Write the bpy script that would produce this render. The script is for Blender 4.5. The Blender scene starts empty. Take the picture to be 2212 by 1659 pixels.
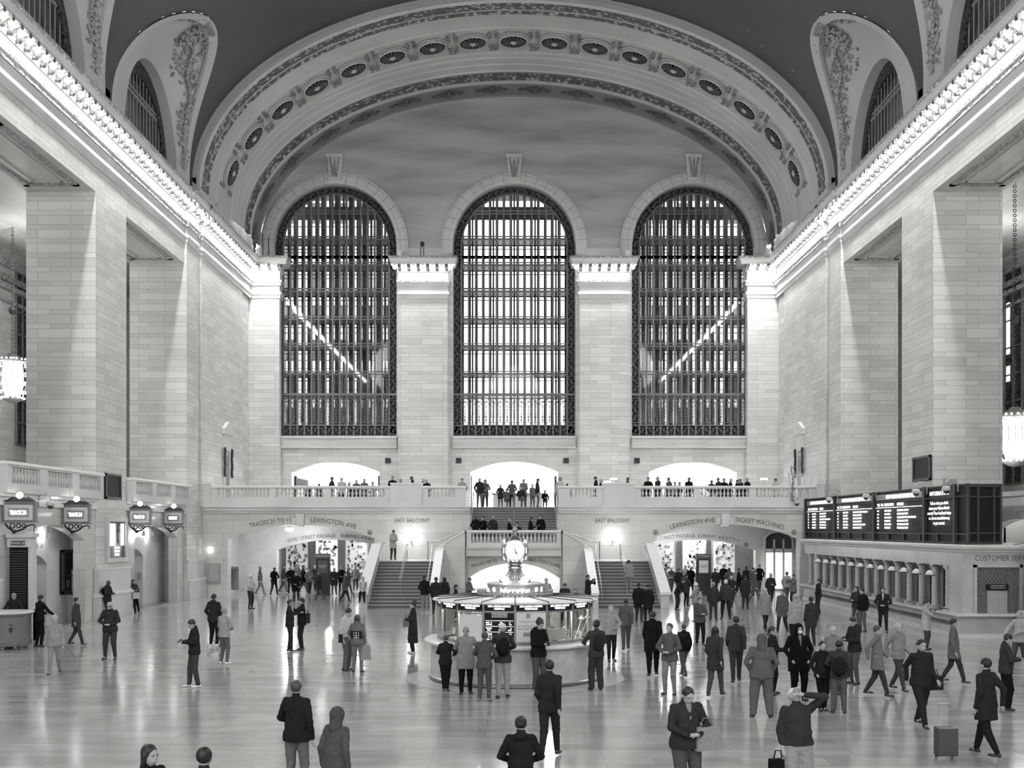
import bpy, math, random
import numpy as np
from mathutils import Vector, Matrix
SC = bpy.context.scene
COL = SC.collection
PI = math.pi
random.seed(7)
# ------------------------------------------------------------------ camera
K = 2357.0            # focal length in pixels of the 2212 x 1659 frame
CX, CZ = -0.1, 4.05   # camera stands on the west stair landing
cam_d = bpy.data.cameras.new('camera'); cam = bpy.data.objects.new('camera', cam_d); COL.objects.link(cam)
cam.location = (CX, 0, CZ); cam.rotation_euler = (PI/2, 0, 0)
cam_d.sensor_width = 36; cam_d.lens = K/2212*36; cam_d.shift_y = 310.5/2212; cam_d.clip_end = 400
SC.camera = cam
# ------------------------------------------------------------------ sky, exposure
w = bpy.data.worlds.new('world'); SC.world = w; w.use_nodes = True
w.node_tree.nodes['Background'].inputs[0].default_value = (1, 1, 1, 1)
w.node_tree.nodes['Background'].inputs[1].default_value = 2.9
SC.view_settings.view_transform = 'Standard'; SC.view_settings.look = 'None'
SC.view_settings.gamma = 1; SC.view_settings.use_curve_mapping = False
SC.view_settings.exposure = 1.5
cy = SC.cycles
cy.max_bounces = 5; cy.diffuse_bounces = 4; cy.glossy_bounces = 2; cy.transmission_bounces = 3
cy.transparent_max_bounces = 10; cy.sample_clamp_indirect = 4; cy.caustics_reflective = False
cy.caustics_refractive = False; cy.use_adaptive_sampling = True; cy.adaptive_threshold = 0.06; cy.adaptive_min_samples = 16
cy.use_denoising = True
try: cy.use_light_tree = True
except Exception: pass
LAMP_W = 62.0         # one cornice lamp
def P(px, py, Y):     # photo pixel -> world point at distance Y
    return Vector((CX+(px-1106)*Y/K, Y, CZ+(1140-py)*Y/K))
def point_light(name, loc, watt, r=.12, spot=None):
    d = bpy.data.lights.new(name, 'POINT'); d.energy = watt; d.shadow_soft_size = r
    o = bpy.data.objects.new(name, d); COL.objects.link(o); o.location = loc; return o
def spot_down(name, loc, watt, r, aim):
    d = bpy.data.lights.new(name, 'SPOT'); d.energy = watt; d.shadow_soft_size = r; d.spot_size = math.radians(168 if abs(aim[0])+abs(aim[1]) > .5 else 150); d.spot_blend = .75
    o = bpy.data.objects.new(name, d); COL.objects.link(o); o.location = loc; o.rotation_euler = Vector(aim).to_track_quat('-Z', 'Y').to_euler(); return o
def portal(loc, sx, sy, rot):
    d = bpy.data.lights.new('window_daylight', 'AREA'); d.shape = 'RECTANGLE'; d.size = sx; d.size_y = sy
    d.cycles.is_portal = True
    o = bpy.data.objects.new('window_daylight', d); COL.objects.link(o); o.location = loc; o.rotation_euler = rot
for _x in (-12.35, .06, 12.45):
    portal((_x, -9.4, 18.5), 8.5, 17, (PI/2, 0, PI))     # the three great west windows behind the camera
    portal((_x, 80.5, 18.5), 8.5, 17, (-PI/2, 0, PI))    # the three east windows
# ------------------------------------------------------------------ materials
MATS = {}
def g3(v): return (v, v, v*.985, 1)
def mat(name, v=.5, rough=.6, metal=0, spec=.5, emit=0, alpha=None):
    if name in MATS: return MATS[name]
    m = bpy.data.materials.new(name); m.use_nodes = True; MATS[name] = m
    b = m.node_tree.nodes['Principled BSDF']
    b.inputs['Base Color'].default_value = g3(v); b.inputs['Roughness'].default_value = rough
    b.inputs['Metallic'].default_value = metal; b.inputs['Specular IOR Level'].default_value = spec
    if emit:
        b.inputs['Emission Color'].default_value = g3(1); b.inputs['Emission Strength'].default_value = emit
    if emit and emit < 4: m.cycles.emission_sampling = 'NONE'
    m.diffuse_color = g3(v)
    return m
def N(m, t, **kw):
    n = m.node_tree.nodes.new(t)
    for k, v in kw.items(): setattr(n, k, v)
    return n
def L(m, a, b): m.node_tree.links.new(a, b)
def ramp(m, fac, stops):
    r = N(m, 'ShaderNodeValToRGB'); e = r.color_ramp.elements
    while len(e) < len(stops): e.new(.5)
    for el, (p, v) in zip(e, stops): el.position = p; el.color = g3(v)
    L(m, fac, r.inputs[0]); return r
def noise_mat(name, v0, v1, scale=(1,1,1), detail=3, rough=.6, bump=0, metal=0, spec=.5, lo=.35, hi=.65, nscale=1.0):
    m = mat(name, (v0+v1)/2, rough, metal, spec); b = m.node_tree.nodes['Principled BSDF']
    tc = N(m, 'ShaderNodeTexCoord'); mp = N(m, 'ShaderNodeMapping'); mp.inputs['Scale'].default_value = scale
    L(m, tc.outputs['Object'], mp.inputs[0]); n = N(m, 'ShaderNodeTexNoise')
    n.inputs['Detail'].default_value = detail; n.inputs['Scale'].default_value = nscale
    L(m, mp.outputs[0], n.inputs['Vector'])
    r = ramp(m, n.outputs[0], [(lo, v0), (hi, v1)]); L(m, r.outputs[0], b.inputs['Base Color'])
    if bump:
        bp = N(m, 'ShaderNodeBump'); bp.inputs['Strength'].default_value = bump; bp.inputs['Distance'].default_value = .1
        L(m, n.outputs[0], bp.inputs['Height']); L(m, bp.outputs[0], b.inputs['Normal'])
    return m
def stone_mat(name, v0, v1, mortar, bw=1.9, bh=.6, ms=.014, rough=.55, spec=.4, squash=1.0, warp=0):
    m = mat(name, (v0+v1)/2, rough, 0, spec); b = m.node_tree.nodes['Principled BSDF']
    ge = N(m, 'ShaderNodeNewGeometry'); sx = N(m, 'ShaderNodeSeparateXYZ'); L(m, ge.outputs['Position'], sx.inputs[0])
    sn = N(m, 'ShaderNodeSeparateXYZ'); L(m, ge.outputs['Normal'], sn.inputs[0])
    ab = N(m, 'ShaderNodeMath', operation='ABSOLUTE'); L(m, sn.outputs[0], ab.inputs[0])
    gt = N(m, 'ShaderNodeMath', operation='GREATER_THAN'); L(m, ab.outputs[0], gt.inputs[0]); gt.inputs[1].default_value = .6
    mx = N(m, 'ShaderNodeMix'); L(m, gt.outputs[0], mx.inputs['Factor']); L(m, sx.outputs[0], mx.inputs['A']); L(m, sx.outputs[1], mx.inputs['B'])
    cb = N(m, 'ShaderNodeCombineXYZ'); L(m, mx.outputs['Result'], cb.inputs[0]); 
    zo = sx.outputs[2]
    if warp:     # alternate tall and narrow courses
        w1 = N(m, 'ShaderNodeMath', operation='MULTIPLY'); L(m, zo, w1.inputs[0]); w1.inputs[1].default_value = PI/bh
        w2 = N(m, 'ShaderNodeMath', operation='COSINE'); L(m, w1.outputs[0], w2.inputs[0])
        w3 = N(m, 'ShaderNodeMath', operation='MULTIPLY_ADD'); L(m, w2.outputs[0], w3.inputs[0]); w3.inputs[1].default_value = warp; L(m, zo, w3.inputs[2]); zo = w3.outputs[0]
    L(m, zo, cb.inputs[1])
    br = N(m, 'ShaderNodeTexBrick'); L(m, cb.outputs[0], br.inputs['Vector'])
    br.inputs['Color1'].default_value = g3(v0); br.inputs['Color2'].default_value = g3(v1); br.inputs['Mortar'].default_value = g3(mortar)
    br.inputs['Scale'].default_value = 1; br.inputs['Brick Width'].default_value = bw; br.inputs['Row Height'].default_value = bh
    br.inputs['Mortar Size'].default_value = ms; br.inputs['Mortar Smooth'].default_value = .2; br.inputs['Bias'].default_value = 0
    br.squash = squash; br.squash_frequency = 3; br.offset = .37
    nz = N(m, 'ShaderNodeTexNoise'); nz.inputs['Scale'].default_value = .35; nz.inputs['Detail'].default_value = 3
    L(m, ge.outputs['Position'], nz.inputs['Vector'])
    r = ramp(m, nz.outputs[0], [(.3, .84), (.7, 1.0)])
    mu = N(m, 'ShaderNodeMix', data_type='RGBA', blend_type='MULTIPLY'); mu.inputs['Factor'].default_value = 1
    L(m, br.outputs[0], mu.inputs['A']); L(m, r.outputs[0], mu.inputs['B']); L(m, mu.outputs['Result'], b.inputs['Base Color'])
    return m
STONE = stone_mat('stone_blocks', .62, .76, .34, bw=1.45, bh=.31, ms=.010, warp=.05)
STONE_S = stone_mat('stone_blocks_polished', .60, .68, .42, bw=1.5, bh=.75, ms=.010, rough=.16, spec=.5)
VOUS = noise_mat('stone_plain', .58, .68, (.4,.4,.4), rough=.5)
STONE_P = noise_mat('stone_trim', .58, .68, (.5,.5,.5), rough=.5)
LEDGE = mat('stone_ledge_pale', .74, .3)
PLASTER = noise_mat('cream_plaster', .50, .58, (.3,.3,.3), rough=.7)
VAULT = noise_mat('painted_vault', .072, .092, (.12,.12,.12), rough=.5)
TYMP = noise_mat('mottled_tympanum_stone', .32, .52, (.13,.13,.75), detail=9, rough=.7, lo=.30, hi=.62, nscale=1.2)
DARKPANEL = mat('soffit_panel_grey', .24, .6)
IRON = mat('painted_iron', .18, .55, spec=.3)
IRON_D = mat('dark_iron', .045, .6, spec=.3)
BRASS = mat('brass', .36, .3, .85)
BRONZE = noise_mat('dark_bronze', .03, .07, (3,3,3), rough=.45, spec=.5)
BLACK = mat('black', .012, .45, spec=.15)
WHITE = mat('white_paint', .8, .5)
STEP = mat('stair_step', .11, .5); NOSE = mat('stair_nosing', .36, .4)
ENGR = mat('engraved_letter', .10, .7)
LAMP = mat('lamp_bulb', .9, .3, emit=9)
LAMP2 = mat('lamp_globe', .9, .3, emit=4.5)
SIGNLIT = mat('lit_lettering', .9, .3, emit=1.3)
SCREENLIT = mat('lit_screen', .9, .3, emit=.7)
def floor_mat():
    m = mat('marble_floor', .45, .2); b = m.node_tree.nodes['Principled BSDF']; b.inputs['IOR'].default_value = 1.75
    tc = N(m, 'ShaderNodeTexCoord'); br = N(m, 'ShaderNodeTexBrick'); L(m, tc.outputs['Object'], br.inputs['Vector'])
    for k, v in (('Color1', .34), ('Color2', .45), ('Mortar', .28)): br.inputs[k].default_value = g3(v)
    br.inputs['Scale'].default_value = 1; br.inputs['Brick Width'].default_value = 1.5; br.inputs['Row Height'].default_value = .62
    br.inputs['Mortar Size'].default_value = .008; br.offset = .41; br.inputs['Bias'].default_value = -.1
    nz = N(m, 'ShaderNodeTexNoise'); mp = N(m, 'ShaderNodeMapping'); mp.inputs['Scale'].default_value = (.5, 2.2, 1)
    L(m, tc.outputs['Object'], mp.inputs[0]); L(m, mp.outputs[0], nz.inputs['Vector']); nz.inputs['Scale'].default_value = 1.3; nz.inputs['Detail'].default_value = 4
    r = ramp(m, nz.outputs[0], [(.3, .78), (.7, 1.05)])
    mu = N(m, 'ShaderNodeMix', data_type='RGBA', blend_type='MULTIPLY'); mu.inputs['Factor'].default_value = 1
    L(m, br.outputs[0], mu.inputs['A']); L(m, r.outputs[0], mu.inputs['B']); L(m, mu.outputs['Result'], b.inputs['Base Color'])
    r2 = ramp(m, nz.outputs[0], [(.3, .125), (.75, .175)]); L(m, r2.outputs[0], b.inputs['Roughness'])
    bp = N(m, 'ShaderNodeBump'); bp.inputs['Strength'].default_value = .012; bp.inputs['Distance'].default_value = .05
    L(m, nz.outputs[0], bp.inputs['Height']); L(m, bp.outputs[0], b.inputs['Normal'])
    return m
FLOOR = floor_mat()
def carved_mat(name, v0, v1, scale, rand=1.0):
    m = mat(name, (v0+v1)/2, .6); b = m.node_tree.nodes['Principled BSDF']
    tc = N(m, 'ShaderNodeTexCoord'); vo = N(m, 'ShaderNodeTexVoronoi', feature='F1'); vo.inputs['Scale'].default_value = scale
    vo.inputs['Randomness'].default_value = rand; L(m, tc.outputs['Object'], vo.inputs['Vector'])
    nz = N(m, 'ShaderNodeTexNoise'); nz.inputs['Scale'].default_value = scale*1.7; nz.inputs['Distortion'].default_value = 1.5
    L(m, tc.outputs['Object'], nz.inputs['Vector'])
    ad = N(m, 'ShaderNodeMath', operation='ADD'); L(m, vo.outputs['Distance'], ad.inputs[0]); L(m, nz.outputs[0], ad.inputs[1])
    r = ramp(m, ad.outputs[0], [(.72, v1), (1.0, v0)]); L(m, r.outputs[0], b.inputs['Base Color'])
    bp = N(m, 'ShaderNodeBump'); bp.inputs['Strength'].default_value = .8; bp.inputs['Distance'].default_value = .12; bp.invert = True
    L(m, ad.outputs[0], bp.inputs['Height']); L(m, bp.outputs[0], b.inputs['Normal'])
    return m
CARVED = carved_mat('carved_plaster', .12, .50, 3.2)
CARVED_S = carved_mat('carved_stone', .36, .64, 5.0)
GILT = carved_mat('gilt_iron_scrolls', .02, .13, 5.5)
def glass_mat(name='window_glass', tint=.9, base=.06):
    m = bpy.data.materials.new(name); m.use_nodes = True; MATS[name] = m; nt = m.node_tree
    nt.nodes.remove(nt.nodes['Principled BSDF']); out = nt.nodes['Material Output']
    t = N(m, 'ShaderNodeBsdfTransparent'); t.inputs[0].default_value = g3(tint)
    gl = N(m, 'ShaderNodeBsdfGlossy'); gl.inputs['Roughness'].default_value = .03; gl.inputs['Color'].default_value = g3(.95)
    lw = N(m, 'ShaderNodeLayerWeight'); pw = N(m, 'ShaderNodeMath', operation='POWER'); L(m, lw.outputs['Facing'], pw.inputs[0]); pw.inputs[1].default_value = 4
    fr = N(m, 'ShaderNodeMath', operation='MULTIPLY_ADD'); L(m, pw.outputs[0], fr.inputs[0]); fr.inputs[1].default_value = .6; fr.inputs[2].default_value = .045
    mx = N(m, 'ShaderNodeMixShader'); L(m, fr.outputs[0], mx.inputs[0]); L(m, t.outputs[0], mx.inputs[1]); L(m, gl.outputs[0], mx.inputs[2])
    L(m, mx.outputs[0], out.inputs[0]); return m
GLASS = glass_mat()
GLASS_MID = glass_mat('window_glass_frosted', .42)
GLASS_SIDE = glass_mat('window_glass_old', .6)
MODIL_SHADE = carved_mat('bracket_self_shade', .16, .34, 9.0)  # darker than the cornice stone; the carving's self-shadow is put into the colour
# ------------------------------------------------------------------ mesh helpers
class MB:
    def __init__(s): s.v = []; s.f = []; s.n = 0
    def add(s, v, f):
        k = s.n; s.v.append(np.asarray(v, float).reshape(-1, 3)); s.n += len(s.v[-1])
        s.f.extend([tuple(i+k for i in q) for q in f]); return s
    def box(s, x0, x1, y0, y1, z0, z1):
        if x0 > x1: x0, x1 = x1, x0
        if y0 > y1: y0, y1 = y1, y0
        if z0 > z1: z0, z1 = z1, z0
        return s.add([(x0,y0,z0),(x1,y0,z0),(x1,y1,z0),(x0,y1,z0),(x0,y0,z1),(x1,y0,z1),(x1,y1,z1),(x0,y1,z1)],
            [(0,3,2,1),(4,5,6,7),(0,1,5,4),(1,2,6,5),(2,3,7,6),(3,0,4,7)])
    def obox(s, c, hx, hy, hz, rz=0, M=None):
        v = np.array([(x*hx,y*hy,z*hz) for z in (-1,1) for x,y in ((-1,-1),(1,-1),(1,1),(-1,1))])
        if M is None:
            ca, sa = math.cos(rz), math.sin(rz); M = np.array([(ca,-sa,0),(sa,ca,0),(0,0,1)])
        v = v @ np.array(M).T + np.array(c)
        return s.add(v, [(0,3,2,1),(4,5,6,7),(0,1,5,4),(1,2,6,5),(2,3,7,6),(3,0,4,7)])
    def prism(s, pts, vec):      # closed polygon (3d points) extruded by vec
        n = len(pts); a = [tuple(p) for p in pts]; b = [tuple(np.array(p)+np.array(vec)) for p in pts]
        return s.add(a+b, [tuple(range(n-1,-1,-1)), tuple(range(n,2*n))]+[(i,(i+1)%n,(i+1)%n+n,i+n) for i in range(n)])
    def grid(s, A, closed_u=False, flip=False):   # A[i][j] 3d points
        A = np.asarray(A, float); n, m = A.shape[:2]; f = []
        for i in range(n-1+(1 if closed_u else 0)):
            for j in range(m-1):
                q = (i*m+j, ((i+1)%n)*m+j, ((i+1)%n)*m+j+1, i*m+j+1); f.append(q[::-1] if flip else q)
        return s.add(A.reshape(-1,3), f)
    def lathe(s, prof, c=(0,0,0), n=16, a0=0, a1=2*PI, sx=1, sy=1):
        full = abs(a1-a0-2*PI) < 1e-6; k = n if full else n+1
        A = [[(c[0]+r*math.cos(a0+(a1-a0)*i/n)*sx, c[1]+r*math.sin(a0+(a1-a0)*i/n)*sy, c[2]+z) for r, z in prof] for i in range(k)]
        return s.grid(A, closed_u=full)
    def tube(s, pts, r, n=8, cap=True):
        pts = [Vector(p) for p in pts]; m = len(pts); rs = r if isinstance(r, (list, tuple)) else [r]*m
        A = []; up = Vector((0,0,1))
        for i, p in enumerate(pts):
            t = (pts[min(i+1,m-1)]-pts[max(i-1,0)]); t = t.normalized() if t.length > 1e-9 else Vector((0,0,1))
            a = t.cross(up)
            if a.length < .05: a = t.cross(Vector((1,0,0)))
            a.normalize(); b = t.cross(a)
            A.append([tuple(p+(a*math.cos(2*PI*j/n)+b*math.sin(2*PI*j/n))*rs[i]) for j in range(n)])
        k = s.n; V = [q for row in A for q in row]
        f = [(i*n+j, i*n+(j+1)%n, (i+1)*n+(j+1)%n, (i+1)*n+j) for i in range(m-1) for j in range(n)]
        if cap: f += [tuple(range(n-1,-1,-1)), tuple(range((m-1)*n, m*n))]
        return s.add(V, f)
    def ball(s, c, r, n=12, m=8, R=None):
        rx, ry, rz = r if isinstance(r, (tuple, list)) else (r, r, r)
        V = [(0,0,-rz)]+[(rx*math.sin(PI*i/m)*math.cos(2*PI*j/n), ry*math.sin(PI*i/m)*math.sin(2*PI*j/n), -rz*math.cos(PI*i/m)) for i in range(1,m) for j in range(n)]+[(0,0,rz)]
        V = np.array(V)
        if R is not None: V = V @ np.array(R).T
        V = V+np.array(c); e = len(V)-1
        f = [(0, 1+(j+1)%n, 1+j) for j in range(n)]
        f += [(1+i*n+j, 1+i*n+(j+1)%n, 1+(i+1)*n+(j+1)%n, 1+(i+1)*n+j) for i in range(m-2) for j in range(n)]
        f += [(e, 1+(m-2)*n+j, 1+(m-2)*n+(j+1)%n) for j in range(n)]
        return s.add(V, f)
    def torus(s, c, R, r, n=16, m=6, M=None):
        A = [[((R+r*math.cos(2*PI*j/m))*math.cos(2*PI*i/n), (R+r*math.cos(2*PI*j/m))*math.sin(2*PI*i/n), r*math.sin(2*PI*j/m)) for j in range(m+1)] for i in range(n)]
        A = np.array(A)
        if M is not None: A = A @ np.array(M).T
        return s.grid(A+np.array(c), closed_u=True)
    def data(s, name, smooth=False):
        me = bpy.data.meshes.new(name); V = np.concatenate(s.v) if s.v else np.zeros((0,3))
        me.from_pydata(V.tolist(), [], s.f)
        if smooth: me.polygons.foreach_set('use_smooth', [True]*len(me.polygons))
        me.update(); return me
    def build(s, name, m, parent=None, smooth=False, bevel=0, off=None, **kw):
        if off is not None:
            s.v = [a-np.array(off) for a in s.v]
        me = s.data(name, smooth); me.materials.append(m)
        o = bpy.data.objects.new(name, me); COL.objects.link(o)
        if smooth and len(me.polygons):
            try: me.shade_auto_smooth
            except Exception: pass
        if off is not None and parent is None: o.location = off
        if parent is not None:
            o.parent = parent
            if off is not None: o.location = Vector(off)-Vector(parent.get('_w', (0,0,0)))
            elif '_w' in parent: o.location = -Vector(parent['_w'])
        if bevel:
            b = o.modifiers.new('bevel', 'BEVEL'); b.width = bevel; b.segments = 2; b.limit_method = 'ANGLE'
        for k, v in kw.items(): o[k] = v
        return o
def autosmooth(o, ang=35):
    me = o.data; me.polygons.foreach_set('use_smooth', [True]*len(me.polygons))
    try: me.set_sharp_from_angle(angle=math.radians(ang))
    except Exception: pass
    return o
def thing(name, loc, label, cat, group=None, rz=0):
    o = bpy.data.objects.new(name, None); COL.objects.link(o); o.empty_display_size = .2
    o.location = loc; o.rotation_euler = (0, 0, rz); o['label'] = label; o['category'] = cat
    if group: o['group'] = group
    return o
def wthing(name, loc, label, cat, group=None):   # parts are written in world coordinates
    o = thing(name, loc, label, cat, group); o['_w'] = [float(c) for c in loc]; return o
def tag(o, label, cat, group=None, kind=None):
    o['label'] = label; o['category'] = cat
    if group: o['group'] = group
    if kind: o['kind'] = kind
    return o
def struct(o, label, cat='wall'): return tag(o, label, cat, kind='structure')
def clone(o, parent=None, **kw):
    c = o.copy(); COL.objects.link(c)
    if parent: c.parent = parent
    for ch in o.children: clone(ch, c)
    for k, v in kw.items():
        if k == 'loc': c.location = v
        elif k == 'rz': c.rotation_euler = (0, 0, v)
        elif k == 'scale': c.scale = v
        else: c[k] = v
    return c
ORD = ['first','second','third','fourth','fifth','sixth','seventh','eighth','ninth','tenth','eleventh','twelfth','thirteenth','fourteenth','fifteenth','sixteenth','seventeenth','eighteenth','nineteenth','twentieth']
def ordn(i):
    if i < 20: return ORD[i]
    t = ['twent','thirt','fort','fift','sixt','sevent','eight','ninet']; n = i+1
    if n > 99: return str(n)+'th'
    return t[n//10-2]+'ieth' if n % 10 == 0 else t[n//10-2]+'y-'+ORD[n%10-1]
TXT = {}
def text_mesh(s, size, align='CENTER', bold=0, sx=1.0, bend=None, depth=.01):
    c = bpy.data.curves.new('t', 'FONT'); c.body = s; c.size = size; c.align_x = align; c.offset = bold; c.resolution_u = 2; c.space_line = 1.0
    o = bpy.data.objects.new('t', c); me = bpy.data.meshes.new_from_object(o)
    bpy.data.objects.remove(o); bpy.data.curves.remove(c)
    V = np.array([v.co[:] for v in me.vertices]).reshape(-1, 3); F = [tuple(p.vertices) for p in me.polygons]; bpy.data.meshes.remove(me)
    if len(V) == 0: return V, F
    V[:, 0] *= sx
    if bend:   # radius of the arc the text runs on (centre below)
        a = V[:, 0]/bend; r = bend+V[:, 1]; V = np.stack([r*np.sin(a), r*np.cos(a)-bend, V[:, 2]], 1)
    return V, F
def text(s, size, loc, face='-Y', mat_=None, parent=None, name='lettering', off=.012, rz=None, **kw):
    V, F = text_mesh(s, size, **kw)
    if rz is None: rz = {'-Y': 0, '+X': PI/2, '-X': -PI/2, '+Y': PI}[face]
    ca, sa = math.cos(rz), math.sin(rz)
    # text plane: x -> right as read, y -> up
    W_ = np.stack([V[:,0]*ca, V[:,0]*sa, V[:,1]], 1)+np.array(loc)+np.array([sa, -ca, 0])*off
    mb = MB(); mb.add(W_, F); return mb.build(name, mat_ or ENGR, parent)
# ================================================================== the hall
W = 18.3; SPR = 24.0; VA, VB = 18.5, 10.9; SA, SB = 18.1, 10.45
PIL = [47.7-12.9*k for k in range(0, 5)]        # near edge of each pillar, 3.8 long
def sweep(mb, path, prof, k=1.0, close=False):
    """profile (d outwards, z) swept along a plan path; d is to the left of the path direction"""
    p = [np.array(q, float) for q in path]; n = len(p); A = []
    for i in range(n):
        a = p[i]-p[i-1] if i else None; b = p[i+1]-p[i] if i < n-1 else None
        if a is None: a = b
        if b is None: b = a
        na = np.array([-a[1], a[0]])/np.hypot(*a); nb = np.array([-b[1], b[0]])/np.hypot(*b)
        m = na+nb; m = m/(np.dot(m, m))*2 if np.dot(m, m) > .05 else na
        A.append([(p[i][0]+m[0]*d*k, p[i][1]+m[1]*d*k, z) for d, z in prof])
    return mb.grid(A)
def wallsheet(mb, u0, u1, zlo, ztop, holes, T, depth, nseg=1):
    """flat wall from u0 to u1 with holes (ua, ub, zbottom, ztopfn); T maps (u, d, z) to a point; d = 0 front"""
    us = {round(u0, 4), round(u1, 4)}
    for k in range(nseg+1): us.add(round(u0+(u1-u0)*k/nseg, 4))
    for a, b, zb, zt in holes:
        for k in range(25): us.add(round(a+(b-a)*k/24, 4))
    us = sorted(us); zt_ = ztop if callable(ztop) else (lambda u: ztop)
    zl_ = zlo if callable(zlo) else (lambda u: zlo)
    for a, b in zip(us[:-1], us[1:]):
        m = (a+b)/2; hs = sorted([h for h in holes if h[0] < m < h[1]], key=lambda h: h[2])
        lo = (zl_(a), zl_(b))
        for h in hs:
            zb = h[2] if callable(h[2]) else (lambda u, v=h[2]: v)
            if h[2] == 0: lo = (h[3](a), h[3](b)); mb.add([T(a,0,lo[0]), T(b,0,lo[1]), T(b,depth,lo[1]), T(a,depth,lo[0])], [(3,2,1,0)]); continue
            if zb(m) > lo[0]+1e-4: mb.add([T(a,0,lo[0]), T(b,0,lo[1]), T(b,0,zb(b)), T(a,0,zb(a))], [(0,1,2,3)])
            mb.add([T(a,0,zb(a)), T(b,0,zb(b)), T(b,depth,zb(b)), T(a,depth,zb(a))], [(0,1,2,3)])
            t = (h[3](a), h[3](b)); mb.add([T(a,0,t[0]), T(b,0,t[1]), T(b,depth,t[1]), T(a,depth,t[0])], [(3,2,1,0)])
            lo = t
        tp = (zt_(a), zt_(b))
        if tp[0] > lo[0]+1e-4 or tp[1] > lo[1]+1e-4: mb.add([T(a,0,lo[0]), T(b,0,lo[1]), T(b,0,tp[1]), T(a,0,tp[0])], [(0,1,2,3)])
    for a, b, zb, zt in holes:
        for u in (a, b):
            z0 = zb(u) if callable(zb) else zb
            if zt(u)-z0 > .01: mb.add([T(u,0,z0), T(u,depth,z0), T(u,depth,zt(u)), T(u,0,zt(u))], [(0,1,2,3)])
def seg_arch(c, half, zs, rise):
    R = (half*half+rise*rise)/(2*rise)
    return lambda u: zs+rise-R+math.sqrt(max(0, R*R-(u-c)**2))
def ell_arch(c, half, zs, h):
    return lambda u: zs+h*math.sqrt(max(0, 1-((u-c)/half)**2))
TY = lambda Y: (lambda u, d, z: (u, Y+d, z))
TX = lambda X, s: (lambda u, d, z: (s*(X+d), u, z))
# ---- floor
mb = MB(); mb.add([(-31,-12,0),(31,-12,0),(31,100,0),(-31,100,0)], [(0,1,2,3)])
struct(mb.build('floor', FLOOR), 'polished marble concourse floor of long pale slabs', 'floor')
mb = MB(); mb.box(-18.62,-18.3,-9,76,0,.006); mb.box(-18.32,-17.9,-9,64,0,.004)
struct(mb.build('baseboard_left', noise_mat('floor_border', .50, .60, rough=.25)), 'pale border strip along the left wall', 'baseboard')
# ---- side walls
ENT = [(0.02,19.85),(.06,19.9),(.06,20.05),(.14,20.15),(.14,20.32),(.02,20.34),(.02,20.7),(.1,20.74),(.16,20.95),(.2,21.0),(.2,21.1),(.03,21.12),(.03,21.66),(.08,21.68),(.14,21.8),(.14,22.12),(.55,22.12),(.55,22.3),(.6,22.34),(.64,22.5),(.7,22.55),(.7,22.65),(-.5,22.8)]
for s, side in ((-1, 'left'), (1, 'right')):
    mb = MB(); T = TX(W, s)
    for k, y0 in enumerate(PIL):
        mb.box(s*W, s*(W+3.04), y0, y0+3.8, 0, 18.75)
    mb.box(s*W, s*(W+3.04), 60.6, 76, 0, 22.6)
    mb.box(s*(W-.14), s*(W+.1), 60.58, 62.5, 0, 19.87); mb.box(s*(W-.14), s*W, 63.5, 73.2, 5.3, 19.87)
    mb.box(s*W, s*(W+3.04), -9, 60.6, 18.75, 22.6)
    struct(mb.build(f'wall_{side}', STONE), f'{side} side wall of tall square stone piers and lintel', 'wall')
    # gallery behind the piers
    mb = MB(); X0 = 29
    mb.box(s*X0, s*(X0+.4), -9, 90, 0, 20.4); mb.box(s*(W+3.04), s*X0, -9, 90, 20.0, 20.4)
    mb.box(s*(W+3.04), s*X0, 76, 76.4, 0, 20.0); mb.box(s*(W+3.04), s*X0, -9.4, -9, 0, 20.0)
    struct(mb.build(f'wall_{side}_gallery', STONE), f'outer stone wall and ceiling of the {side} gallery', 'wall')
    mb = MB()
    for z, d, h in ((18.9,.3,.5),(18.1,.2,.35),(17.6,.35,.25),(16.9,.15,.2)): mb.box(s*(X0-d), s*X0, -9, 76, z, z+h)
    struct(mb.build(f'trim_gallery_{side}', CARVED_S), f'carved mouldings high on the {side} gallery wall', 'moulding')
    # coffered soffits in the bays
    mb = MB(); mc = MB()
    for y0 in PIL:
        a, b = y0+3.8, y0+12.9
        for (xa, xb, ya, yb) in ((W+.35, W+.6, a+.9, b-.9), (W+2.45, W+2.7, a+.9, b-.9), (W+.35, W+2.7, a+.9, a+1.15), (W+.35, W+2.7, b-1.15, b-.9)):
            mc.box(s*xa, s*xb, ya, yb, 18.68, 18.76)
        for (xa, xb, ya, yb) in ((W+.85, W+.95, a+1.4, b-1.4), (W+2.1, W+2.2, a+1.4, b-1.4), (W+.85, W+2.2, a+1.4, a+1.5), (W+.85, W+2.2, b-1.5, b-1.4)):
            mb.box(s*xa, s*xb, ya, yb, 18.70, 18.76)
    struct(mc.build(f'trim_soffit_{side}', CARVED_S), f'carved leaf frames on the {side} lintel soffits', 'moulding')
    struct(mb.build(f'trim_soffit_inner_{side}', STONE_P), f'plain inner frames on the {side} lintel soffits', 'moulding')
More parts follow.
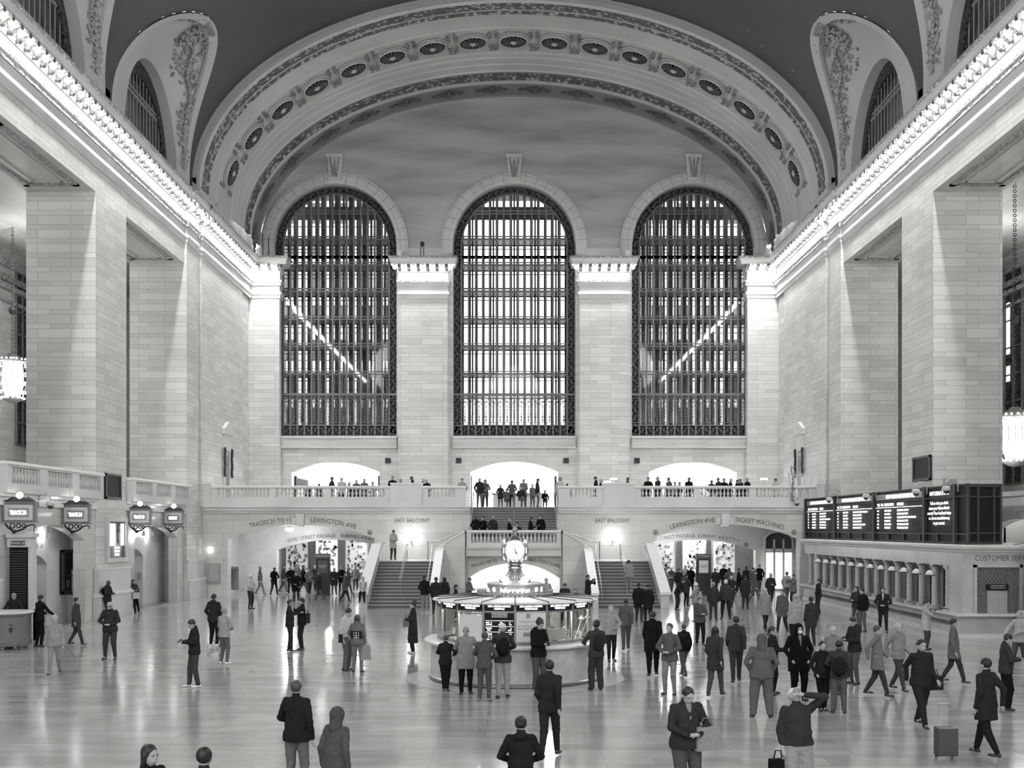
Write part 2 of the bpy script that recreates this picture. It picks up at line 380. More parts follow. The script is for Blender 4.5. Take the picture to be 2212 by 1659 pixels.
# ---- cornice with modillions, both sides, corners, the two piers of the end wall
PITCH = .69
def modillion(mb, c, dirv, along, k=1):
    # scroll bracket under the corona; dirv = outward, along = along the wall
    c = np.array(c, float); d = np.array(dirv+(0,), float); a = np.array(along+(0,), float); hw = .11
    prof = [(0,0),(0,-.36),(.08,-.4),(.16,-.34),(.26,-.2),(.40,-.17),(.48,-.2),(.52,-.12),(.5,0)]
    A = [[c+a*hw*q+d*x*k+np.array([0,0,z]) for x, z in prof] for q in (-1, 1)]
    mb.grid(A); n = len(prof)
    for q in A: mb.add(q, [tuple(range(n))])
lamp_pos = []
paths = {}
for s, side in ((-1, 'left'), (1, 'right')):
    pts = [(s*W, -9), (s*W, 60.6), (s*(W-.14), 60.6), (s*(W-.14), 62.5), (s*W, 62.5), (s*W, 63.5), (s*(W-.14), 63.5), (s*(W-.14), 75.3), (s*16.15, 75.3), (s*16.15, 76.2)]
    if s < 0: pts = [(x, y) for x, y in pts]
    mb = MB(); path = pts if s > 0 else pts
    # d must point to the hall: left of direction for s>0 (+Y dir -> left is -X); right for s<0 -> reverse
    if s < 0: path = pts[::-1]
    md = MB(); sweep(mb, path, ENT)
    yy = -7.8; i = 0
    while yy < 74.6:
        off = .14 if (60.6 < yy < 62.5 or yy > 63.5) else 0
        modillion(md, (s*(W-.14-off), yy, 22.12), (-s, 0), (0, 1))
        if yy+PITCH/2 > 20: lamp_pos.append((s*(W-.44-off), yy+PITCH/2, 21.93, side))
        yy += PITCH
    for j in range(3):
        x = 16.05+.69*j+.35; modillion(md, (s*(x-.35+.02), 75.3-.14, 22.12), (0, -1), (1, 0))
        if j < 2: lamp_pos.append((s*(x+.02), 75.3-.45, 21.93, side+' corner'))
    paths[side] = mb; struct(md.build(f'trim_brackets_{side}', MODIL_SHADE), f'carved scroll brackets under the {side} cornice', 'brackets')
    struct(mb.build(f'trim_cornice_{side}', STONE_P), f'{side} stone cornice with scroll brackets', 'cornice')
    mc = MB()
    sweep(mc, path, [(.205,20.98),(.205,21.11),(.0,21.13)]); sweep(mc, path, [(.165,20.74),(.165,20.93)])
    sweep(mc, path, [(.645,22.5),(.72,22.56),(.72,22.66)])
    struct(mc.build(f'trim_leaf_{side}', CARVED_S), f'carved leaf mouldings along the {side} cornice', 'moulding')
PX0, PX1 = 4.55, 7.87
for s, side in ((-1, 'left'), (1, 'right')):
    a, b = (-PX1, -PX0) if s < 0 else (PX0+.02, PX1+.05)
    mb = MB(); path = [(b, 76.1), (b, 75.3), (a, 75.3), (a, 76.1)]
    path = path[::-1]
    sweep(mb, path, [(-d, z) for d, z in ENT] if False else ENT, 1.0) if False else sweep(mb, path[::-1], ENT, 1.0)
    md = MB()
    for j in range(7):
        x = a-.28+(b-a+.56)*j/6; 
        if j < 6: modillion(md, (x+(b-a+.56)/12, 75.3-.14, 22.12), (0, -1), (1, 0))
        lamp_pos.append((x, 75.3-.42, 21.93, f'{side} window pier'))
    struct(md.build(f'trim_brackets_pier_{side}', MODIL_SHADE), f'carved scroll brackets of the {side} window pier', 'brackets')
    struct(mb.build(f'trim_capital_{side}', STONE_P), f'entablature block crowning the {side} window pier', 'cornice')
    mc = MB(); sweep(mc, path[::-1], [(.205,20.98),(.205,21.11),(.0,21.13)]); sweep(mc, path[::-1], [(.645,22.5),(.72,22.56),(.72,22.66)])
    struct(mc.build(f'trim_leaf_capital_{side}', CARVED_S), f'carved leaf moulding on the {side} window pier', 'moulding')
    mb = MB(); mb.box(a, b, 75.3, 76, 5.3, 20.0); mb.box(a-.12, b+.12, 75.6, 76, 5.3, 22.6); mb.box(a, b, 75.32, 76, 20, 22.6)
    struct(mb.build(f'wall_pier_{side}', STONE), f'{side} stone pier between the great windows', 'wall')
    mb = MB(); mb.box(s*16.15, s*W, 75.3, 76, 5.3, 22.6)
    struct(mb.build(f'wall_corner_{side}', STONE), f'{side} corner pilaster of the end wall', 'wall')
# ---- lamps of the cornice
mbb = MB(); mbb.ball((0,0,0), (.125,.125,.15), 10, 8); bulb = mbb.data('bulb', True); bulb.materials.append(LAMP)
mbs = MB(); mbs.lathe([(0,.19),(.09,.19),(.1,.15),(.06,.1),(.05,.06),(0,.06)], n=10); sock = mbs.data('socket', True); sock.materials.append(BRASS)
cnt = {}
lamp_pos.sort(key=lambda q: (q[3], q[1] if 'pier' not in q[3] and 'corner' not in q[3] else q[0]))
for x, y, z, where in lamp_pos:
    i = cnt.get(where, 0); cnt[where] = i+1
    if 'pier' in where or 'corner' in where: lab = f'bare cornice bulb on the {where}, {ordn(i)} counted from the left'; grp = 'bulbs on the end wall cornice'
    else: lab = f'bare bulb under the {where} side cornice, {ordn(i)} counted from the front'; grp = f'bulbs under the {where} cornice'
    t = thing('cornice_lamp', (x, y, z), lab, 'lamp', grp)
    for me, nm in ((bulb, 'bulb'), (sock, 'socket')):
        o = bpy.data.objects.new(nm, me); COL.objects.link(o); o.parent = t
    dx = .0; 
    spot_down('cornice_light', (x, y, z-.2), LAMP_W, .09, (0, -.15, -1) if 'corner' in where else (0, -.9, -1) if 'pier' in where else ((-.9 if x > 0 else .9), 0, -1))
# ---- vault
def zcut(y):
    for k in range(-1, 5):
        c = 56.05-12.9*k; h = 6.1
        if abs(y-c) < h: return SPR-.9+(30.0-SPR+.9)*math.sqrt(1-((y-c)/h)**2)
    return SPR-.9
ys = []
for k in range(-1, 5):
    c = 56.05-12.9*k
    ys += [c-6.1*math.cos(PI*j/28) for j in range(29)]
ys += [-9, 62.8]; ys = sorted({round(y, 4) for y in ys if -9 <= y <= 62.8})
A = []
for y in ys:
    z0 = max(zcut(y), SPR); ph0 = math.asin(min(1, (z0-SPR)/VB)) if z0 > SPR else 0
    A.append([(VA*math.cos(ph0+(PI-2*ph0)*j/72), y, SPR+VB*math.sin(ph0+(PI-2*ph0)*j/72)) for j in range(73)])
mb = MB(); mb.grid(A)
for s in (-1, 1):     # strip below the springing
    for ya, yb in zip(ys[:-1], ys[1:]):
        inb = zcut((ya+yb)/2) > SPR-.9+1e-6; za, zb = (min(zcut(ya), SPR), min(zcut(yb), SPR)) if inb else (22.6, 22.6)
        if za < SPR-1e-4 or zb < SPR-1e-4: mb.add([(s*VA, ya, za), (s*VA, yb, zb), (s*VA, yb, SPR), (s*VA, ya, SPR)], [(0,1,2,3)])
o = struct(mb.build('ceiling', VAULT), 'dark painted barrel vault with faint stars', 'ceiling'); autosmooth(o, 30)
# stars and faint joint lines of the vault
mb = MB()
for k in range(90):
    y = random.uniform(30, 62); ph = random.uniform(.45, PI-.45); p = np.array([VA*.998*math.cos(ph), y, SPR+VB*.998*math.sin(ph)])
    if p[2] < zcut(y)+.6: continue
    mb.ball(p, .05, 5, 4)
struct(mb.build('trim_stars', mat('gilt_star', .5, .4)), 'tiny gilt stars set in the dark vault', 'star')
# ---- lunette bays
for s, side in ((-1, 'left'), (1, 'right')):
    for k in range(0, 4):
        c = 56.05-12.9*k; n = 32
        Wn = lambda t, X: np.array([s*X, c-4.1*math.cos(t), 22.6+(27.85-22.6)*math.sin(t)**.9])
        def V(t):
            y = c-6.1*math.cos(t); z = SPR-.9+(30.0-SPR+.9)*math.sin(t)
            return np.array([s*VA*math.sqrt(max(0, 1-(max(z-SPR,0)/VB)**2)), y, z])
        mb = MB(); ts = [PI*j/n for j in range(n+1)]
        A = [[tuple(Wn(t, 19.25)), tuple(Wn(t, 18.55))]+[tuple(Wn(t, 18.55)*(1-q)+V(t)*q+np.array([0,0,.5*math.sin(PI*q)*math.sin(t)])) for q in (.15,.3,.5,.7,.85,1)] for t in ts]
        mb.grid(A)
        for ya, yb in ((c-6.45, c-6.1), (c+6.1, c+6.45)): mb.add([(s*VA,ya,22.6),(s*VA,yb,22.6),(s*VA,yb,SPR),(s*VA,ya,SPR)], [(0,1,2,3)])
        mb.add([(s*VA,c-6.1,22.6),(s*18.55,c-4.1,22.6),(s*18.55,c-4.1,22.62),(s*VA,c-6.1,23.1)], [(0,1,2,3)])
        o = struct(mb.build(f'trim_lunette_{side}_{k+1}', PLASTER), f'cream lunette vault over the {ordn(k)} {side} clerestory window from the end wall', 'vault'); autosmooth(o, 40)
        # raised rim along the groin
        mb = MB(); R_ = []
        for t in ts:
            p = V(t); q = Wn(t, 18.55); d = (q-p); d /= np.linalg.norm(d)+1e-9
            R_.append([tuple(p+np.array([-s*.06, 0, -.08])), tuple(p+d*.55+np.array([-s*.06,0,.0])), tuple(p+d*.6+np.array([s*.05,0,.12]))])
        mb.grid(R_); autosmooth(struct(mb.build(f'trim_groin_{side}_{k+1}', mat('cream_rim', .55, .6)), f'pale rim of the {ordn(k)} {side} lunette', 'moulding'))
        # window ironwork
        wn = thing(f'window_{4+k+(0 if s < 0 else 4)}', (s*19.2, c, 22.6), f'arched clerestory window high on the {side} side, {ordn(k)} from the end wall', 'window'); wn['kind'] = 'structure'
        fr = MB(); H = 27.85-22.6
        zt = lambda u: H*math.sin(math.acos(max(-1, min(1, -u/4.1))))**.9
        for j in range(-8, 9):
            u = j*.49
            if zt(u) > .3: fr.box(-.015, .015, u-.035, u+.03, 0, zt(u)-.05)
        for z in (1.2, 3.3, 3.55): fr.box(-.06, .06, -4.1*math.sqrt(max(0,1-(z/H)**2)), 4.1*math.sqrt(max(0,1-(z/H)**2)), z-.04, z+.04)
        fr.build('iron_bars', mat('pale_iron', .34, .5), wn)
        bd = MB(); A = []
        for t in ts:
            p = Wn(t, 0)-np.array([0, c, 22.6]); q = p*np.array([1,.87,.87]); A.append([(-s*.12, p[1], p[2]), (-s*.12, q[1], q[2]), (s*.02, q[1], q[2])])
        bd.grid(A); bd.build('scroll_border', GILT, wn)
        gl = MB(); gl.add([(s*.12, (Wn(t,0)[1]-c), Wn(t,0)[2]-22.6) for t in ts], [tuple(range(n+1))]); gl.build('glazing', GLASS, wn)
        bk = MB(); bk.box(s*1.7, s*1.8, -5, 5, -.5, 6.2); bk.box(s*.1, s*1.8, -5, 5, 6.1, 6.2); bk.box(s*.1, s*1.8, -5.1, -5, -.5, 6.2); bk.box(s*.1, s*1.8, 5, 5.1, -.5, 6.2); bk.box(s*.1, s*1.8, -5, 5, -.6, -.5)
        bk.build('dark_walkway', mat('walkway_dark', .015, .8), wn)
        # sculpture in relief on the spandrel, far half
        if k <= 1:
            rr = random.Random(50+k+(10 if s > 0 else 0)); rel = MB()
            def S(t, q): return Wn(t, 18.55)*(1-q)+V(t)*q+np.array([0,0,.5*math.sin(PI*q)*math.sin(t)])
            def nrm(t, q):
                a = S(t+.01, q)-S(t, q); b = S(t, q+.01)-S(t, q); v = np.cross(a, b); v /= np.linalg.norm(v)+1e-9
                return v if np.dot(v, np.array([-s, 0, -.6])) > 0 else -v
            def leaf(t, q, r, el=2.0, lift=.06):
                p = S(t, q)+nrm(t, q)*lift; a = Vector(rr.uniform(-1,1) for _ in range(3)).normalized()
                Rm = a.to_track_quat('Z', 'Y').to_matrix(); rel.ball(p, (r*.55, r*.55, r*el*.6), 6, 4, R=Rm)
            for j in range(330):     # foliage tree
                t = rr.uniform(1.55, 2.95); qc = .5+.08*math.sin(t*9); q = qc+rr.gauss(0, .13)
                if .12 < q < .85: leaf(t, q, rr.uniform(.06, .15))
            for j in range(30):      # trunk and ribbons
                t = 1.7+j*.043; p = S(t, .5+.06*math.sin(j*.5))+nrm(t,.5)*.1; rel.ball(p, (.11,.16,.16), 6, 4)
            for j in range(26):      # central winged wheel and basket
                a = 2*PI*j/13; rad = .75 if j < 13 else .42; t = 1.62+rad*.11*math.cos(a); q = .62+rad*.30*math.sin(a)
                leaf(t, q, .2, 1.6, .16)
            for j in range(7):       # feathers
                for m_ in range(6): p = S(1.6+.03*(j-3), .8+.03*m_)+nrm(1.6, .8)*.2; rel.ball(p, (.06,.07,.12), 6, 4)
            for j in range(120):
                t = rr.uniform(1.15, 1.95); q = .75+.1*math.cos((t-1.55)*4)+rr.gauss(0, .05); 
                if q < .97: leaf(t, q, rr.uniform(.07, .16), 2, .1)
            o = rel.build('relief_sculpture', noise_mat('relief_plaster', .30, .46, (2,2,2)), off=tuple(S(1.7,.6)), smooth=True)
            tag(o, f'carved foliage and winged emblem on the {ordn(k)} {side} ceiling spandrel', 'sculpture', 'reliefs on the ceiling spandrels')
# ---- great end arch: soffit with bands
def soff(Y, dr, phi): return ((SA-dr)*math.cos(phi), Y, SPR-.3+(SB+.3-dr)*math.sin(phi))
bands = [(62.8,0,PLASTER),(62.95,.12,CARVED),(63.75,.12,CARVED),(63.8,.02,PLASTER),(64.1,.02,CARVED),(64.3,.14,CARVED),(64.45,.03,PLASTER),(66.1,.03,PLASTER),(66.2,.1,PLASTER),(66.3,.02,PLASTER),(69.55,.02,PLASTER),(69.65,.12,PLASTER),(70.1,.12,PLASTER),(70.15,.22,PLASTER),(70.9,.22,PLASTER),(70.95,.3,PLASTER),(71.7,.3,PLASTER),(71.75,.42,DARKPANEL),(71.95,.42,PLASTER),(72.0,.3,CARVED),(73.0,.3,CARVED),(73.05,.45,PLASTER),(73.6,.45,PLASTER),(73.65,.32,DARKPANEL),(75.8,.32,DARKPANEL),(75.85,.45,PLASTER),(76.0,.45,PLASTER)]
groups = {}
for (y0, d0, m), (y1, d1, _) in zip(bands[:-1], bands[1:]):
    mm = groups.setdefault(m.name, (MB(), m))[0]
    mm.grid([[soff(y0, d0, PI*j/96), soff(y1, d1, PI*j/96)] for j in range(97)])
for j, (nm, (mm, m)) in enumerate(groups.items()):
    if m is PLASTER:      # front fascia between soffit and vault
        mm.grid([[(SA*math.cos(PI*i/96), 62.8, SPR-.3+(SB+.3)*math.sin(PI*i/96)), (VA*math.cos(PI*i/96), 62.8, SPR+VB*math.sin(PI*i/96))] for i in range(97)])
        mm.grid([[(s_, y_, 22.6), (s_, y_, 24.2)] for s_, y_ in ((SA, 62.8), (SA, 76))]); mm.grid([[(s_, y_, 22.6), (s_, y_, 24.2)] for s_, y_ in ((-SA, 62.8), (-SA, 76))])
        mm.grid([[(SA, 62.8, 22.6), (SA, 62.8, 24.2)], [(VA+.5, 62.8, 22.6), (VA+.5, 62.8, 24.2)]]); mm.grid([[(-SA, 62.8, 22.6), (-SA, 62.8, 24.2)], [(-VA-.5, 62.8, 22.6), (-VA-.5, 62.8, 24.2)]])
        [mm.grid([[(x_, y_, 22.62) for y_ in (62.8, 76)] for x_ in sorted((q_*(SA+.6), q_*17.5))]) for q_ in (-1, 1)]; [mm.grid([[(x_, y_, 22.62) for y_ in (74.65, 76)] for x_ in sorted((q_*17.5, q_*15.5))]) for q_ in (-1, 1)]
    autosmooth(struct(mm.build(f'trim_arch_{j+1}', m), {'cream_plaster':'plain cream mouldings of the great end arch','carved_plaster':'carved foliage bands of the great end arch','soffit_panel_grey':'grey panel band of the great end arch'}[nm], 'arch'), 25)
# outer pale fillet of the arch ring
mb = MB(); mb.grid([[((SA+.0)*math.cos(PI*i/96), 62.72, SPR-.3+(SB+.3)*math.sin(PI*i/96)), ((SA+.16)*math.cos(PI*i/96), 62.72, SPR-.3+(SB+.46)*math.sin(PI*i/96)), ((SA+.16)*math.cos(PI*i/96), 62.8, SPR-.3+(SB+.46)*math.sin(PI*i/96))] for i in range(97)])
struct(mb.build('trim_arch_fillet', MATS['cream_rim']), 'pale outer fillet of the great end arch', 'arch')
# rosettes
def rosette_meshes():
    ring = MB(); ring.torus((0,0,.05), 1.02, .07, 32, 6); ring.torus((0,0,.05), 1.2, .035, 32, 5)
    oc = [(1.42*math.cos(PI/8+PI/4*i), 1.42*math.sin(PI/8+PI/4*i), .02) for i in range(9)]; ring.tube(oc, .05, 5)
    back = MB(); back.lathe([(0,-.02),(1.0,.03)], n=24)
    pet = MB()
    for i in range(16):
        a = 2*PI*i/16; R = Matrix.Rotation(a, 3, 'Z')
        pet.ball((.68*math.cos(a), .68*math.sin(a), .08), (.27, .075, .08), 8, 5, R=R)
        a += PI/16; pet.ball((.4*math.cos(a), .4*math.sin(a), .12), (.2, .05, .06), 6, 4, R=Matrix.Rotation(a, 3, 'Z'))
    boss = MB(); boss.ball((0,0,.14), (.16,.16,.12), 10, 6)
    for i in range(6): boss.ball((.2*math.cos(i*PI/3), .2*math.sin(i*PI/3), .1), .08, 6, 5)
    sp = MB(); r2 = random.Random(4)
    for sx in (-1, 1):
        for sy in (-1, 1):
            for j in range(16):
                sp.ball((sx*(1.27+r2.uniform(-.12,.12)), sy*(.55+r2.random()*1.0), .05), (r2.uniform(.05,.12), r2.uniform(.05,.14), .05), 6, 4)
    out = []
    for nm, q, m in (('ring', ring, MATS['cream_rim']), ('sunk_disc', back, mat('rosette_ground', .02, .7)), ('petals', pet, mat('rosette_petal', .10, .6)), ('boss', boss, MATS['cream_rim']), ('leaf_sprays', sp, mat('spray_grey', .24, .6))):
        me = q.data(nm, True); me.materials.append(m); out.append((nm, me))
    return out
RM = rosette_meshes(); NR = 17
def arc_pts(n, span, dr, Y):   # equal spacing along the ellipse, centred on the crown
    ph = np.linspace(0, PI, 2001); x = (SA-dr)*np.cos(ph); z = SPR-.3+(SB+.3-dr)*np.sin(ph); l = np.concatenate([[0], np.cumsum(np.hypot(np.diff(x), np.diff(z)))])
    mid = l[-1]/2; return [float(np.interp(mid+(i-(n-1)/2)*span, l, ph)) for i in range(n)]
for i, ph in enumerate(arc_pts(NR, 2.56, .02, 68)[::-1]):
    p = Vector(soff(67.93, .1, ph)); tan = (Vector(soff(68, .02, ph-.01))-Vector(soff(68, .02, ph+.01))).normalized()
    yv = Vector((0, 1, 0)); nv = tan.cross(yv).normalized()
    if nv.dot(Vector((0, 0, SPR))-p) < 0: nv = -nv; 
    M = Matrix((tan, nv.cross(tan), nv)).transposed().to_4x4(); M.translation = p
    t = thing('arch_rosette', p, f'sunk flower rosette in the great arch, {ordn(i)} counted from the left foot', 'rosette', 'rosettes round the great arch'); t.matrix_world = M @ Matrix.Scale(.85, 4)
    for nm, me in RM:
        if nm == 'leaf_sprays' and False: continue
        o = bpy.data.objects.new(nm, me); COL.objects.link(o); o.parent = t
# cartouches on the grey band
rr = random.Random(9); q = MB()
for j in range(70):
    x = rr.gauss(0, .45); y = rr.gauss(0, .22)*(1-abs(x)/1.6)
    if abs(x) < 1.05 and abs(y) < .6: q.ball((x, y, .05), (rr.uniform(.06,.15), rr.uniform(.05,.12), .1), 6, 4)
q.ball((0,0,.1), (.22,.4,.16), 10, 6)
for a in (-1, 1):
    for j in range(8): q.ball((a*(.35+.09*j), .12*math.sin(j*.9)*a, .08), (.09,.07,.08), 6, 4)
cm = q.data('cartouche', True); cm.materials.append(mat('cartouche_grey', .12, .6))
for i, ph in enumerate(arc_pts(16, 2.97, .32, 74.7)[::-1]):
    p = Vector(soff(74.75, .32, ph)); tan = (Vector(soff(68, .32, ph-.01))-Vector(soff(68, .32, ph+.01))).normalized(); nv = tan.cross(Vector((0,1,0))).normalized()
    if nv.dot(Vector((0, 0, SPR))-p) < 0: nv = -nv
    M = Matrix((tan, nv.cross(tan), nv)).transposed().to_4x4(); M.translation = p
    o = bpy.data.objects.new('arch_cartouche', cm); COL.objects.link(o); o.matrix_world = M
    tag(o, f'carved leaf cartouche on the grey arch band, {ordn(i)} counted from the left foot', 'ornament', 'cartouches on the grey band')
# ---- end wall with three great windows and three balcony doorways
WC = [-12.39, .06, 12.5]; WH = 4.26; WZ0, WZS = 10.43, 23.66
DH = 3.06; DZS, DR = 7.92, .72
holes = []
for c in WC: holes.append((c-WH, c+WH, WZ0, ell_arch(c, WH, WZS, WH)))
for c in WC: holes.append((c-DH, c+DH, 5.3, seg_arch(c, DH, DZS, DR)))
top = lambda u: SPR-.3+(SB-.15)*math.sqrt(max(0, 1-(u/(SA-.45))**2))+.3
mb = MB(); wallsheet(mb, -W, W, 5.3, lambda u: min(top(u), 23.0) if abs(u) < SA-.45 else 23.0, [h if h[2] < 10 else (h[0], h[1], WZ0, lambda u: 23.0) for h in holes], TY(76), .9, 36)
struct(mb.build('wall_back', STONE), 'stone end wall between and below the great windows', 'wall')
mb = MB(); wallsheet(mb, -SA+.46, SA-.46, 23.0, top, [(c-WH, c+WH, 23.0, ell_arch(c, WH, WZS, WH)) for c in WC], TY(76.0), .9, 60)
struct(mb.build('wall_tympanum', TYMP), 'mottled stone tympanum above the great windows', 'wall')
for i, c in enumerate(WC):
    mb = MB()      # archivolt
    prof = [(WH+.02, 75.98),(WH+.02, 75.7),(WH+.25, 75.7),(WH+.28, 75.78),(WH+.62, 75.78),(WH+.68, 75.86),(WH+.8, 75.86),(WH+.8, 75.98)]
    mb.grid([[(c-r*math.cos(PI*j/48), y, WZS-.6*(1 if j in (0, 48) else 0)+r*math.sin(PI*j/48)) for r, y in prof] for j in range(49)])
    o = struct(mb.build(f'trim_archivolt_{i+1}', VOUS), f'plain stone arch ring over the {["left","middle","right"][i]} great window', 'arch'); autosmooth(o, 30)
    jb = MB()
    for j in range(19):
        an = PI*(j+.5)/19; ca_, sa_ = math.cos(an), math.sin(an)
        for r0_, r1_, y_ in ((WH+.06, WH+.25, 75.69), (WH+.29, WH+.79, 75.77)): jb.obox((c-(r0_+r1_)/2*ca_, y_, WZS+(r0_+r1_)/2*sa_), (r1_-r0_)/2, .006, .012, M=((-ca_,0,sa_),(0,1,0),(sa_,0,ca_)))
    struct(jb.build(f'trim_archivolt_joints_{i+1}', mat('joint_grey', .2, .8)), f'joints of the {["left","middle","right"][i]} arch ring', 'arch')
    # keystone console
    k = thing('keystone_console', (c, 75.7, 28.3), f'scrolled leaf keystone above the {["left","middle","right"][i]} great window', 'keystone', 'keystones of the great windows')
    kb = MB(); kb.prism([(-.42,.25,.0),(.42,.25,.0),(.5,.25,1.45),(-.5,.25,1.45)], (0,-.35,0)); kb.build('block', STONE_P, k)
    kb = MB(); kb.box(-.58,.58,-.3,.25,1.42,1.62); kb.box(-.46,.46,-.25,.25,-.15,.02); kb.build('cap', STONE_P, k, bevel=.03)
    kb = MB()
    for a in (-1, 1):
        for j in range(7): kb.ball((a*(.1+.035*j), -.14, .15+.19*j), (.09,.09,.13), 8, 5)
    kb.ball((0,-.14,.75), (.07,.1,.6), 8, 6); kb.build('acanthus_leaf', CARVED_S, k, smooth=True)
# sill cornices
for i, c in enumerate(WC):
    mb = MB(); mb.box(c-WH-.04, c+WH+.04, 75.7, 76, 10.25, 10.43); mb.box(c-WH, c+WH, 75.82, 76, 10.05, 10.25); mb.box(c-WH-.04, c+WH+.04, 75.72, 76, 9.58, 9.68)
    struct(mb.build(f'trim_sill_{i+1}', STONE_P, bevel=.02), f'stone sill below the {["left","middle","right"][i]} great window', 'sill')
    mb = MB(); mb.box(c-WH, c+WH, 75.80, 75.95, 9.68, 10.05)
    for j in range(24):
        x = c-WH+(j+.5)*2*WH/24; mb.torus((x, 75.79, 9.87), .11, .03, 10, 5, M=((1,0,0),(0,0,1),(0,1,0))); mb.ball((x+.17, 75.79, 9.9), (.05,.03,.1), 6, 4)
    struct(mb.build(f'trim_sill_carving_{i+1}', VOUS), f'running scroll carving below the {["left","middle","right"][i]} great window', 'moulding')
# plain plinth band over the pier caps
mb = MB()
for a, b in ((-8.1, -4.3), (4.42, 8.25), (-17.9, -16.6), (16.7, 17.9)): mb.box(a, b, 75.9, 76.02, 22.6, 23.5)
struct(mb.build('trim_plinth', VOUS), 'plain plinth stones above the pier entablatures', 'moulding')
# vents beside the balcony doorways
for i, px in enumerate((838, 991, 1223, 1376)):
    p = P(px, 995, 75.97); v = thing('air_vent', p, f'small square dark grille on the end wall, {ordn(i)} counted from the left', 'vent', 'square grilles on the end wall')
    f_ = MB(); f_.box(-.19,.19,-.05,0,-.19,.19); f_.build('frame', BRONZE, v); s_ = MB()
    for j in range(6): s_.box(-.15,.15,-.07,-.04,-.15+.055*j,-.125+.055*j)
    s_.build('slats', IRON_D, v)
# ---- great windows
def scroll_tile(mb, x, z, y, a=.44, kind=0, n=9):
    # one scrolled ironwork tile about the size a
    for q, (sx, sz) in enumerate(((1,1),(-1,-1)) if kind % 2 == 0 else ((1,-1),(-1,1))):
        pts = []
        for j in range(n):
            t = j/(n-1)*2.1*PI; r = a*.24*(1-.33*j/(n-1)*1.6); pts.append((x+sx*(a*.16+r*math.cos(t)*.9-a*.1), y, z+sz*(a*.14+r*math.sin(t))))
        mb.tube(pts, .024, 4, cap=False)
    mb.ball((x, y, z), (.06,.03,.06), 6, 4)
    for sx, sz in ((1,-1),(-1,1),(1,1),(-1,-1)): mb.ball((x+sx*a*.36, y, z+sz*a*.36), (.05,.025,.05), 5, 4)
def grid_zs(): return [19.98, 18.04, 16.11+.0, 14.2, 13.37]
DBL = [(1140-y)/31.01+4.05 for y in (456, 511.5, 568, 625, 685.5, 744, 804)]
ZB1 = 4.05+(1140-851)/31.01      # bottom of glazed grid
ZB2 = 4.05+(1140-918)/31.01
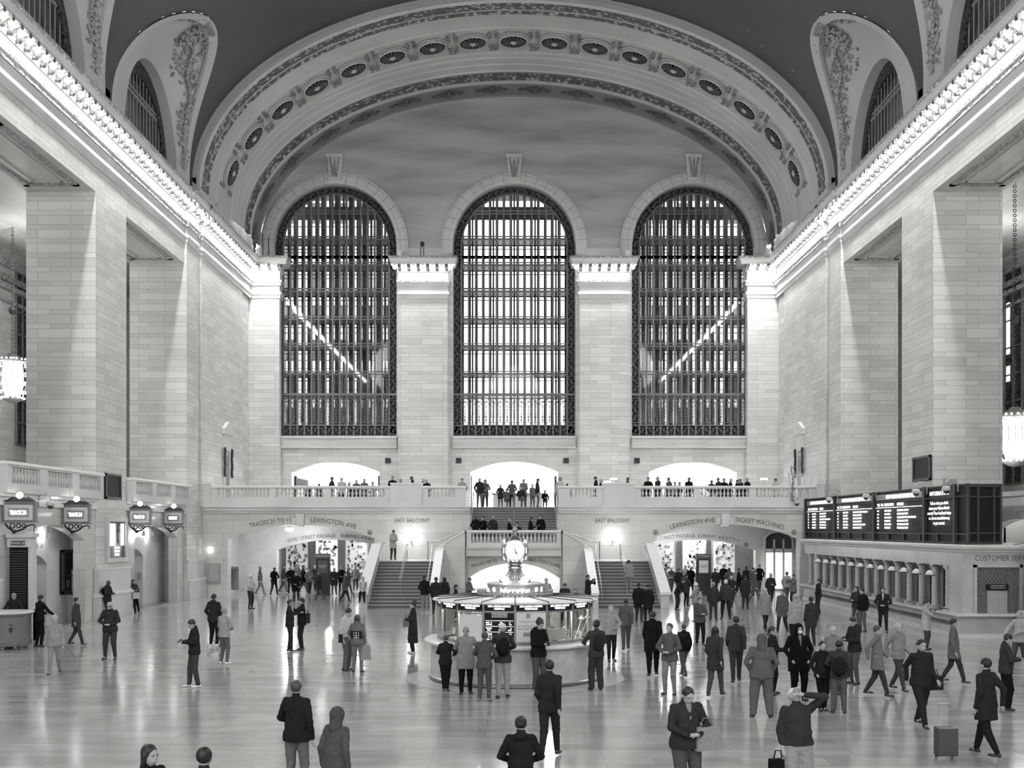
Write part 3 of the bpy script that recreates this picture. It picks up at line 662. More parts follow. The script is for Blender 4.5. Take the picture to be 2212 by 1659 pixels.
for i, c in enumerate(WC):
    nm = ["left","middle","right"][i]
    t = wthing(f'window_{i+1}', (c, 76.3, WZ0), f'{nm} great arched window of iron grid and scroll borders', 'window'); t['kind'] = 'structure'
    IN = .56; hw = WH-IN; ncol = 15; pw = 2*hw/ncol; yf = 76.3
    top_in = lambda u: WZS+hw*math.sqrt(max(0, 1-((u-c)/hw)**2))
    fr = MB()
    for j in range(ncol+1):
        u = c-hw+pw*j; zt = top_in(u) if 0 < j < ncol else WZS; zb = WZ0
        fr.box(u-.05, u+.05, yf-.06, yf+.1, zb, zt)
    for z in DBL:
        h_ = hw*math.sqrt(max(0, 1-((z-WZS)/hw)**2)) if z > WZS else hw
        for dz in (-.1, .1): fr.box(c-h_, c+h_, yf-.05, yf+.1, z+dz-.03, z+dz+.03)
    fr.box(c-WH, c+WH, yf-.09, yf+.1, ZB1-.08, ZB1+.08); fr.box(c-WH, c+WH, yf-.07, yf+.1, ZB2-.04, ZB2+.04); fr.box(c-WH, c+WH, yf-.07, yf+.1, ZB2+.17, ZB2+.21); fr.box(c-WH, c+WH, yf-.08, yf+.1, WZ0, WZ0+.06)
    fr.box(c-WH, c+WH, yf-.07, yf+.1, WZ0+.12, WZ0+.15); fr.box(c-WH, c+WH, yf-.06, yf+.1, ZB1-.28, ZB1-.25)
    # inner arch rib and jamb ribs
    A = [[(c-r*math.cos(PI*j/40), y, WZS+r*math.sin(PI*j/40)) for r, y in ((hw+.05, yf-.06), (hw-.03, yf-.06), (hw-.03, yf+.1))] for j in range(41)]; fr.grid(A)
    A = [[(c-r*math.cos(PI*j/40), y, WZS+r*math.sin(PI*j/40)) for r, y in ((WH, yf-.08), (WH-.06, yf-.08), (WH-.06, yf+.1))] for j in range(41)]; fr.grid(A)
    for a in (-1, 1): fr.box(c+a*WH, c+a*(WH-.05), yf-.08, yf+.1, WZ0, WZS)
    fr.build('iron_grid', IRON, t)
    # scroll border
    sb = MB()
    for a in (-1, 1):
        z = WZ0+.35; kk = 0
        while z < WZS:
            scroll_tile(sb, c+a*(WH-.28), z, yf-.02, .5, kk); z += .5; kk += 1
    for j in range(24):
        an = PI*(j+.5)/24; scroll_tile(sb, c-(WH-.28)*math.cos(an), WZS+(WH-.28)*math.sin(an), yf-.02, .5, j)
    for j in range(ncol):
        u = c-hw+pw*(j+.5); scroll_tile(sb, u, (WZ0+.12+ZB2)/2, yf-.02, .46, j); scroll_tile(sb, u, ZB1-.52, yf-.02, .46, j+1)
        for k_ in range(4):
            z = ZB1-.85-.24*k_; s_ = .32-.05*k_
            sb.torus((u-.09+.02*k_, yf-.02, z), .07, .018, 8, 4, M=((1,0,0),(0,0,1),(0,1,0))); sb.torus((u+.09-.02*k_, yf-.02, z), .07, .018, 8, 4, M=((1,0,0),(0,0,1),(0,1,0)))
        sb.tube([(u, yf, ZB1-.7), (u, yf, ZB2+.2)], .018, 4); sb.ball((u, yf-.02, ZB1-1.8), (.06,.03,.12), 6, 4)
    sb.build('scroll_border', mat('scroll_iron', .16, .5), t)
    bp = MB()     # dark plate behind border scrolls, pierced look comes from the scrolls in front
    for a in (-1, 1): bp.box(c+a*WH, c+a*(hw+.03), yf+.12, yf+.14, WZ0, WZS)
    A = [[(c-r*math.cos(PI*j/40), yf+.13, WZS+r*math.sin(PI*j/40)) for r in (WH, hw+.03)] for j in range(41)]; bp.grid(A)
    bp.box(c-WH, c+WH, yf+.12, yf+.14, WZ0, ZB2); bp.build('border_plate', GILT, t)
    gl = MB(); P_ = [(c-hw, yf+.05, ZB2), (c+hw, yf+.05, ZB2)]+[(c+hw*math.cos(PI*j/30), yf+.05, WZS+hw*math.sin(PI*j/30)) for j in range(31)]; gl.add(P_, [tuple(range(len(P_)))]); gl.build('glazing', GLASS_MID if i == 1 else GLASS_SIDE, t)
    # walkway floors between the two layers
    fl = MB()
    for z in DBL[1:]+[ZB1]: fl.box(c-WH, c+WH, yf+.2, 78.0, z-.06, z+.04)
    for z in DBL[1:]: 
        for q in ((.95,) if i != 1 else ()): fl.box(c-WH, c+WH, 77.0, 77.05, z+q, z+q+.05)
    fl.build('walkways', mat('walkway_glass', .3, .4), t)
    # back layer
    bk = MB(); yb = 78.1; rr = random.Random(i)
    for j in range(ncol+1):
        u = c-hw+pw*j; wd = .10 if i == 1 else (.14 if j % 2 else .07)
        bk.box(u-wd, u+wd, yb, yb+.15, WZ0-1, 28)
    if i != 1:
        for j in range(ncol): u = c-hw+pw*(j+.5)+.06*(j-7)/7; bk.box(u-.05, u+.05, yb-.6, yb-.5, WZ0-1, 28)
    for j in range(5): u = c-hw+2*hw*(j+.5)/5; bk.box(u-.06, u+.06, 77.4, 77.5, WZ0, 28)
    for z in DBL[1:]+[ZB1]:
        bk.box(c-WH, c+WH, yb-.05, yb+.15, z-.1, z+.1); bk.box(c-WH, c+WH, yb, yb+.1, z+.55, z+.57); bk.box(c-WH, c+WH, yb, yb+.15, z-.34, z-.30)
    bk.box(c-WH, c+WH, yb-.05, yb+.15, 26.1, 27.0)
    bk.build('outer_frame', mat('outer_frame_iron', .17, .6), t)
    bs = MB(); bs.box(c-WH-.1, c-WH, 76.9, 80, 9.5, 28.3); bs.box(c+WH, c+WH+.1, 76.9, 80, 9.5, 28.3); bs.box(c-WH, c+WH, 76.9, 80, 28.0, 28.3); bs.box(c-WH, c+WH, 76.9, 80, 9.4, 9.5)
    bs.build('reveal', mat('reveal_grey', .3, .7), t)
# neighbouring facades across the street
for i, (x0, x1, v, nm) in enumerate(((-34, -4.6, .62, 'left'), (5.0, 34, .58, 'right'))):
    b_ = wthing('street_building', (x0, 96, 0), f'neighbouring building seen through the {nm} great window', 'building')
    q = MB(); q.box(x0, x1, 96, 98, -4, 46); q.build('facade', noise_mat(f'facade_{nm}', v*.8, v*1.2, (.2,.2,.6), rough=.8), b_)
    q = MB()
    for a in range(int((x1-x0)/2.2)):
        for b in range(14): q.box(x0+.6+2.2*a, x0+1.7+2.2*a, 95.93, 96, 3*b+.8, 3*b+2.6)
    q.build('windows', mat('facade_glass', .05, .1), b_)
mb = MB(); mb.box(-40, 40, 80, 120, -1, -.5)
struct(mb.build('floor_street', mat('street_grey', .2, .8)), 'street beyond the end wall', 'street')
# ---- front wall behind the camera, open windows
mb = MB(); wallsheet(mb, -W-.3, W+.3, 0, 36, [(c-WH, c+WH, WZ0, ell_arch(c, WH, WZS, WH)) for c in WC], TY(-9), -.4, 36)
struct(mb.build('wall_front', STONE), 'west end wall with three great windows', 'wall')
mb = MB()
for c in WC:
    for j in range(16): u = c-WH+2*WH*j/15; mb.box(u-.04, u+.04, -9.3, -9.2, WZ0, WZS+WH*math.sqrt(max(0,1-((u-c)/WH)**2)))
    for z in DBL: mb.box(c-WH, c+WH, -9.3, -9.2, z-.1, z+.1)
struct(mb.build('window_20', IRON), 'iron grid of the west windows', 'window')
# ================================================================== east balcony, stairs
BAL = 5.3
def baluster_mesh():
    m = MB(); m.lathe([(0,0),(.055,0),(.055,.05),(.03,.07),(.045,.12),(.072,.2),(.065,.28),(.032,.4),(.028,.44),(.05,.47),(.05,.55),(0,.55)], n=8)
    me = m.data('baluster', True); me.materials.append(STONE_P); return me
BME = baluster_mesh()
def balustrade(label, p0, p1, ztop, secs, thick=.34, base_h=.42, n_total_h=1.2, group='balustrades of the hall', rail_over=.06, name='balustrade'):
    """straight run from p0 to p1 in plan; secs = list of (t0, t1, n) openings along it in metres"""
    p0 = np.array(p0, float); p1 = np.array(p1, float); Ln = np.linalg.norm(p1-p0); d = (p1-p0)/Ln; a = math.atan2(d[1], d[0])
    z0 = ztop-n_total_h; t = thing(name, (p0[0], p0[1], z0), label, 'balustrade', group, a)
    q = MB(); h = thick/2
    q.box(-.02, Ln+.02, -h-rail_over, h+rail_over, n_total_h-.12, n_total_h); q.box(0, Ln, -h, h, n_total_h-.17, n_total_h-.12); q.build('rail', LEDGE, t, bevel=.02)
    q = MB(); q.box(0, Ln, -h, h, 0, base_h); q.build('plinth', STONE_P, t)
    zt = n_total_h-.17; cur = 0
    for s0, s1, n in secs+[(Ln, Ln, 0)]:
        if s0-cur > .02: q = MB(); q.box(cur, s0, -h, h, base_h, zt); q.build('pier', STONE_P, t)
        cur = s1
    sc = (zt-base_h)/.55
    for s0, s1, n in secs:
        for j in range(n):
            o = bpy.data.objects.new('baluster', BME); COL.objects.link(o); o.parent = t; o.location = (s0+(s1-s0)*(j+.5)/n, 0, base_h); o.scale = (1.15, 1.15, sc)
    return t
X64 = lambda px: P(px, 0, 64)[0]
# balcony slab and wall below
for s, side in ((-1, 'left'), (1, 'right')):
    mb = MB(); xa, xb = (-18.3, -2.62) if s < 0 else (2.62, 18.3)
    mb.box(xa, xb, 64.12, 76, 4.6, BAL)
    struct(mb.build(f'floor_balcony_{side}', STONE_P), f'{side} half of the balcony floor', 'floor')
    mb = MB(); mb.box(xa, xb, 63.72, 64.1, 5.22, 5.33); mb.box(xa, xb, 63.86, 64.1, 4.98, 5.05); mb.box(xa, xb, 63.9, 64.1, 4.9, 4.98); mb.box(xa, xb, 63.8, 64.1, 5.05, 5.22)
    struct(mb.build(f'trim_balcony_{side}', STONE_P, bevel=.015), f'moulded ledge below the {side} balcony balustrade', 'moulding')
    c = (X64(492)+X64(808))/2 if s < 0 else (X64(1405)+X64(1732))/2; hf = 4.3
    mb = MB(); wallsheet(mb, xa, xb, 0, 5.0, [(c-hf, c+hf, 0, seg_arch(c, hf, 3.43, .79))], TY(64), .8, 4)
    mb.box(-2.62 if s<0 else 2.55, -2.55 if s<0 else 2.62, 64, 66.5, 0, 5.3)
    struct(mb.build(f'wall_balcony_{side}', STONE_S), f'polished stone wall with a wide arch below the {side} balcony', 'wall')
    mb = MB(); kx = X64(649.5) if s < 0 else X64(1566); mb.prism([(kx-.24,63.78,4.88),(kx+.24,63.78,4.88),(kx+.2,63.78,4.12),(kx-.2,63.78,4.12)], (0,.3,0))
    for a in (-1, 1): mb.box(kx+a*.26, kx+a*.50, 63.93, 64.05, 4.25, 4.62)
    struct(mb.build(f'trim_keystone_{side}', STONE_P), f'keystone block over the {side} balcony arch', 'keystone')
    R = (hf*hf+.79*.79)/(2*.79)+.32
    def arc_text(st, px0, px1, size, cc, Y, zap, R_, nm, par):
        xm = (P(px0,0,Y)[0]+P(px1,0,Y)[0])/2; V, F = text_mesh(st, size); wd = V[:,0].max()-V[:,0].min(); sx = (P(px1,0,Y)[0]-P(px0,0,Y)[0])/wd
        V[:,0] = V[:,0]*sx+(xm-cc); a = V[:,0]/R_; r = R_+V[:,1]; q = MB(); q.add(np.stack([cc+r*np.sin(a), np.full(len(V), Y-.015), zap+r*np.cos(a)-R_], 1), F)
        return tag(q.build(nm, ENGR), par, 'lettering')
    if s < 0:
        arc_text('TRACKS 21 TO 11', 540, 629, .40, c, 64, 4.40, R, 'engraved_words', 'engraved words TRACKS 21 TO 11 over the left arch')
        arc_text('LEXINGTON AVE', 671, 769, .40, c, 64, 4.40, R, 'engraved_words', 'engraved words LEXINGTON AVE over the left arch')
        arc_text('42ND STREET PASSAGE', 620, 725, .34, P(722,0,71)[0], 71, 3.42, 14, 'engraved_words', 'engraved words 42ND STREET PASSAGE inside the left arch')
        arc_text('SUBWAY 4·5·6·7', 735, 808, .34, P(722,0,71)[0], 71, 3.42, 14, 'engraved_words', 'engraved words SUBWAY 4 5 6 7 inside the left arch')
        text('EAST BALCONY', .36, (P(890,0,64)[0], 64, 4.36), sx=.80); bpy.data.objects[-1] if False else None
    else:
        arc_text('LEXINGTON AVE', 1447, 1544, .40, c, 64, 4.40, R, 'engraved_words', 'engraved words LEXINGTON AVE over the right arch')
        arc_text('TICKET MACHINES', 1588, 1694, .40, c, 64, 4.40, R, 'engraved_words', 'engraved words TICKET MACHINES over the right arch')
        arc_text('ND STREET PASSAGE', 1406, 1501, .34, P(1500,0,71)[0], 71, 3.42, 14, 'engraved_words', 'engraved words ND STREET PASSAGE inside the right arch')
        arc_text('SUBWAY 4·5·6·7·S→', 1507, 1597, .34, P(1500,0,71)[0], 71, 3.42, 14, 'engraved_words', 'engraved words SUBWAY 4 5 6 7 S with an arrow inside the right arch')
        text('EAST BALCONY', .36, (P(1323,0,64)[0], 64, 4.36), sx=.80)
    # round accessibility marks
for i, (px, py, Y) in enumerate(((799,1150,64),(1416,1150,64),(1715,1150,64),(1612,1177,71))):
    p = P(px, py, Y-.02); q = MB(); q.torus((p[0], p[1], p[2]), .13, .015, 20, 4, M=((1,0,0),(0,0,1),(0,1,0)))
    q.ball((p[0]-.02, p[1], p[2]+.07), .02, 6, 4); q.tube([(p[0]-.02,p[1],p[2]+.05),(p[0]-.01,p[1],p[2]-.01),(p[0]+.05,p[1],p[2]-.02),(p[0]+.07,p[1],p[2]-.07)], .012, 4); q.torus((p[0]-.01,p[1],p[2]-.04), .05, .01, 12, 4, M=((1,0,0),(0,0,1),(0,1,0)))
    tag(q.build('wheelchair_mark', ENGR), ['round wheelchair mark at the right foot of the left arch','round wheelchair mark at the left foot of the right arch','round wheelchair mark at the right foot of the right arch','small round wheelchair mark on the passage wall inside the right arch'][i], 'sign')
n_eb = 0
for o in list(bpy.data.objects):
    if o.name.startswith('lettering') and o.parent is None:
        o.name = 'engraved_words'; tag(o, f'engraved words EAST BALCONY on the {["left","right"][n_eb]} of the stairs', 'lettering'); n_eb += 1
# balcony balustrades
S64 = K/64
def secs(px0, lst): return [((a-px0)/S64, (b-px0)/S64, n) for a, b, n in lst]
ztop = 6.5
balustrade('long left balustrade of the balcony with three rows of balusters', (X64(458), 63.98), (X64(845), 63.98), ztop, secs(458, [(471,583,14),(597,701,13),(716,832,14)]), base_h=.55)
balustrade('short balustrade between the left pedestal and the stairs', (X64(912), 63.98), (X64(1006), 63.98), ztop, secs(912, [(925,984,7)]), base_h=.55)
balustrade('short balustrade between the stairs and the right pedestal', (X64(1206), 63.98), (X64(1302), 63.98), ztop, secs(1206, [(1231,1288,7)]), base_h=.55)
balustrade('long right balustrade of the balcony with three rows of balusters', (X64(1370), 63.98), (X64(1762), 63.98), ztop, secs(1370, [(1384,1498,14),(1512,1617,13),(1632,1745,14)]), base_h=.55)
for i, (a, b, z) in enumerate(((436,458,6.68),(845,912,6.68),(1302,1370,6.68),(1762,1782,6.68))):
    p = wthing('balcony_pedestal', (X64((a+b)/2), 64, 5.3), ['plain stone block at the far left end of the balcony','wide plain stone pedestal left of the stairs','wide plain stone pedestal right of the stairs','plain stone block at the far right end of the balcony'][i], 'pedestal')
    q = MB(); q.box(X64(a), X64(b), 63.74, 64.22, 5.3, z-.08); q.build('block', STONE_P, p); q = MB(); q.box(X64(a)-.04, X64(b)+.04, 63.7, 64.26, z-.08, z); q.build('cap', LEDGE, p)
# ---- stair flights
def flight(label, x0, x1, y0, y1, z0, z1, n, parent_name='stair_flight', face='y'):
    t = wthing(parent_name, ((x0+x1)/2, y0, z0), label, 'stairs'); st = MB(); ns = MB(); dy = (y1-y0)/n; dz = (z1-z0)/n
    for i in range(n):
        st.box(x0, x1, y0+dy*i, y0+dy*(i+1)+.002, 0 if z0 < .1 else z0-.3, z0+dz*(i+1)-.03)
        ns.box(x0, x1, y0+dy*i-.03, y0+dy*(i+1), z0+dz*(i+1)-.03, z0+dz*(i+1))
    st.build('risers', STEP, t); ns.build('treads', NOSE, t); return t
XA, XB = 4.25, 7.35; LZ = 2.22; CZL = 3.02
for s, side in ((-1, 'left'), (1, 'right')):
    a, b = sorted((s*XA, s*XB)); flight(f'{side} lower flight of dark stairs rising from the floor', a, b, 55, 60, 0, LZ, 14)
    mb = MB(); a, b = sorted((s*2.6, s*8.3)); mb.box(a, b, 60, 64, LZ-.3, LZ); mb.box(*sorted((s*2.6, s*8.3)), 60.3, 60.6, 0, LZ-.3)
    struct(mb.build(f'floor_landing_{side}', STONE_P), f'{side} stair landing', 'floor')
    # inner flight rising towards the centre
    t = wthing('stair_flight', (s*4.2, 62, LZ), f'{side} short flight turning in from the landing to the middle landing', 'stairs'); q = MB()
    for i in range(5): q.box(*sorted((s*2.64, s*(4.3-.34*i))), 60.2, 63.98, LZ+.16*i, LZ+.16*(i+1))
    q.build('risers', STEP, t)
    # outer sloping parapet
    t = wthing('stair_parapet', (s*7.5, 55, 0), f'sloping stone parapet on the outer side of the {side} stairs', 'parapet'); q = MB()
    pr = [(54.6,0),(61.6,0),(61.6,3.05),(60.2,3.05),(54.6,.72)]; q.prism([(s*7.36, y, z) for y, z in pr], (s*.42,0,0)); q.build('wall', STONE_S, t)
    q = MB(); q.prism([(s*7.30, y, z) for y, z in [(54.5,.70),(60.2,3.05),(61.7,3.05),(61.7,3.17),(60.17,3.17),(54.5,.84)]], (s*.54,0,0)); q.build('coping', LEDGE, t)
    q = MB(); q.tube([(s*7.2,54.8,.95),(s*7.2,60.2,3.2),(s*7.2,61.4,3.2)], .03, 6)
    for j in range(4): q.tube([(s*7.2,55+j*1.7,1.03+j*.71),(s*7.37,55+j*1.7,.95+j*.71)], .015, 5)
    q.build('handrail', BRASS, t)
    # inner parapet: along the flight, curving to the middle landing
    path = [(4.22,54.6,.78),(4.22,57,1.85),(4.22,59.0,2.75),(4.16,59.5,2.95),(4.0,59.75,3.08),(3.6,59.7,3.3),(3.05,59.45,3.62),(2.5,59.2,3.90)]
    t = wthing('curved_parapet', (s*4.2, 55, 0), f'curving parapet climbing the inner side of the {side} stairs', 'parapet'); q = MB(); q2 = MB(); A = []; A2 = []
    pp = [np.array((s*x, y)) for x, y, z in path]
    for i, (x, y, z) in enumerate(path):
        d = pp[min(i+1, len(pp)-1)]-pp[max(i-1, 0)]; d /= np.linalg.norm(d); nn = np.array([-d[1], d[0]])*s*1.0
        # inner side toward centre/back
        zb = 0; a_ = pp[i]; b_ = pp[i]-nn*(-.34)
        A.append([(a_[0],a_[1],zb),(a_[0],a_[1],z-.1),(b_[0],b_[1],z-.1),(b_[0],b_[1],zb)])
        a2 = pp[i]-nn*.05; b2 = pp[i]+nn*.39; A2.append([(a2[0],a2[1],z-.1),(a2[0],a2[1],z),(b2[0],b2[1],z),(b2[0],b2[1],z-.1),(a2[0],a2[1],z-.1)])
    q.grid(A); q.add(A[0], [(0,1,2,3)]); q.build('wall', STONE_S, t); q2.grid(A2); q2.add(A2[0][:4], [(0,1,2,3)]); q2.build('coping', LEDGE, t)
    q = MB(); q.tube([(s*4.42,54.5,.5),(s*4.42,54.8,.95),(s*4.42,59.2,2.95),(s*4.5,60.3,3.1)], .03, 6); q.build('handrail', BRASS, t)
    q = MB(); 
    for j in range(3):
        f0 = .25+.2*j; x = 3.9-(3.9-2.6)*f0*1.1; y = 59.72-.5*max(0, f0-.25)-.12; z = 3.0+.75*f0-.32; q.torus((s*x, y, z), .09, .025, 10, 5, M=((1,0,0),(0,0,1),(0,1,0)))
    q.build('pierced_carving', STONE_P, t)
    # handrail in the middle of the lower flight and wall rails
    t = wthing('stair_handrail', (s*5.85, 55, 0), f'freestanding brass handrail in the middle of the {side} lower flight', 'handrail'); q = MB()
    for dx in (-.04, .04): q.tube([(s*5.85+dx,56.2,1.55-.15),(s*5.85+dx,60.0,3.15)], .025, 6)
    q.build('rail', BRASS, t)
    for y, z in ((56.2,.5),(60.0,2.2)):
        q = MB(); q.tube([(s*5.85,y,z),(s*5.85,y,z+.93)], .022, 6); q.build('post', BRASS, t)
    t = wthing('wall_handrail', (s*4.2, 63.6, 3), f'brass rail with post on the {side} landing', 'handrail'); q = MB(); q.tube([(s*4.9,62.3,LZ),(s*4.9,62.3,3.25),(s*4.5,62.2,3.22),(s*3.2,62,3.75)], .03, 6); q.build('rail', BRASS, t)
# middle landing, arch wall below
mb = MB(); mb.box(-2.7, 2.7, 59.3, 62, CZL-.3, CZL); struct(mb.build('floor_landing_middle', STONE_P), 'middle stair landing', 'floor')
flight('middle upper flight of dark stairs up to the balcony', -2.53, 2.53, 61.6, 66.4, CZL, BAL, 14)
mb = MB(); mb.box(-2.62, 2.62, 66.4, 76, 4.9, BAL); struct(mb.build('floor_balcony_middle', STONE_P), 'balcony floor at the head of the stairs', 'floor')
ac = .0; mb = MB()
zt_ = lambda u: float(np.interp(abs(u), [2.5, 3.6, 4.2], [3.35, 2.85, 2.6]))
wallsheet(mb, -4.2, 4.2, 0, zt_, [(-2.72+ac, 2.72+ac, 0, seg_arch(ac, 2.72, 1.10, 1.02))], TY(59.5), .9, 16)
struct(mb.build('wall_stair', STONE_S), 'stone wall with a low arch below the middle landing', 'wall')
mb = MB(); mb.box(-4.0,4.0,62.9,63.1,0,2.16); mb.box(-4.0,-3.9,60.4,63,0,2.16); mb.box(3.9,4.0,60.4,63,0,2.16); mb.box(-2.6,2.6,60.4,63,2.16,2.2)
struct(mb.build('wall_ramp', mat('bright_plaster', .8, .6)), 'bright wall of the ramp behind the low arch', 'wall')
point_light('ramp_light', (-1.5, 61.6, 1.9), 35, .15); point_light('ramp_light', (1.5, 61.6, 1.9), 35, .15)
balustrade('middle balustrade of dark gapped balusters on the stair landing', (-2.55, 59.15), (2.55, 59.15), 3.92, [(.25, 4.85, 22)], n_total_h=.92, base_h=.24, thick=.3)
mb = MB(); mb.box(-2.6, 2.6, 58.98, 59.4, 2.9, 3.02); mb.box(-2.6, 2.6, 59.05, 59.5, 2.5, 2.9)
struct(mb.build('trim_stair', STONE_S, bevel=.02), 'moulded band under the middle balustrade', 'moulding')
for st, a, b, lab in (('TRACKS 100 TO', 1017, 1075, 'engraved words TRACKS 100 TO left of the clock'), ('DINING CONCOURSE', 1130, 1211, 'engraved words DINING CONCOURSE right of the clock')):
    Y = 59.5; R = 4.6; xm = (P(a,0,Y)[0]+P(b,0,Y)[0])/2; V, F = text_mesh(st, .26, bold=.003); sx = (P(b,0,Y)[0]-P(a,0,Y)[0])/(V[:,0].max()-V[:,0].min())
    V[:,0] = V[:,0]*sx+xm-.1; R = 7.2; an = V[:,0]/R; r = R+V[:,1]; q = MB(); q.add(np.stack([.1+r*np.sin(an), np.full(len(V), Y-.02), 2.26+r*np.cos(an)-R], 1), F); tag(q.build('engraved_words', ENGR), lab, 'lettering')
# rails on the upper flight
t = wthing('stair_handrail', (0, 61.6, CZL), 'single thin brass handrail in the middle of the upper flight', 'handrail'); q = MB(); q.tube([(.0,61.5,CZL+.9),(.0,66.3,6.2)], .03, 6); q.build('rail', BRASS, t)
for y, z in ((61.5,CZL),(66.3,BAL)): q = MB(); q.tube([(0,y,z),(0,y,z+.9)], .022, 6); q.build('post', BRASS, t)
for s, side in ((-1, 'left'), (1, 'right')):
    t = wthing('stair_handrail', (s*2.45, 61.6, CZL), f'brass handrail along the {side} cheek of the upper flight', 'handrail'); q = MB(); q.tube([(s*2.42,61.0,CZL+.9),(s*2.42,66.2,6.2),(s*2.42,67,6.2)], .03, 6); q.build('rail', BRASS, t)
    for j in range(4): q = MB(); y = 61.4+1.5*j; z = CZL+.9+(y-61.5)*.475; q.tube([(s*2.42,y,z),(s*2.55,y,z-.03)], .015, 5); q.build('bracket', BRASS, t)
# globe lamps on the wall
for i, px in enumerate((889, 1323)):
    p = P(px, 1161, 63.6); t = wthing('wall_globe_lamp', p, f'bright glass globe lamp on the wall {["left","right"][i]} of the stairs', 'lamp', 'globe lamps beside the stairs')
    q = MB(); q.ball(p, .21, 16, 12); q.build('globe', LAMP2, t, smooth=True); q = MB(); q.tube([(p[0],p[1],p[2]-.2),(p[0],p[1],p[2]-.32),(p[0],p[1]+.4,p[2]-.36)], .03, 6); q.lathe([(0,0),(.09,0),(.11,.05),(0,.05)], (p[0],p[1],p[2]-.26), 10); q.build('bracket', BRASS, t)
    point_light('globe_light', p+Vector((0,-.6,0)), 9, .1)
# ---- passages behind the arches (ground floor) and rooms behind the balcony doorways
def room(name, label, x0, x1, y0, y1, z0, z1, m, floor=False, lights=(), watt=100):
    mb = MB(); mb.box(x0-.1,x0,y0,y1,z0,z1); mb.box(x1,x1+.1,y0,y1,z0,z1); mb.box(x0,x1,y1,y1+.1,z0,z1); mb.box(x0,x1,y0,y1,z1,z1+.1)
    if floor: mb.box(x0,x1,y0,y1,z0-.1,z0)
    struct(mb.build(name, m), label, 'wall')
BRT = mat('bright_plaster'); 
room('wall_passage_left', 'pale walls of the passage behind the left arch', -17.9, -4.4, 64.9, 90, 0, 4.4, noise_mat('passage_stone', .55, .65, rough=.4))
room('wall_passage_right', 'pale walls of the passage behind the right arch', 5.5, 20, 64.9, 90, 0, 4.4, MATS['passage_stone'])
for s, side, cx in ((-1, 'left', P(722,0,71)[0]), (1, 'right', P(1508,0,71)[0])):
    mb = MB(); hf = 3.75; a, b = (-17.9, -4.4) if s < 0 else (5.5, 20)
    wallsheet(mb, a, b, 0, 4.4, [(cx-hf, cx+hf, 0, seg_arch(cx, hf, 2.58, .68))], TY(71), .7, 2)
    struct(mb.build(f'wall_passage_arch_{side}', MATS['passage_stone']), f'inner arched wall of the {side} passage', 'wall')
    for j in range(4):
        x, y = cx+(-2.2+1.5*j), 68+5*j if j else 67.5; z = 3.95
        t = wthing('ceiling_light', (x, y, z), f'bright ceiling light in the {side} passage, {ordn(j)} from the hall', 'lamp', f'ceiling lights of the {side} passage')
        q = MB(); q.ball((x,y,z), (.28,.28,.13), 14, 8); q.build('glass_bowl', LAMP2, t, smooth=True); q = MB(); q.lathe([(0,.1),(.12,.1),(.12,.3),(0,.3)], (x,y,z), 10); q.build('canopy', BRASS, t)
        point_light('passage_light', (x, y, z-.45), 120, .2)
    # shop fronts at the far end
    for j in range(5):
        x = cx-5+2.3*j; t = wthing('shop_front', (x, 84, 0), f'lit shop window in the {side} passage, {ordn(j)} from the left', 'shop window', f'shop windows of the {side} passage')
        q = MB(); q.box(x-.95,x+.95,84,84.3,0,.6); q.box(x-.95,x-.85,84,84.2,.6,3.2); q.box(x+.85,x+.95,84,84.2,.6,3.2); q.box(x-.95,x+.95,84,84.2,3.2,3.4); q.build('frame', IRON, t)
        q = MB(); q.box(x-.85,x+.85,84.1,84.15,.6,3.2); q.build('pane', mat('shop_bright', .6, .3, emit=.28) if j in (1,3) else mat('shop_glow', .5, .3, emit=.12), t)
        q = MB(); rr = random.Random(j+7)
        for k in range(48): a_ = x-.75+rr.random()*1.4; z_ = .7+rr.random()*2.3; q.box(a_, a_+rr.uniform(.08,.22), 84.0, 84.09, z_, z_+rr.uniform(.06,.3))
        q.build('goods', mat('goods_grey', .28, .5), t)
for i, c in enumerate(WC):
    nm = ['left', 'middle', 'right'][i]
    room(f'wall_doorway_{nm}', f'bright room behind the {nm} balcony doorway', c-3.4, c+3.4, 76.9, 82, BAL, 9.2, BRT, floor=True)
    for dx in (-1.5, 1.5): point_light('doorway_light', (c+dx, 79, 8.4), 90, .25)
# chandelier in the middle doorway
p = P(1104, 1018, 77.6); t = wthing('small_chandelier', p, 'glowing round chandelier hanging in the middle balcony doorway', 'chandelier'); q = MB(); rr = random.Random(3)
q.ball(p, .22, 12, 8)
for j in range(60):
    a = rr.uniform(0, 2*PI); z = rr.uniform(-1, 1); r = math.sqrt(1-z*z); q.ball((p[0]+.36*r*math.cos(a), p[1]+.36*r*math.sin(a), p[2]+.42*z), .07, 6, 5)
q.build('bulbs', LAMP, t, smooth=True); q = MB(); q.tube([(p[0],p[1],p[2]+.4),(p[0],p[1],9.0)], .02, 5); q.build('stem', BRASS, t)
point_light('chandelier_light', (p[0], 77.2, p[2]-.6), 120, .2)
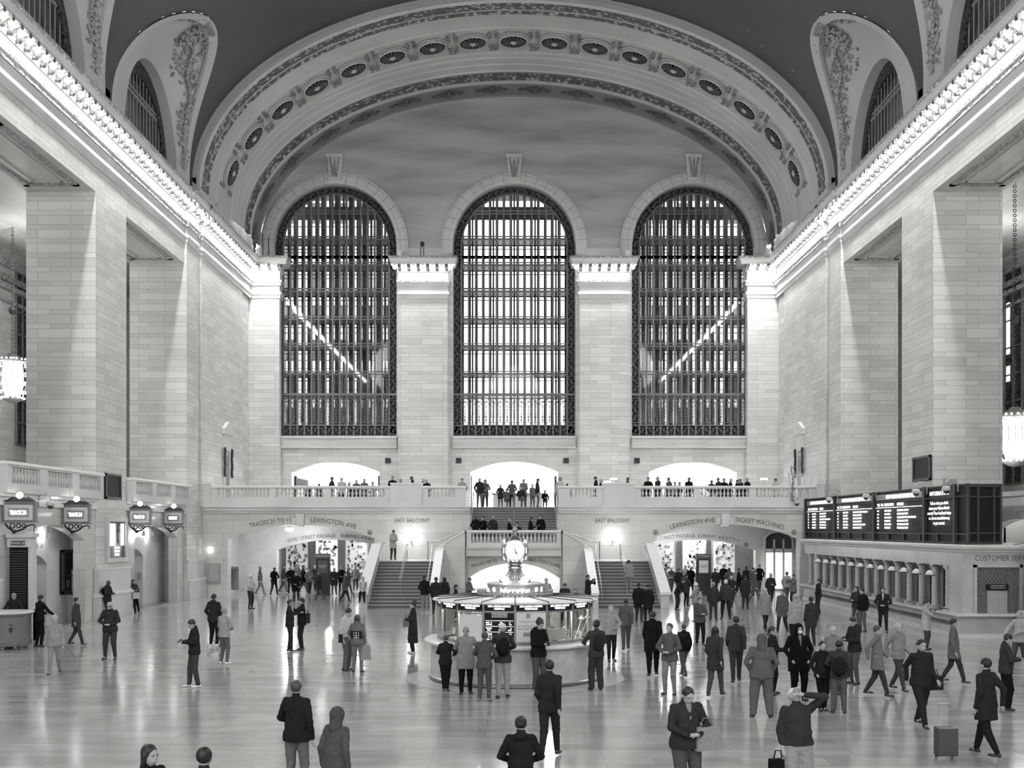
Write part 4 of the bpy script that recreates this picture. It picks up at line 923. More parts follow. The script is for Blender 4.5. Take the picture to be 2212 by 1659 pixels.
# door leaves / posters in the doorways
for i, (px, nm) in enumerate(((633,'left doorway, left jamb'),(816,'left doorway, right jamb'),(1016,'middle doorway, left jamb'),(1201,'middle doorway, right jamb'),(1400,'right doorway, left jamb'))):
    x = P(px, 0, 76.2)[0]; q = MB(); q.box(x-.07, x+.07, 76.95, 77.35, BAL, 7.7); tag(q.build('door_edge', IRON_D), f'dark door edge at the {nm}', 'door')
p = P(646, 1035, 77.5); t = wthing('poster_board', (p[0], 77.2, BAL), 'dark leaning poster board inside the left balcony doorway', 'poster'); q = MB()
q.prism([(p[0]-.45,77.0,BAL),(p[0]+.45,78.2,BAL),(p[0]+.45,78.2,7.45),(p[0]-.45,77.0,7.65)], (.05,.05,0)); q.build('panel', mat('poster_grey', .08, .4), t)
q = MB(); q.prism([(p[0]-.2,77.25,6.2),(p[0]+.3,77.95,6.2),(p[0]+.2,77.8,7.05),(p[0]-.1,77.4,7.05)], (.02,-.04,0)); q.build('picture', mat('picture_pale', .6, .4), t)
# information desk in the middle doorway
t = wthing('counter_desk', (.4, 72.5, BAL), 'pale counter with dark top at the head of the stairs', 'counter'); q = MB(); q.box(-1.35,1.9,72.3,73,BAL,BAL+.95); q.build('front', STONE_P, t); q = MB(); q.box(-1.45,2.0,72.2,73.1,BAL+.95,BAL+1.03); q.build('top', IRON, t)
# glowing tablets / displays on the balcony tables
for i, (px, py) in enumerate(((703,1043),(783,1040),(1312,1042),(1325,1036),(1437,1037),(1520,1040),(1650,1036))):
    p = P(px, py, 68); t = wthing('table_lamp', (p[0], 68, BAL+.75), f'small bright tablet light on the balcony, {ordn(i)} from the left', 'lamp', 'tablet lights on the balcony')
    q = MB(); q.box(p[0]-.22,p[0]+.22,67.9,68.0,p[2],p[2]+.08); q.build('light_bar', LAMP2, t); q = MB(); q.tube([(p[0],68,BAL+.75),(p[0],68,p[2])], .02, 5); q.lathe([(0,0),(.1,0),(.1,.02),(0,.02)], (p[0],68,BAL+.75), 8); q.build('stand', BRASS, t)
for i, px in enumerate((560, 700, 790, 880, 1310, 1450, 1560, 1660)):
    x = P(px, 0, 68)[0]; t = wthing('display_table', (x, 68, BAL), f'pale display table on the balcony, {ordn(i)} from the left', 'table', 'display tables on the balcony')
    q = MB(); q.box(x-1.1,x+1.1,67.6,68.5,BAL+.7,BAL+.75); q.build('table_top', mat('table_wood', .5, .4), t)
    for dx in (-1,1):
        for dy in (67.7,68.4): q = MB(); q.box(x+dx-.04,x+dx+.04,dy-.04,dy+.04,BAL,BAL+.7); q.build('leg', MATS['table_wood'], t)
# corner aedicule doors on the side walls above the balcony
for s, side in ((-1, 'left'), (1, 'right')):
    y = 68.9; t = wthing('corner_doorway', (s*18.1, y, BAL), f'narrow pedimented doorway with hanging garlands on the {side} side wall', 'doorway'); X = s*18.16
    q = MB(); q.prism([(X, y-1.0, 9.9),(X, y+1.0, 9.9),(X, y+1.0, 10.25),(X, y, 10.75),(X, y-1.0, 10.25)], (-s*.22,0,0)); q.box(X, X-s*.12, y-.8, y+.8, 8.9, 9.9); q.build('pediment', STONE_P, t)
    q = MB(); q.box(X, X-s*.1, y-.75, y-.5, BAL, 8.9); q.box(X, X-s*.1, y+.5, y+.75, BAL, 8.9); q.build('jambs', STONE_P, t)
    q = MB(); q.box(X, X-s*.03, y-.5, y+.5, BAL, 8.6); q.build('opening', mat('door_grey', .25, .6), t)
    q = MB()
    for a in (-.85, .85):
        for j in range(14): q.ball((X-s*.16, y+a+.05*math.sin(j), 9.0-.13*j), (.1,.09,.09), 6, 4)
    q.build('garlands', BRONZE, t)
# iron gate at the right end of the balcony and the tall gilt standard
t = wthing('balcony_gate', (16, 65, BAL), 'pale iron fence at the right end of the balcony', 'fence'); q = MB()
for j in range(21): x = P(1703, 0, 65)[0]+j*.085; q.box(x-.012,x+.012,64.95,64.98,BAL+1.0,7.3+(.12 if j%4==0 else 0))
q.box(P(1703,0,65)[0],P(1770,0,65)[0],64.93,65.0,7.15,7.2); q.box(P(1703,0,65)[0],P(1770,0,65)[0],64.93,65.0,6.4,6.45); q.build('bars', mat('fence_pale', .6, .4), t)
for px in (1703, 1769): q = MB(); x = P(px,0,65)[0]; q.box(x-.06,x+.06,64.9,65.02,BAL,7.35); q.build('post', MATS['fence_pale'], t)
q = MB(); x = P(1709,0,64)[0]; rr = random.Random(2)
for j in range(60): q.ball((x+rr.uniform(-.09,.09), 63.7+rr.uniform(-.05,.05), 5.6+j*.035), .05, 5, 4)
tag(q.build('gilt_standard', BRASS, smooth=True), 'tall slender gilt ornament in front of the right balustrade', 'ornament')
# two information kiosks in the passages
for i, (px, py0, py1, lab) in enumerate(((698,1196,1272,'dark upright information pylon in the left passage'),(1519,1196,1268,'dark upright information pylon with white notice in the right passage'))):
    Y = 65.6; s = K/Y; x = P(px,0,Y)[0]; t = wthing('information_kiosk', (x, Y, 0), lab, 'kiosk'); zt = 4.05-(1196-1140)/s
    q = MB(); q.box(x-.42,x+.42,Y-.15,Y+.15,0,zt-.28); q.build('body', mat('kiosk_black', .03, .3), t); q = MB(); q.box(x-.43,x+.43,Y-.18,Y+.18,zt-.28,zt); q.build('header', mat('kiosk_grey', .12, .3), t)
    q = MB(); q.box(x-.28,x+.28,Y-.18,Y-.15,zt-1.15,zt-.4) ; q.build('notice', mat('notice_white', .7, .4) if i else mat('notice_dark', .1, .3), t)
    text('TO TRAINS' if i else 'METRO-NORTH', .12, (x, Y-.185, zt-.18), mat_=WHITE, parent=t, name='header_words').location = -Vector((x, Y, 0))
    text('42ND STREET\nPASSAGE', .09, (x, Y-.19, zt-.75), mat_=ENGR if i else WHITE, parent=t, name='notice_words').location = -Vector((x, Y, 0))
# metal cabinet, lift doors in the left passage, wall cabinet
t = wthing('wall_cabinet', (P(462,0,64)[0], 63.9, 1), 'grey metal cabinet door on the wall left of the left arch', 'cabinet'); a = P(449,1259,63.95); b = P(476,1217,63.95)
q = MB(); q.box(a[0],b[0],63.88,64,a[2],b[2]); q.build('box', mat('cabinet_grey', .33, .5), t); q = MB(); q.box(a[0]+.08,b[0]-.08,63.85,63.9,a[2]+.08,b[2]-.1); q.build('door', mat('cabinet_door', .38, .5), t); q = MB(); q.ball((b[0]-.15,63.84,(a[2]+b[2])/2), .03, 6, 4); q.build('knob', BRASS, t)
t = wthing('fire_alarm_bell', P(453,1188,63.9), 'small round white alarm lamp above the wall cabinet', 'lamp'); q = MB(); q.ball(P(453,1188,63.9), .09, 10, 8); q.build('dome', LAMP2, t, smooth=True)
x = P(509,0,66)[0]; t = wthing('drinking_fountain', (x, 66, 0), 'metal drinking fountain niche on the left side of the left arch', 'fountain'); q = MB(); q.box(x-.25,x+.25,65.8,66.2,.3,1.7); q.build('cabinet', mat('steel', .5, .3, .8), t); q = MB(); q.lathe([(.02,0),(.22,.02),(.25,.12)], (x,65.7,1.55), 12); q.build('basin', MATS['steel'], t)

# arched shop door at the right end of the right passage
x0, x1 = P(1652,0,70.6)[0], P(1712,0,70.6)[0]; xm = (x0+x1)/2; t = wthing('arched_shop_door', (xm, 70.6, 0), 'pale framed arched shop door with glass panes inside the right arch', 'door')
q = MB()
for x in (x0, x0+(x1-x0)/3, x0+2*(x1-x0)/3, x1): q.box(x-.05, x+.05, 70.5, 70.7, 0, 3.3)
for z in (0.0, 2.45, 2.6): q.box(x0, x1, 70.5, 70.7, z, z+.1)
q.tube([(xm-(x1-x0)/2*math.cos(PI*j/16), 70.6, 3.25+.55*math.sin(PI*j/16)) for j in range(17)], .07, 6); q.build('frame', STONE_P, t)
q = MB(); q.box(x0, x1, 70.62, 70.66, .1, 2.45); q.build('door_glass', mat('shop_bright'), t)
q = MB(); q.add([(x0,70.63,2.7),(x1,70.63,2.7)]+[(xm+(x1-x0)/2*math.cos(PI*j/16), 70.63, 3.25+.5*math.sin(PI*j/16)) for j in range(17)], [tuple(range(19))]); q.build('fanlight', mat('fanlight_dark', .06, .2), t)
# ================================================================== information booth
BX, BY = -.02, 29.6
booth = thing('information_booth', (BX, BY, 0), 'round marble and glass information booth in the middle of the floor', 'booth')
def bl(q, nm, m, smooth=False, parent=None, **k): return q.build(nm, m, parent or booth, smooth=smooth, **k)
MARB = noise_mat('speckled_marble', .42, .58, (3,3,3), detail=6, rough=.25, lo=.3, hi=.7)
q = MB(); q.lathe([(2.95,0),(2.95,.012),(2.7,.014),(2.7,.02),(2.35,.02)], n=72); o = struct(q.build('trim_floor_ring', noise_mat('ring_stone', .42, .5, rough=.3), off=(-BX,-BY,0)), 'round stone ring set in the floor around the booth', 'floor'); o.location = (BX, BY, 0); o.data.transform(Matrix.Translation((-BX,-BY,0)))
q = MB(); q.lathe([(2.28,.02),(2.28,.98),(2.2,.98)], n=72); autosmooth(bl(q, 'drum', MARB))
q = MB(); q.lathe([(2.0,.98),(2.42,.98),(2.46,1.01),(2.46,1.05),(2.42,1.08),(1.9,1.08)], n=72); autosmooth(bl(q, 'counter_top', mat('counter_pale', .66, .25)))
q = MB(); q.lathe([(2.29,.02),(2.31,.04),(2.31,.1),(2.28,.12)], n=72); autosmooth(bl(q, 'brass_foot_ring', BRASS))
NF = 16; R0 = 2.08; ZS0, ZS1, ZR = 1.16, 1.93, 2.12     # glass from ZS0 to ZS1, signs ZS1..ZR
def fpt(a, r, z): return (r*math.sin(a), -r*math.cos(a), z)
offA = PI/NF*0
q = MB()
for i in range(NF):
    a = 2*PI*i/NF; p = fpt(a, R0, 0); q.obox((p[0], p[1], (1.08+ZR)/2), .028, .028, (ZR-1.08)/2, a)
bl(q, 'bronze_posts', mat('post_bronze', .32, .35, .6))
LABS = {0: 'MTA METRO-NORTH\nARRIVALS', 1: 'MTA METRO-NORTH\nTIMETABLES', 2: 'MTA METRO-NORTH\nTIMETABLES', -1: 'MTA METRO-NORTH\nTIMETABLES', -2: 'MTA METRO-NORTH\nTIMETABLES', 3: 'MTA METRO-NORTH\nINFORMATION', -3: 'METRO-NORTH', -4: 'INFO', 4: 'INFO'}
hw_ = R0*math.sin(PI/NF); rc = R0*math.cos(PI/NF)
def panel(a, z0, z1, nm, m, out=0, inset=.03, th=.02, w=None):
    q = MB(); ww = (hw_-inset) if w is None else w; c = fpt(a, rc+out, (z0+z1)/2); q.obox(c, ww, th, (z1-z0)/2, a); return bl(q, nm, m)
for i in range(NF):
    k = i if i <= 8 else i-16; a = 2*PI*(k-.5)/NF
    # facet centres measured from the photo sit half a facet to the left
    a -= PI/NF*.0
    panel(a, ZS1+.01, ZR-.01, 'sign_panel', mat('sign_black', .015, .4, spec=.1))
    panel(a, 1.08, ZS0, 'sill', mat('post_bronze'))
    panel(a, ZS1-.03, ZS1+.01, 'transom', mat('post_bronze'), inset=0)
    if k in LABS:
        V, F = text_mesh(LABS[k], .062, bold=.0015); V[:,1] += .035; wd = V[:,0].max()-V[:,0].min(); V[:,0] *= min(1, (hw_*1.5)/wd)
        c = fpt(a, rc+.024, (ZS1+ZR)/2-.02); q = MB(); q.add(np.stack([c[0]+V[:,0]*math.cos(a), c[1]+V[:,0]*math.sin(a), c[2]+V[:,1]], 1), F); bl(q, 'sign_words', SIGNLIT)
    if k not in (0, 1, -1): panel(a, ZS0, ZS1-.03, 'glass_pane', GLASS, th=.006)
def facet(k, u, z, out=.03): a = 2*PI*(k-.5)/NF; c = fpt(a, rc+out, z); return (c[0]+u*math.cos(a), c[1]+u*math.sin(a), z)
def ftext(k, s, size, u, z, m, nm, out=.035, **kw):
    V, F = text_mesh(s, size, **kw); q = MB(); a = 2*PI*(k-.5)/NF; c = facet(k, u, z, out); q.add(np.stack([c[0]+V[:,0]*math.cos(a), c[1]+V[:,0]*math.sin(a), c[2]+V[:,1]], 1), F); return bl(q, nm, m)
def fbox(k, u0, u1, z0, z1, nm, m, out=.03, th=.006):
    q = MB(); a = 2*PI*(k-.5)/NF; c = facet(k, (u0+u1)/2, (z0+z1)/2, out); q.obox(c, abs(u1-u0)/2, th, abs(z1-z0)/2, a); return bl(q, nm, m)
# arrivals screen (facet 0)
fbox(0, -.38, .38, ZS0, ZS1-.03, 'arrivals_screen', mat('sign_black'), .01)
fbox(0, -.2, .21, 1.78, 1.89, 'arrivals_plate', mat('plate_grey', .45, .4), .02); ftext(0, 'ARRIVALS', .095, 0, 1.80, BLACK, 'arrivals_words', .03)
q = MB(); rr = random.Random(5)
for r_ in range(11):
    z = 1.70-.048*r_; c0 = facet(0, 0, z, .03)
    if r_ % 3 == 0: q.obox((c0[0], c0[1], z), .36, .003, .004, -PI/NF)
    else:
        for u0, n in ((-.33, 5), (.0, 3), (.24, 3)):
            for j in range(n):
                if rr.random() < .8: c = facet(0, u0+.032*j, z, .03); q.obox((c[0], c[1], z), .012, .003, .014, -PI/NF)
bl(q, 'arrivals_rows', SCREENLIT)
fbox(1, -.38, .38, ZS0, ZS1-.03, 'timetable_poster', mat('poster_pale', .62, .4), .01)
ftext(1, 'Looking for a timetable?', .062, 0, 1.66, ENGR, 'poster_words')
for j in range(4): fbox(1, -.33+.16*j, -.22+.16*j, 1.48, 1.58, 'poster_square', mat('square_grey', .25, .5), .02); fbox(1, -.315+.16*j, -.235+.16*j, 1.50, 1.565, 'poster_square_inner', MATS['poster_pale'], .024)
fbox(1, -.2, .1, 1.3, 1.4, 'poster_button', mat('square_grey'), .02); fbox(1, -.12, -.02, 1.76, 1.88, 'poster_emblem', mat('square_grey'), .02)
fbox(-1, -.36, .36, ZS0, ZS1-.1, 'blank_board', mat('poster_pale'), .0); fbox(-1, -.38, .38, ZS1-.08, ZS1-.04, 'blind', mat('blind_grey', .3, .5), .02)
fbox(2, -.34, .22, ZS0+.02, ZS0+.32, 'notice_card', mat('poster_pale'), -.04); 
# interior: lamps, desk, shelves, lit core
q = MB(); q.lathe([(.0,.1),(.75,.1),(.75,2.1)], n=24); bl(q, 'core', mat('core_pale', .6, .5))
q = MB(); q.lathe([(1.2,1.0),(1.95,1.0),(1.95,1.04),(1.2,1.04)], n=48); bl(q, 'inner_desk', mat('core_pale'))
rr = random.Random(12); q = MB(); q3 = MB()
for j in range(70):
    a = rr.uniform(-2, 2); r = rr.uniform(.9, 1.85); z = rr.uniform(1.1, 1.25) if r > 1.2 else rr.uniform(1.2, 1.9); p = fpt(a, r, z); (q if j % 2 else q3).obox(p, rr.uniform(.03,.13), .03, rr.uniform(.03,.14), a)
bl(q, 'desk_items', mat('item_dark', .08, .4)); bl(q3, 'leaflets', mat('item_pale', .7, .4))
for k in (-2, 2.6, 3.2):     # anglepoise lamps
    a = 2*PI*k/NF; p = np.array(fpt(a, 1.8, 1.04)); q = MB(); tip = p+np.array([.35*(1 if k < 0 else -1)*-.6, -.05, .62]); q.tube([p, p+np.array([.12,0,.32]), tip], .014, 5); q.lathe([(.01,.1),(.09,0)], tip, 10); bl(q, 'desk_lamp', mat('item_pale'))
point_light('booth_light', (BX-.9, BY-1.3, 1.85), 22, .1); point_light('booth_light', (BX+.9, BY-1.3, 1.85), 22, .1); point_light('booth_light', (BX, BY+.9, 1.85), 40, .1)
# roof
q = MB(); q.lathe([(.5,2.24),(2.2,2.17),(2.24,2.13),(2.2,2.1),(1.9,2.1),(.5,2.1)], n=NF*3, a0=PI/NF, a1=2*PI+PI/NF); bl(q, 'roof', mat('roof_white', .62, .45))
q = MB()
for i in range(NF): a = 2*PI*i/NF; q.tube([fpt(a, 1.0, 2.23), fpt(a, 2.2, 2.18), fpt(a, 2.24, 2.1)], .014, 4)
bl(q, 'roof_ribs', IRON_D)
q = MB(); q.lathe([(.0,2.18),(1.02,2.18),(1.02,2.24),(.95,2.26)], n=48); bl(q, 'crest_base', BRASS)
q = MB(); rr = random.Random(8)
for j in range(52):
    a = 2*PI*j/52; p = fpt(a, 1.0, 2.36); q.ball((p[0], p[1], 2.28), (.04,.04,.05), 6, 5); q.ball((p[0]*1.01, p[1]*1.01, 2.35), (.025,.025,.04), 5, 4); a += PI/52; p = fpt(a, 1.0, 2.36); q.torus((p[0], p[1], 2.30), .035, .01, 8, 4, M=((math.cos(a),0,-math.sin(a)),(math.sin(a),0,math.cos(a)),(0,1,0)))
bl(q, 'crest_leaves', mat('crest_brass', .3, .35, .8), smooth=True)
q = MB(); q.lathe([(.0,2.22),(.72,2.22),(.76,2.24),(.76,2.28),(.74,2.29),(.74,2.50),(.76,2.51),(.76,2.54),(.70,2.57),(0,2.58)], n=48); autosmooth(bl(q, 'sign_drum', mat('drum_brass', .40, .35, .6)))
def ringtext(s, size, zc, R, m, nm, a_off=0, sx=.9, parent=None):
    V, F = text_mesh(s, size, bold=.003); a = V[:,0]*sx/R+a_off; q = MB(); q.add(np.stack([R*np.sin(a), -R*np.cos(a), zc+V[:,1]], 1), F); return bl(q, nm, m, parent=parent)
ringtext('Information', .2, 2.325, .747, SIGNLIT, 'information_words'); ringtext('Information', .2, 2.325, .747, SIGNLIT, 'information_words', 1.75); ringtext('Information', .2, 2.325, .747, SIGNLIT, 'information_words', -1.75)
for a in (-.86, .88): 
    q = MB(); q.ball(fpt(a, .748, 2.395), (.06,.012,.07), 12, 8, R=Matrix.Rotation(a, 3, 'Z')); bl(q, 'round_emblem', SIGNLIT)
# ---- clock
ck = thing('four_faced_clock', (BX, BY, 2.58), 'brass clock with four round lit faces and an acorn finial on top of the booth', 'clock')
def cb(q, nm, m, smooth=False):
    if nm in ('flared_pedestal','flutes','collar','globe_lamp','lamp_cup'): q.v = [np.stack([v[:,0], v[:,1], np.interp(v[:,2], [2.70,2.745,3.2,3.38], [2.535,2.58,2.93,3.09])], 1) for v in q.v]
    q.v = [v-np.array([0,0,2.58]) for v in q.v]; return q.build(nm, m, ck, smooth=smooth)
q = MB(); q.lathe([(.0,2.745),(.42,2.745),(.42,2.8),(.38,2.84),(.33,2.86),(.27,2.93),(.2,3.02),(.155,3.12),(.15,3.22),(.16,3.24)], n=32); autosmooth(cb(q, 'flared_pedestal', BRASS), 50)
q = MB()
for j in range(28): a = 2*PI*j/28; q.tube([(.345*math.cos(a),.345*math.sin(a),2.87),(.21*math.cos(a),.21*math.sin(a),3.03),(.162*math.cos(a),.162*math.sin(a),3.2)], .011, 4)
for j in range(20): a = 2*PI*j/20; q.ball((.40*math.cos(a),.40*math.sin(a),2.82), .028, 6, 4)
cb(q, 'flutes', mat('crest_brass'), True)
q = MB(); q.lathe([(.15,3.2),(.19,3.24),(.19,3.27),(.15,3.29),(.13,3.31),(.17,3.33),(.2,3.35),(.2,3.37),(.15,3.38)], n=24); autosmooth(cb(q, 'collar', BRASS), 50)
ZC = 3.45
q = MB()
for rot in range(4):
    a = PI/4+rot*PI/2
    q.lathe([(.0,-.04),(.05,-.04),(.05,.04),(0,.04)], (.3*math.cos(a), .3*math.sin(a), ZC), 6)
    pts = [(.12*math.cos(a), .12*math.sin(a), ZC-.33),(.27*math.cos(a), .27*math.sin(a), ZC-.27),(.36*math.cos(a), .36*math.sin(a), ZC-.12),(.37*math.cos(a), .37*math.sin(a), ZC+.12),(.28*math.cos(a), .28*math.sin(a), ZC+.27),(.1*math.cos(a), .1*math.sin(a), ZC+.34)]; q.tube(pts, [.05,.06,.07,.07,.06,.04], 8)
q.lathe([(.0,ZC-.36),(.16,ZC-.35),(.26,ZC-.28),(.2,ZC-.26)], n=24); q.lathe([(.24,ZC+.26),(.2,ZC+.32),(.1,ZC+.37),(.05,ZC+.4),(.0,ZC+.4)], n=24)
cb(q, 'case', BRASS, True)
for r_ in range(4):
    a = r_*PI/2; R = Matrix.Rotation(a, 3, 'Z'); 
    q = MB(); q.lathe([(0,.0),(.19,0),(.255,-.03),(.285,-.06)], n=40); V = q.v[0]; q.v[0] = (np.stack([V[:,0], -.335-V[:,2], V[:,1]], 1)) @ np.array(R).T + np.array([0,0,ZC]); f = cb(q, 'clock_face', mat('dial_glow', .9, .3, emit=.75), True)
    q = MB(); q.torus((0,-.33,ZC), .272, .022, 36, 8, M=((1,0,0),(0,0,1),(0,1,0))); q.v[0] = (q.v[0]-np.array([0,0,ZC])) @ np.array(R).T + np.array([0,0,ZC]); cb(q, 'bezel', BRASS, True)
    q = MB()
    for h in range(12): th = 2*PI*h/12; q.obox((.225*math.sin(th), -.345, ZC+.225*math.cos(th)), .008, .003, .018, M=Matrix.Rotation(-th, 3, 'Y').transposed())
    def hand(th, ln, w, back):
        d = (math.sin(th), math.cos(th)); q.tube([(-d[0]*back, -.352, ZC-d[1]*back), (d[0]*ln*.5, -.352, ZC+d[1]*ln*.5), (d[0]*ln, -.352, ZC+d[1]*ln)], [w*.6, w, w*.3], 6)
    hand(math.radians(150), .235, .011, .05); hand(math.radians(163), .165, .014, .04); q.ball((0,-.352,ZC), .018, 8, 6)
    q.v = [(v-np.array([0,0,ZC])) @ np.array(R).T + np.array([0,0,ZC]) for v in q.v]; cb(q, 'hands_and_marks', BLACK)
q = MB(); q.lathe([(.0,0),(.045,0),(.03,.03),(.03,.06),(.06,.09),(.075,.13),(.06,.18),(.03,.22),(.0,.25)], (0,0,ZC+.4), 16)
for j in range(10): a = 2*PI*j/10; q.ball((.06*math.cos(a), .06*math.sin(a), ZC+.53), (.02,.02,.045), 6, 5)
cb(q, 'acorn_finial', BRASS, True)
for a in (-.55, .55, PI-.55, PI+.55):
    p = fpt(a, .52, 2.86); q = MB(); q.ball(p, .105, 16, 12); cb(q, 'globe_lamp', LAMP2, True); q = MB(); q.lathe([(.0,-.12),(.06,-.12),(.04,-.08)], p, 8); cb(q, 'lamp_cup', BRASS)
point_light('clock_light', (BX-.35, BY-.95, 2.9), 5, .1); point_light('clock_light', (BX+.35, BY-.95, 2.9), 5, .1)
# ================================================================== ticket office on the right
TX0 = 16.4; TYa, TYb = 40.0, 61.5; LGR = noise_mat('ticket_stone', .40, .50, rough=.3)
to = wthing('ticket_office', (TX0, TYa, 0), 'long stone ticket office with a row of pilastered windows below the departure board', 'ticket office')
q = MB(); q.box(TX0, 18.25, TYa, TYb, 2.62, 3.3); q.box(TX0-.06, 18.25, TYa-.06, TYb, 0, .86); q.box(TX0, 18.25, TYa, TYa+1.2, .86, 2.62); q.box(18.25, 21.2, TYa, TYa+.3, 0, 3.3); q.box(TX0+.5, 18.2, TYa, TYb, .86, 2.62); q.build('wall', LGR, to)
q = MB(); sweep(q, [(TX0, TYb), (TX0, TYa), (21.3, TYa)][::-1], [(0,3.12),(.06,3.14),(.1,3.18),(.1,3.2),(.22,3.27),(.26,3.34),(.26,3.4),(-.4,3.42)]); q.box(TX0, 21.3, TYa, TYb, 3.3, 3.40); q.build('cornice', STONE_P, to)
q = MB(); sweep(q, [(TX0, TYb), (TX0, TYa), (21.3, TYa)][::-1], [(0,.78),(.3,.8),(.34,.84),(.34,.9),(0,.92)]); sweep(q, [(TX0, TYb), (TX0, TYa), (21.3, TYa)][::-1], [(0,0),(.12,0),(.12,.14),(0,.18)]); q.build('counter', mat('counter_pale'), to)
NP = 14; pit = (TYb-TYa-2.4)/NP; q = MB(); qd = MB(); qg = MB()
for j in range(NP+1):
    y = TYa+1.5+pit*j; q.lathe([(.17,.9),(.17,1.0),(.14,1.06),(.13,2.4),(.16,2.48),(.18,2.62)], (TX0+.12, y, 0), 10); q.box(TX0-.06, TX0+.4, y-.17, y+.17, .9, 1.02); q.box(TX0-.04, TX0+.4, y-.16, y+.16, 2.5, 2.62)
    if j < NP:
        q.box(TX0+.3, TX0+.5, y+.14, y+.5, .9, 2.62)
        qd.box(TX0+.42, TX0+.46, y+.5, y+pit-.14, .92, 2.5)
        for z in (1.3,1.7,2.1): qg.box(TX0+.38, TX0+.42, y+.5, y+pit-.14, z, z+.04)
        qg.box(TX0+.38, TX0+.42, y+.5, y+.54, .92, 2.5); qg.box(TX0+.38, TX0+.42, y+pit-.18, y+pit-.14, .92, 2.5)
q.build('pilasters', LGR, to); qd.build('dark_windows', mat('window_black', .02, .15), to); qg.build('window_grilles', BRONZE, to)
q = MB(); q.tube([(TX0-.12, y, .55) for y in (TYa+.3, TYb-3)], .025, 6)
for j in range(70): y = TYa+.6+.25*j; q.torus((TX0-.1, y, .47), .07, .014, 8, 4, M=((0,0,1),(1,0,0),(0,1,0)))
q.build('scroll_rail', BRONZE, to)
text('CUSTOMER SERVICE', .30, ((TX0+.3+P(2205,0,TYa)[0])/2+.35, TYa, 2.84), sx=.82, parent=to, name='engraved_words').location = -Vector(to['_w'])
# customer service grille door
gx0, gx1 = P(2108,0,TYa)[0], P(2200,0,TYa)[0]
cd = wthing('customer_service_door', ((gx0+gx1)/2, TYa-.1, .9), 'bronze lattice customer service window with a ribbed shutter', 'door'); q = MB()
q.box(gx0-.1,gx0,TYa-.12,TYa,.9,2.7); q.box(gx1,gx1+.1,TYa-.12,TYa,.9,2.7); q.box(gx0-.1,gx1+.1,TYa-.12,TYa,2.6,2.72); q.build('frame', LGR, cd)
q = MB(); q.box(gx0,gx1,TYa-.03,TYa-.01,.9,2.6); q.build('backing', mat('grille_back', .16, .5), cd)
q = MB(); n = 11
for j in range(-n, n+1):
    for sg in (-1, 1):
        pts = []; x0 = (gx0+gx1)/2+j*.14
        for z in np.linspace(.9, 2.6, 24):
            x = x0+sg*(z-1.75)*.8
            if gx0 < x < gx1: pts.append((x, TYa-.05, z))
        if len(pts) > 1: q.tube([pts[0], pts[-1]], .01, 4)
q.build('lattice', BRASS, cd)
q = MB(); q.box(gx0+.38,gx1-.45,TYa-.09,TYa-.05,.92,1.75); q.build('shutter', mat('shutter_grey', .3, .4), cd); q = MB()
for j in range(12): q.box(gx0+.4+.062*j,gx0+.42+.062*j,TYa-.1,TYa-.08,.92,1.74)
q.build('ribs', mat('rib_pale', .5, .4), cd)
q = MB(); q.box(gx0+.34,gx1-.42,TYa-.13,TYa-.08,1.78,1.98); q.build('sign', BLACK, cd); text('METRO-NORTH\nCustomer Service', .075, ((gx0+gx1)/2-.03, TYa-.13, 1.9), mat_=WHITE, parent=cd, name='sign_words').location = -Vector(cd['_w'])
# counter lamps
for j in range(12):
    y = TYa+1.5+pit*(j+.35)*1.02; t = thing('counter_lamp', (TX0, y, 2.5), f'bracket lamp with bell shade over the ticket windows, {ordn(j)} from the near end', 'lamp', 'bracket lamps over the ticket windows')
    if j == 0:
        q = MB(); q.tube([(.0,0,0),(-.18,0,.1),(-.38,0,.06),(-.42,0,-.08)], .018, 5); q.torus((-.12,0,.0), .07, .012, 8, 4, M=((1,0,0),(0,0,1),(0,1,0))); bm = q.data('bracket', True); bm.materials.append(BRONZE)
        q = MB(); q.lathe([(.03,.06),(.1,.03),(.17,-.06),(.19,-.14),(.16,-.14),(.1,-.02)], (-.42,0,-.14), 12); sm = q.data('shade', True); sm.materials.append(mat('shade_glass', .6, .3))
        q = MB(); q.lathe([(.195,-.12),(.2,-.15),(.18,-.15)], (-.42,0,-.14), 12); rm = q.data('rim', True); rm.materials.append(BRONZE)
    for nm, me in (('bracket', bm), ('shade', sm), ('rim', rm)): o = bpy.data.objects.new(nm, me); COL.objects.link(o); o.parent = t
# departure board
DX = 17.05; DZ0, DZ1 = 3.42, 5.68; DYa, DYb = 41.0, 63.6
db = wthing('departure_board', (DX, DYa, DZ0), 'long dark departure board standing on the ticket office roof', 'departure board')
FRM = mat('board_frame', .05, .5, spec=.2); q = MB(); q.box(DX+.04, DX+1.15, DYa, DYb, DZ0, DZ1-.02); q.build('case', mat('board_black', .018, .5, spec=.1), db)
BR = [DYb, 56.0, 49.9, 44.6, 41.9]       # panel borders seen at px 1804 / 1888 / 1997 / 2065
BR = [DYb, 17.15*K/(1804-1106), 17.15*K/(1889-1106), 17.15*K/(1998-1106), 17.15*K/(2064-1106)]
q = MB(); 
for y in BR: q.box(DX-.08, DX+.1, y-.12, y+.12, DZ0, DZ1+.06)
for z in (DZ0+.02, DZ0+.36, DZ1-.46, DZ1-.02): q.box(DX-.05, DX+.06, DYa, DYb, z, z+.06)
q.box(DX-.08, DX+1.2, DYa-.06, DYa+.1, DZ0, DZ0+.1); q.box(DX-.08, DX+1.2, DYa-.06, DYa+.1, DZ1-.1, DZ1+.02)
for x in (DX-.06, DX+.3, DX+.9, DX+1.15): q.box(x, x+.08, DYa-.08, DYa+.05, DZ0, DZ1+.02)
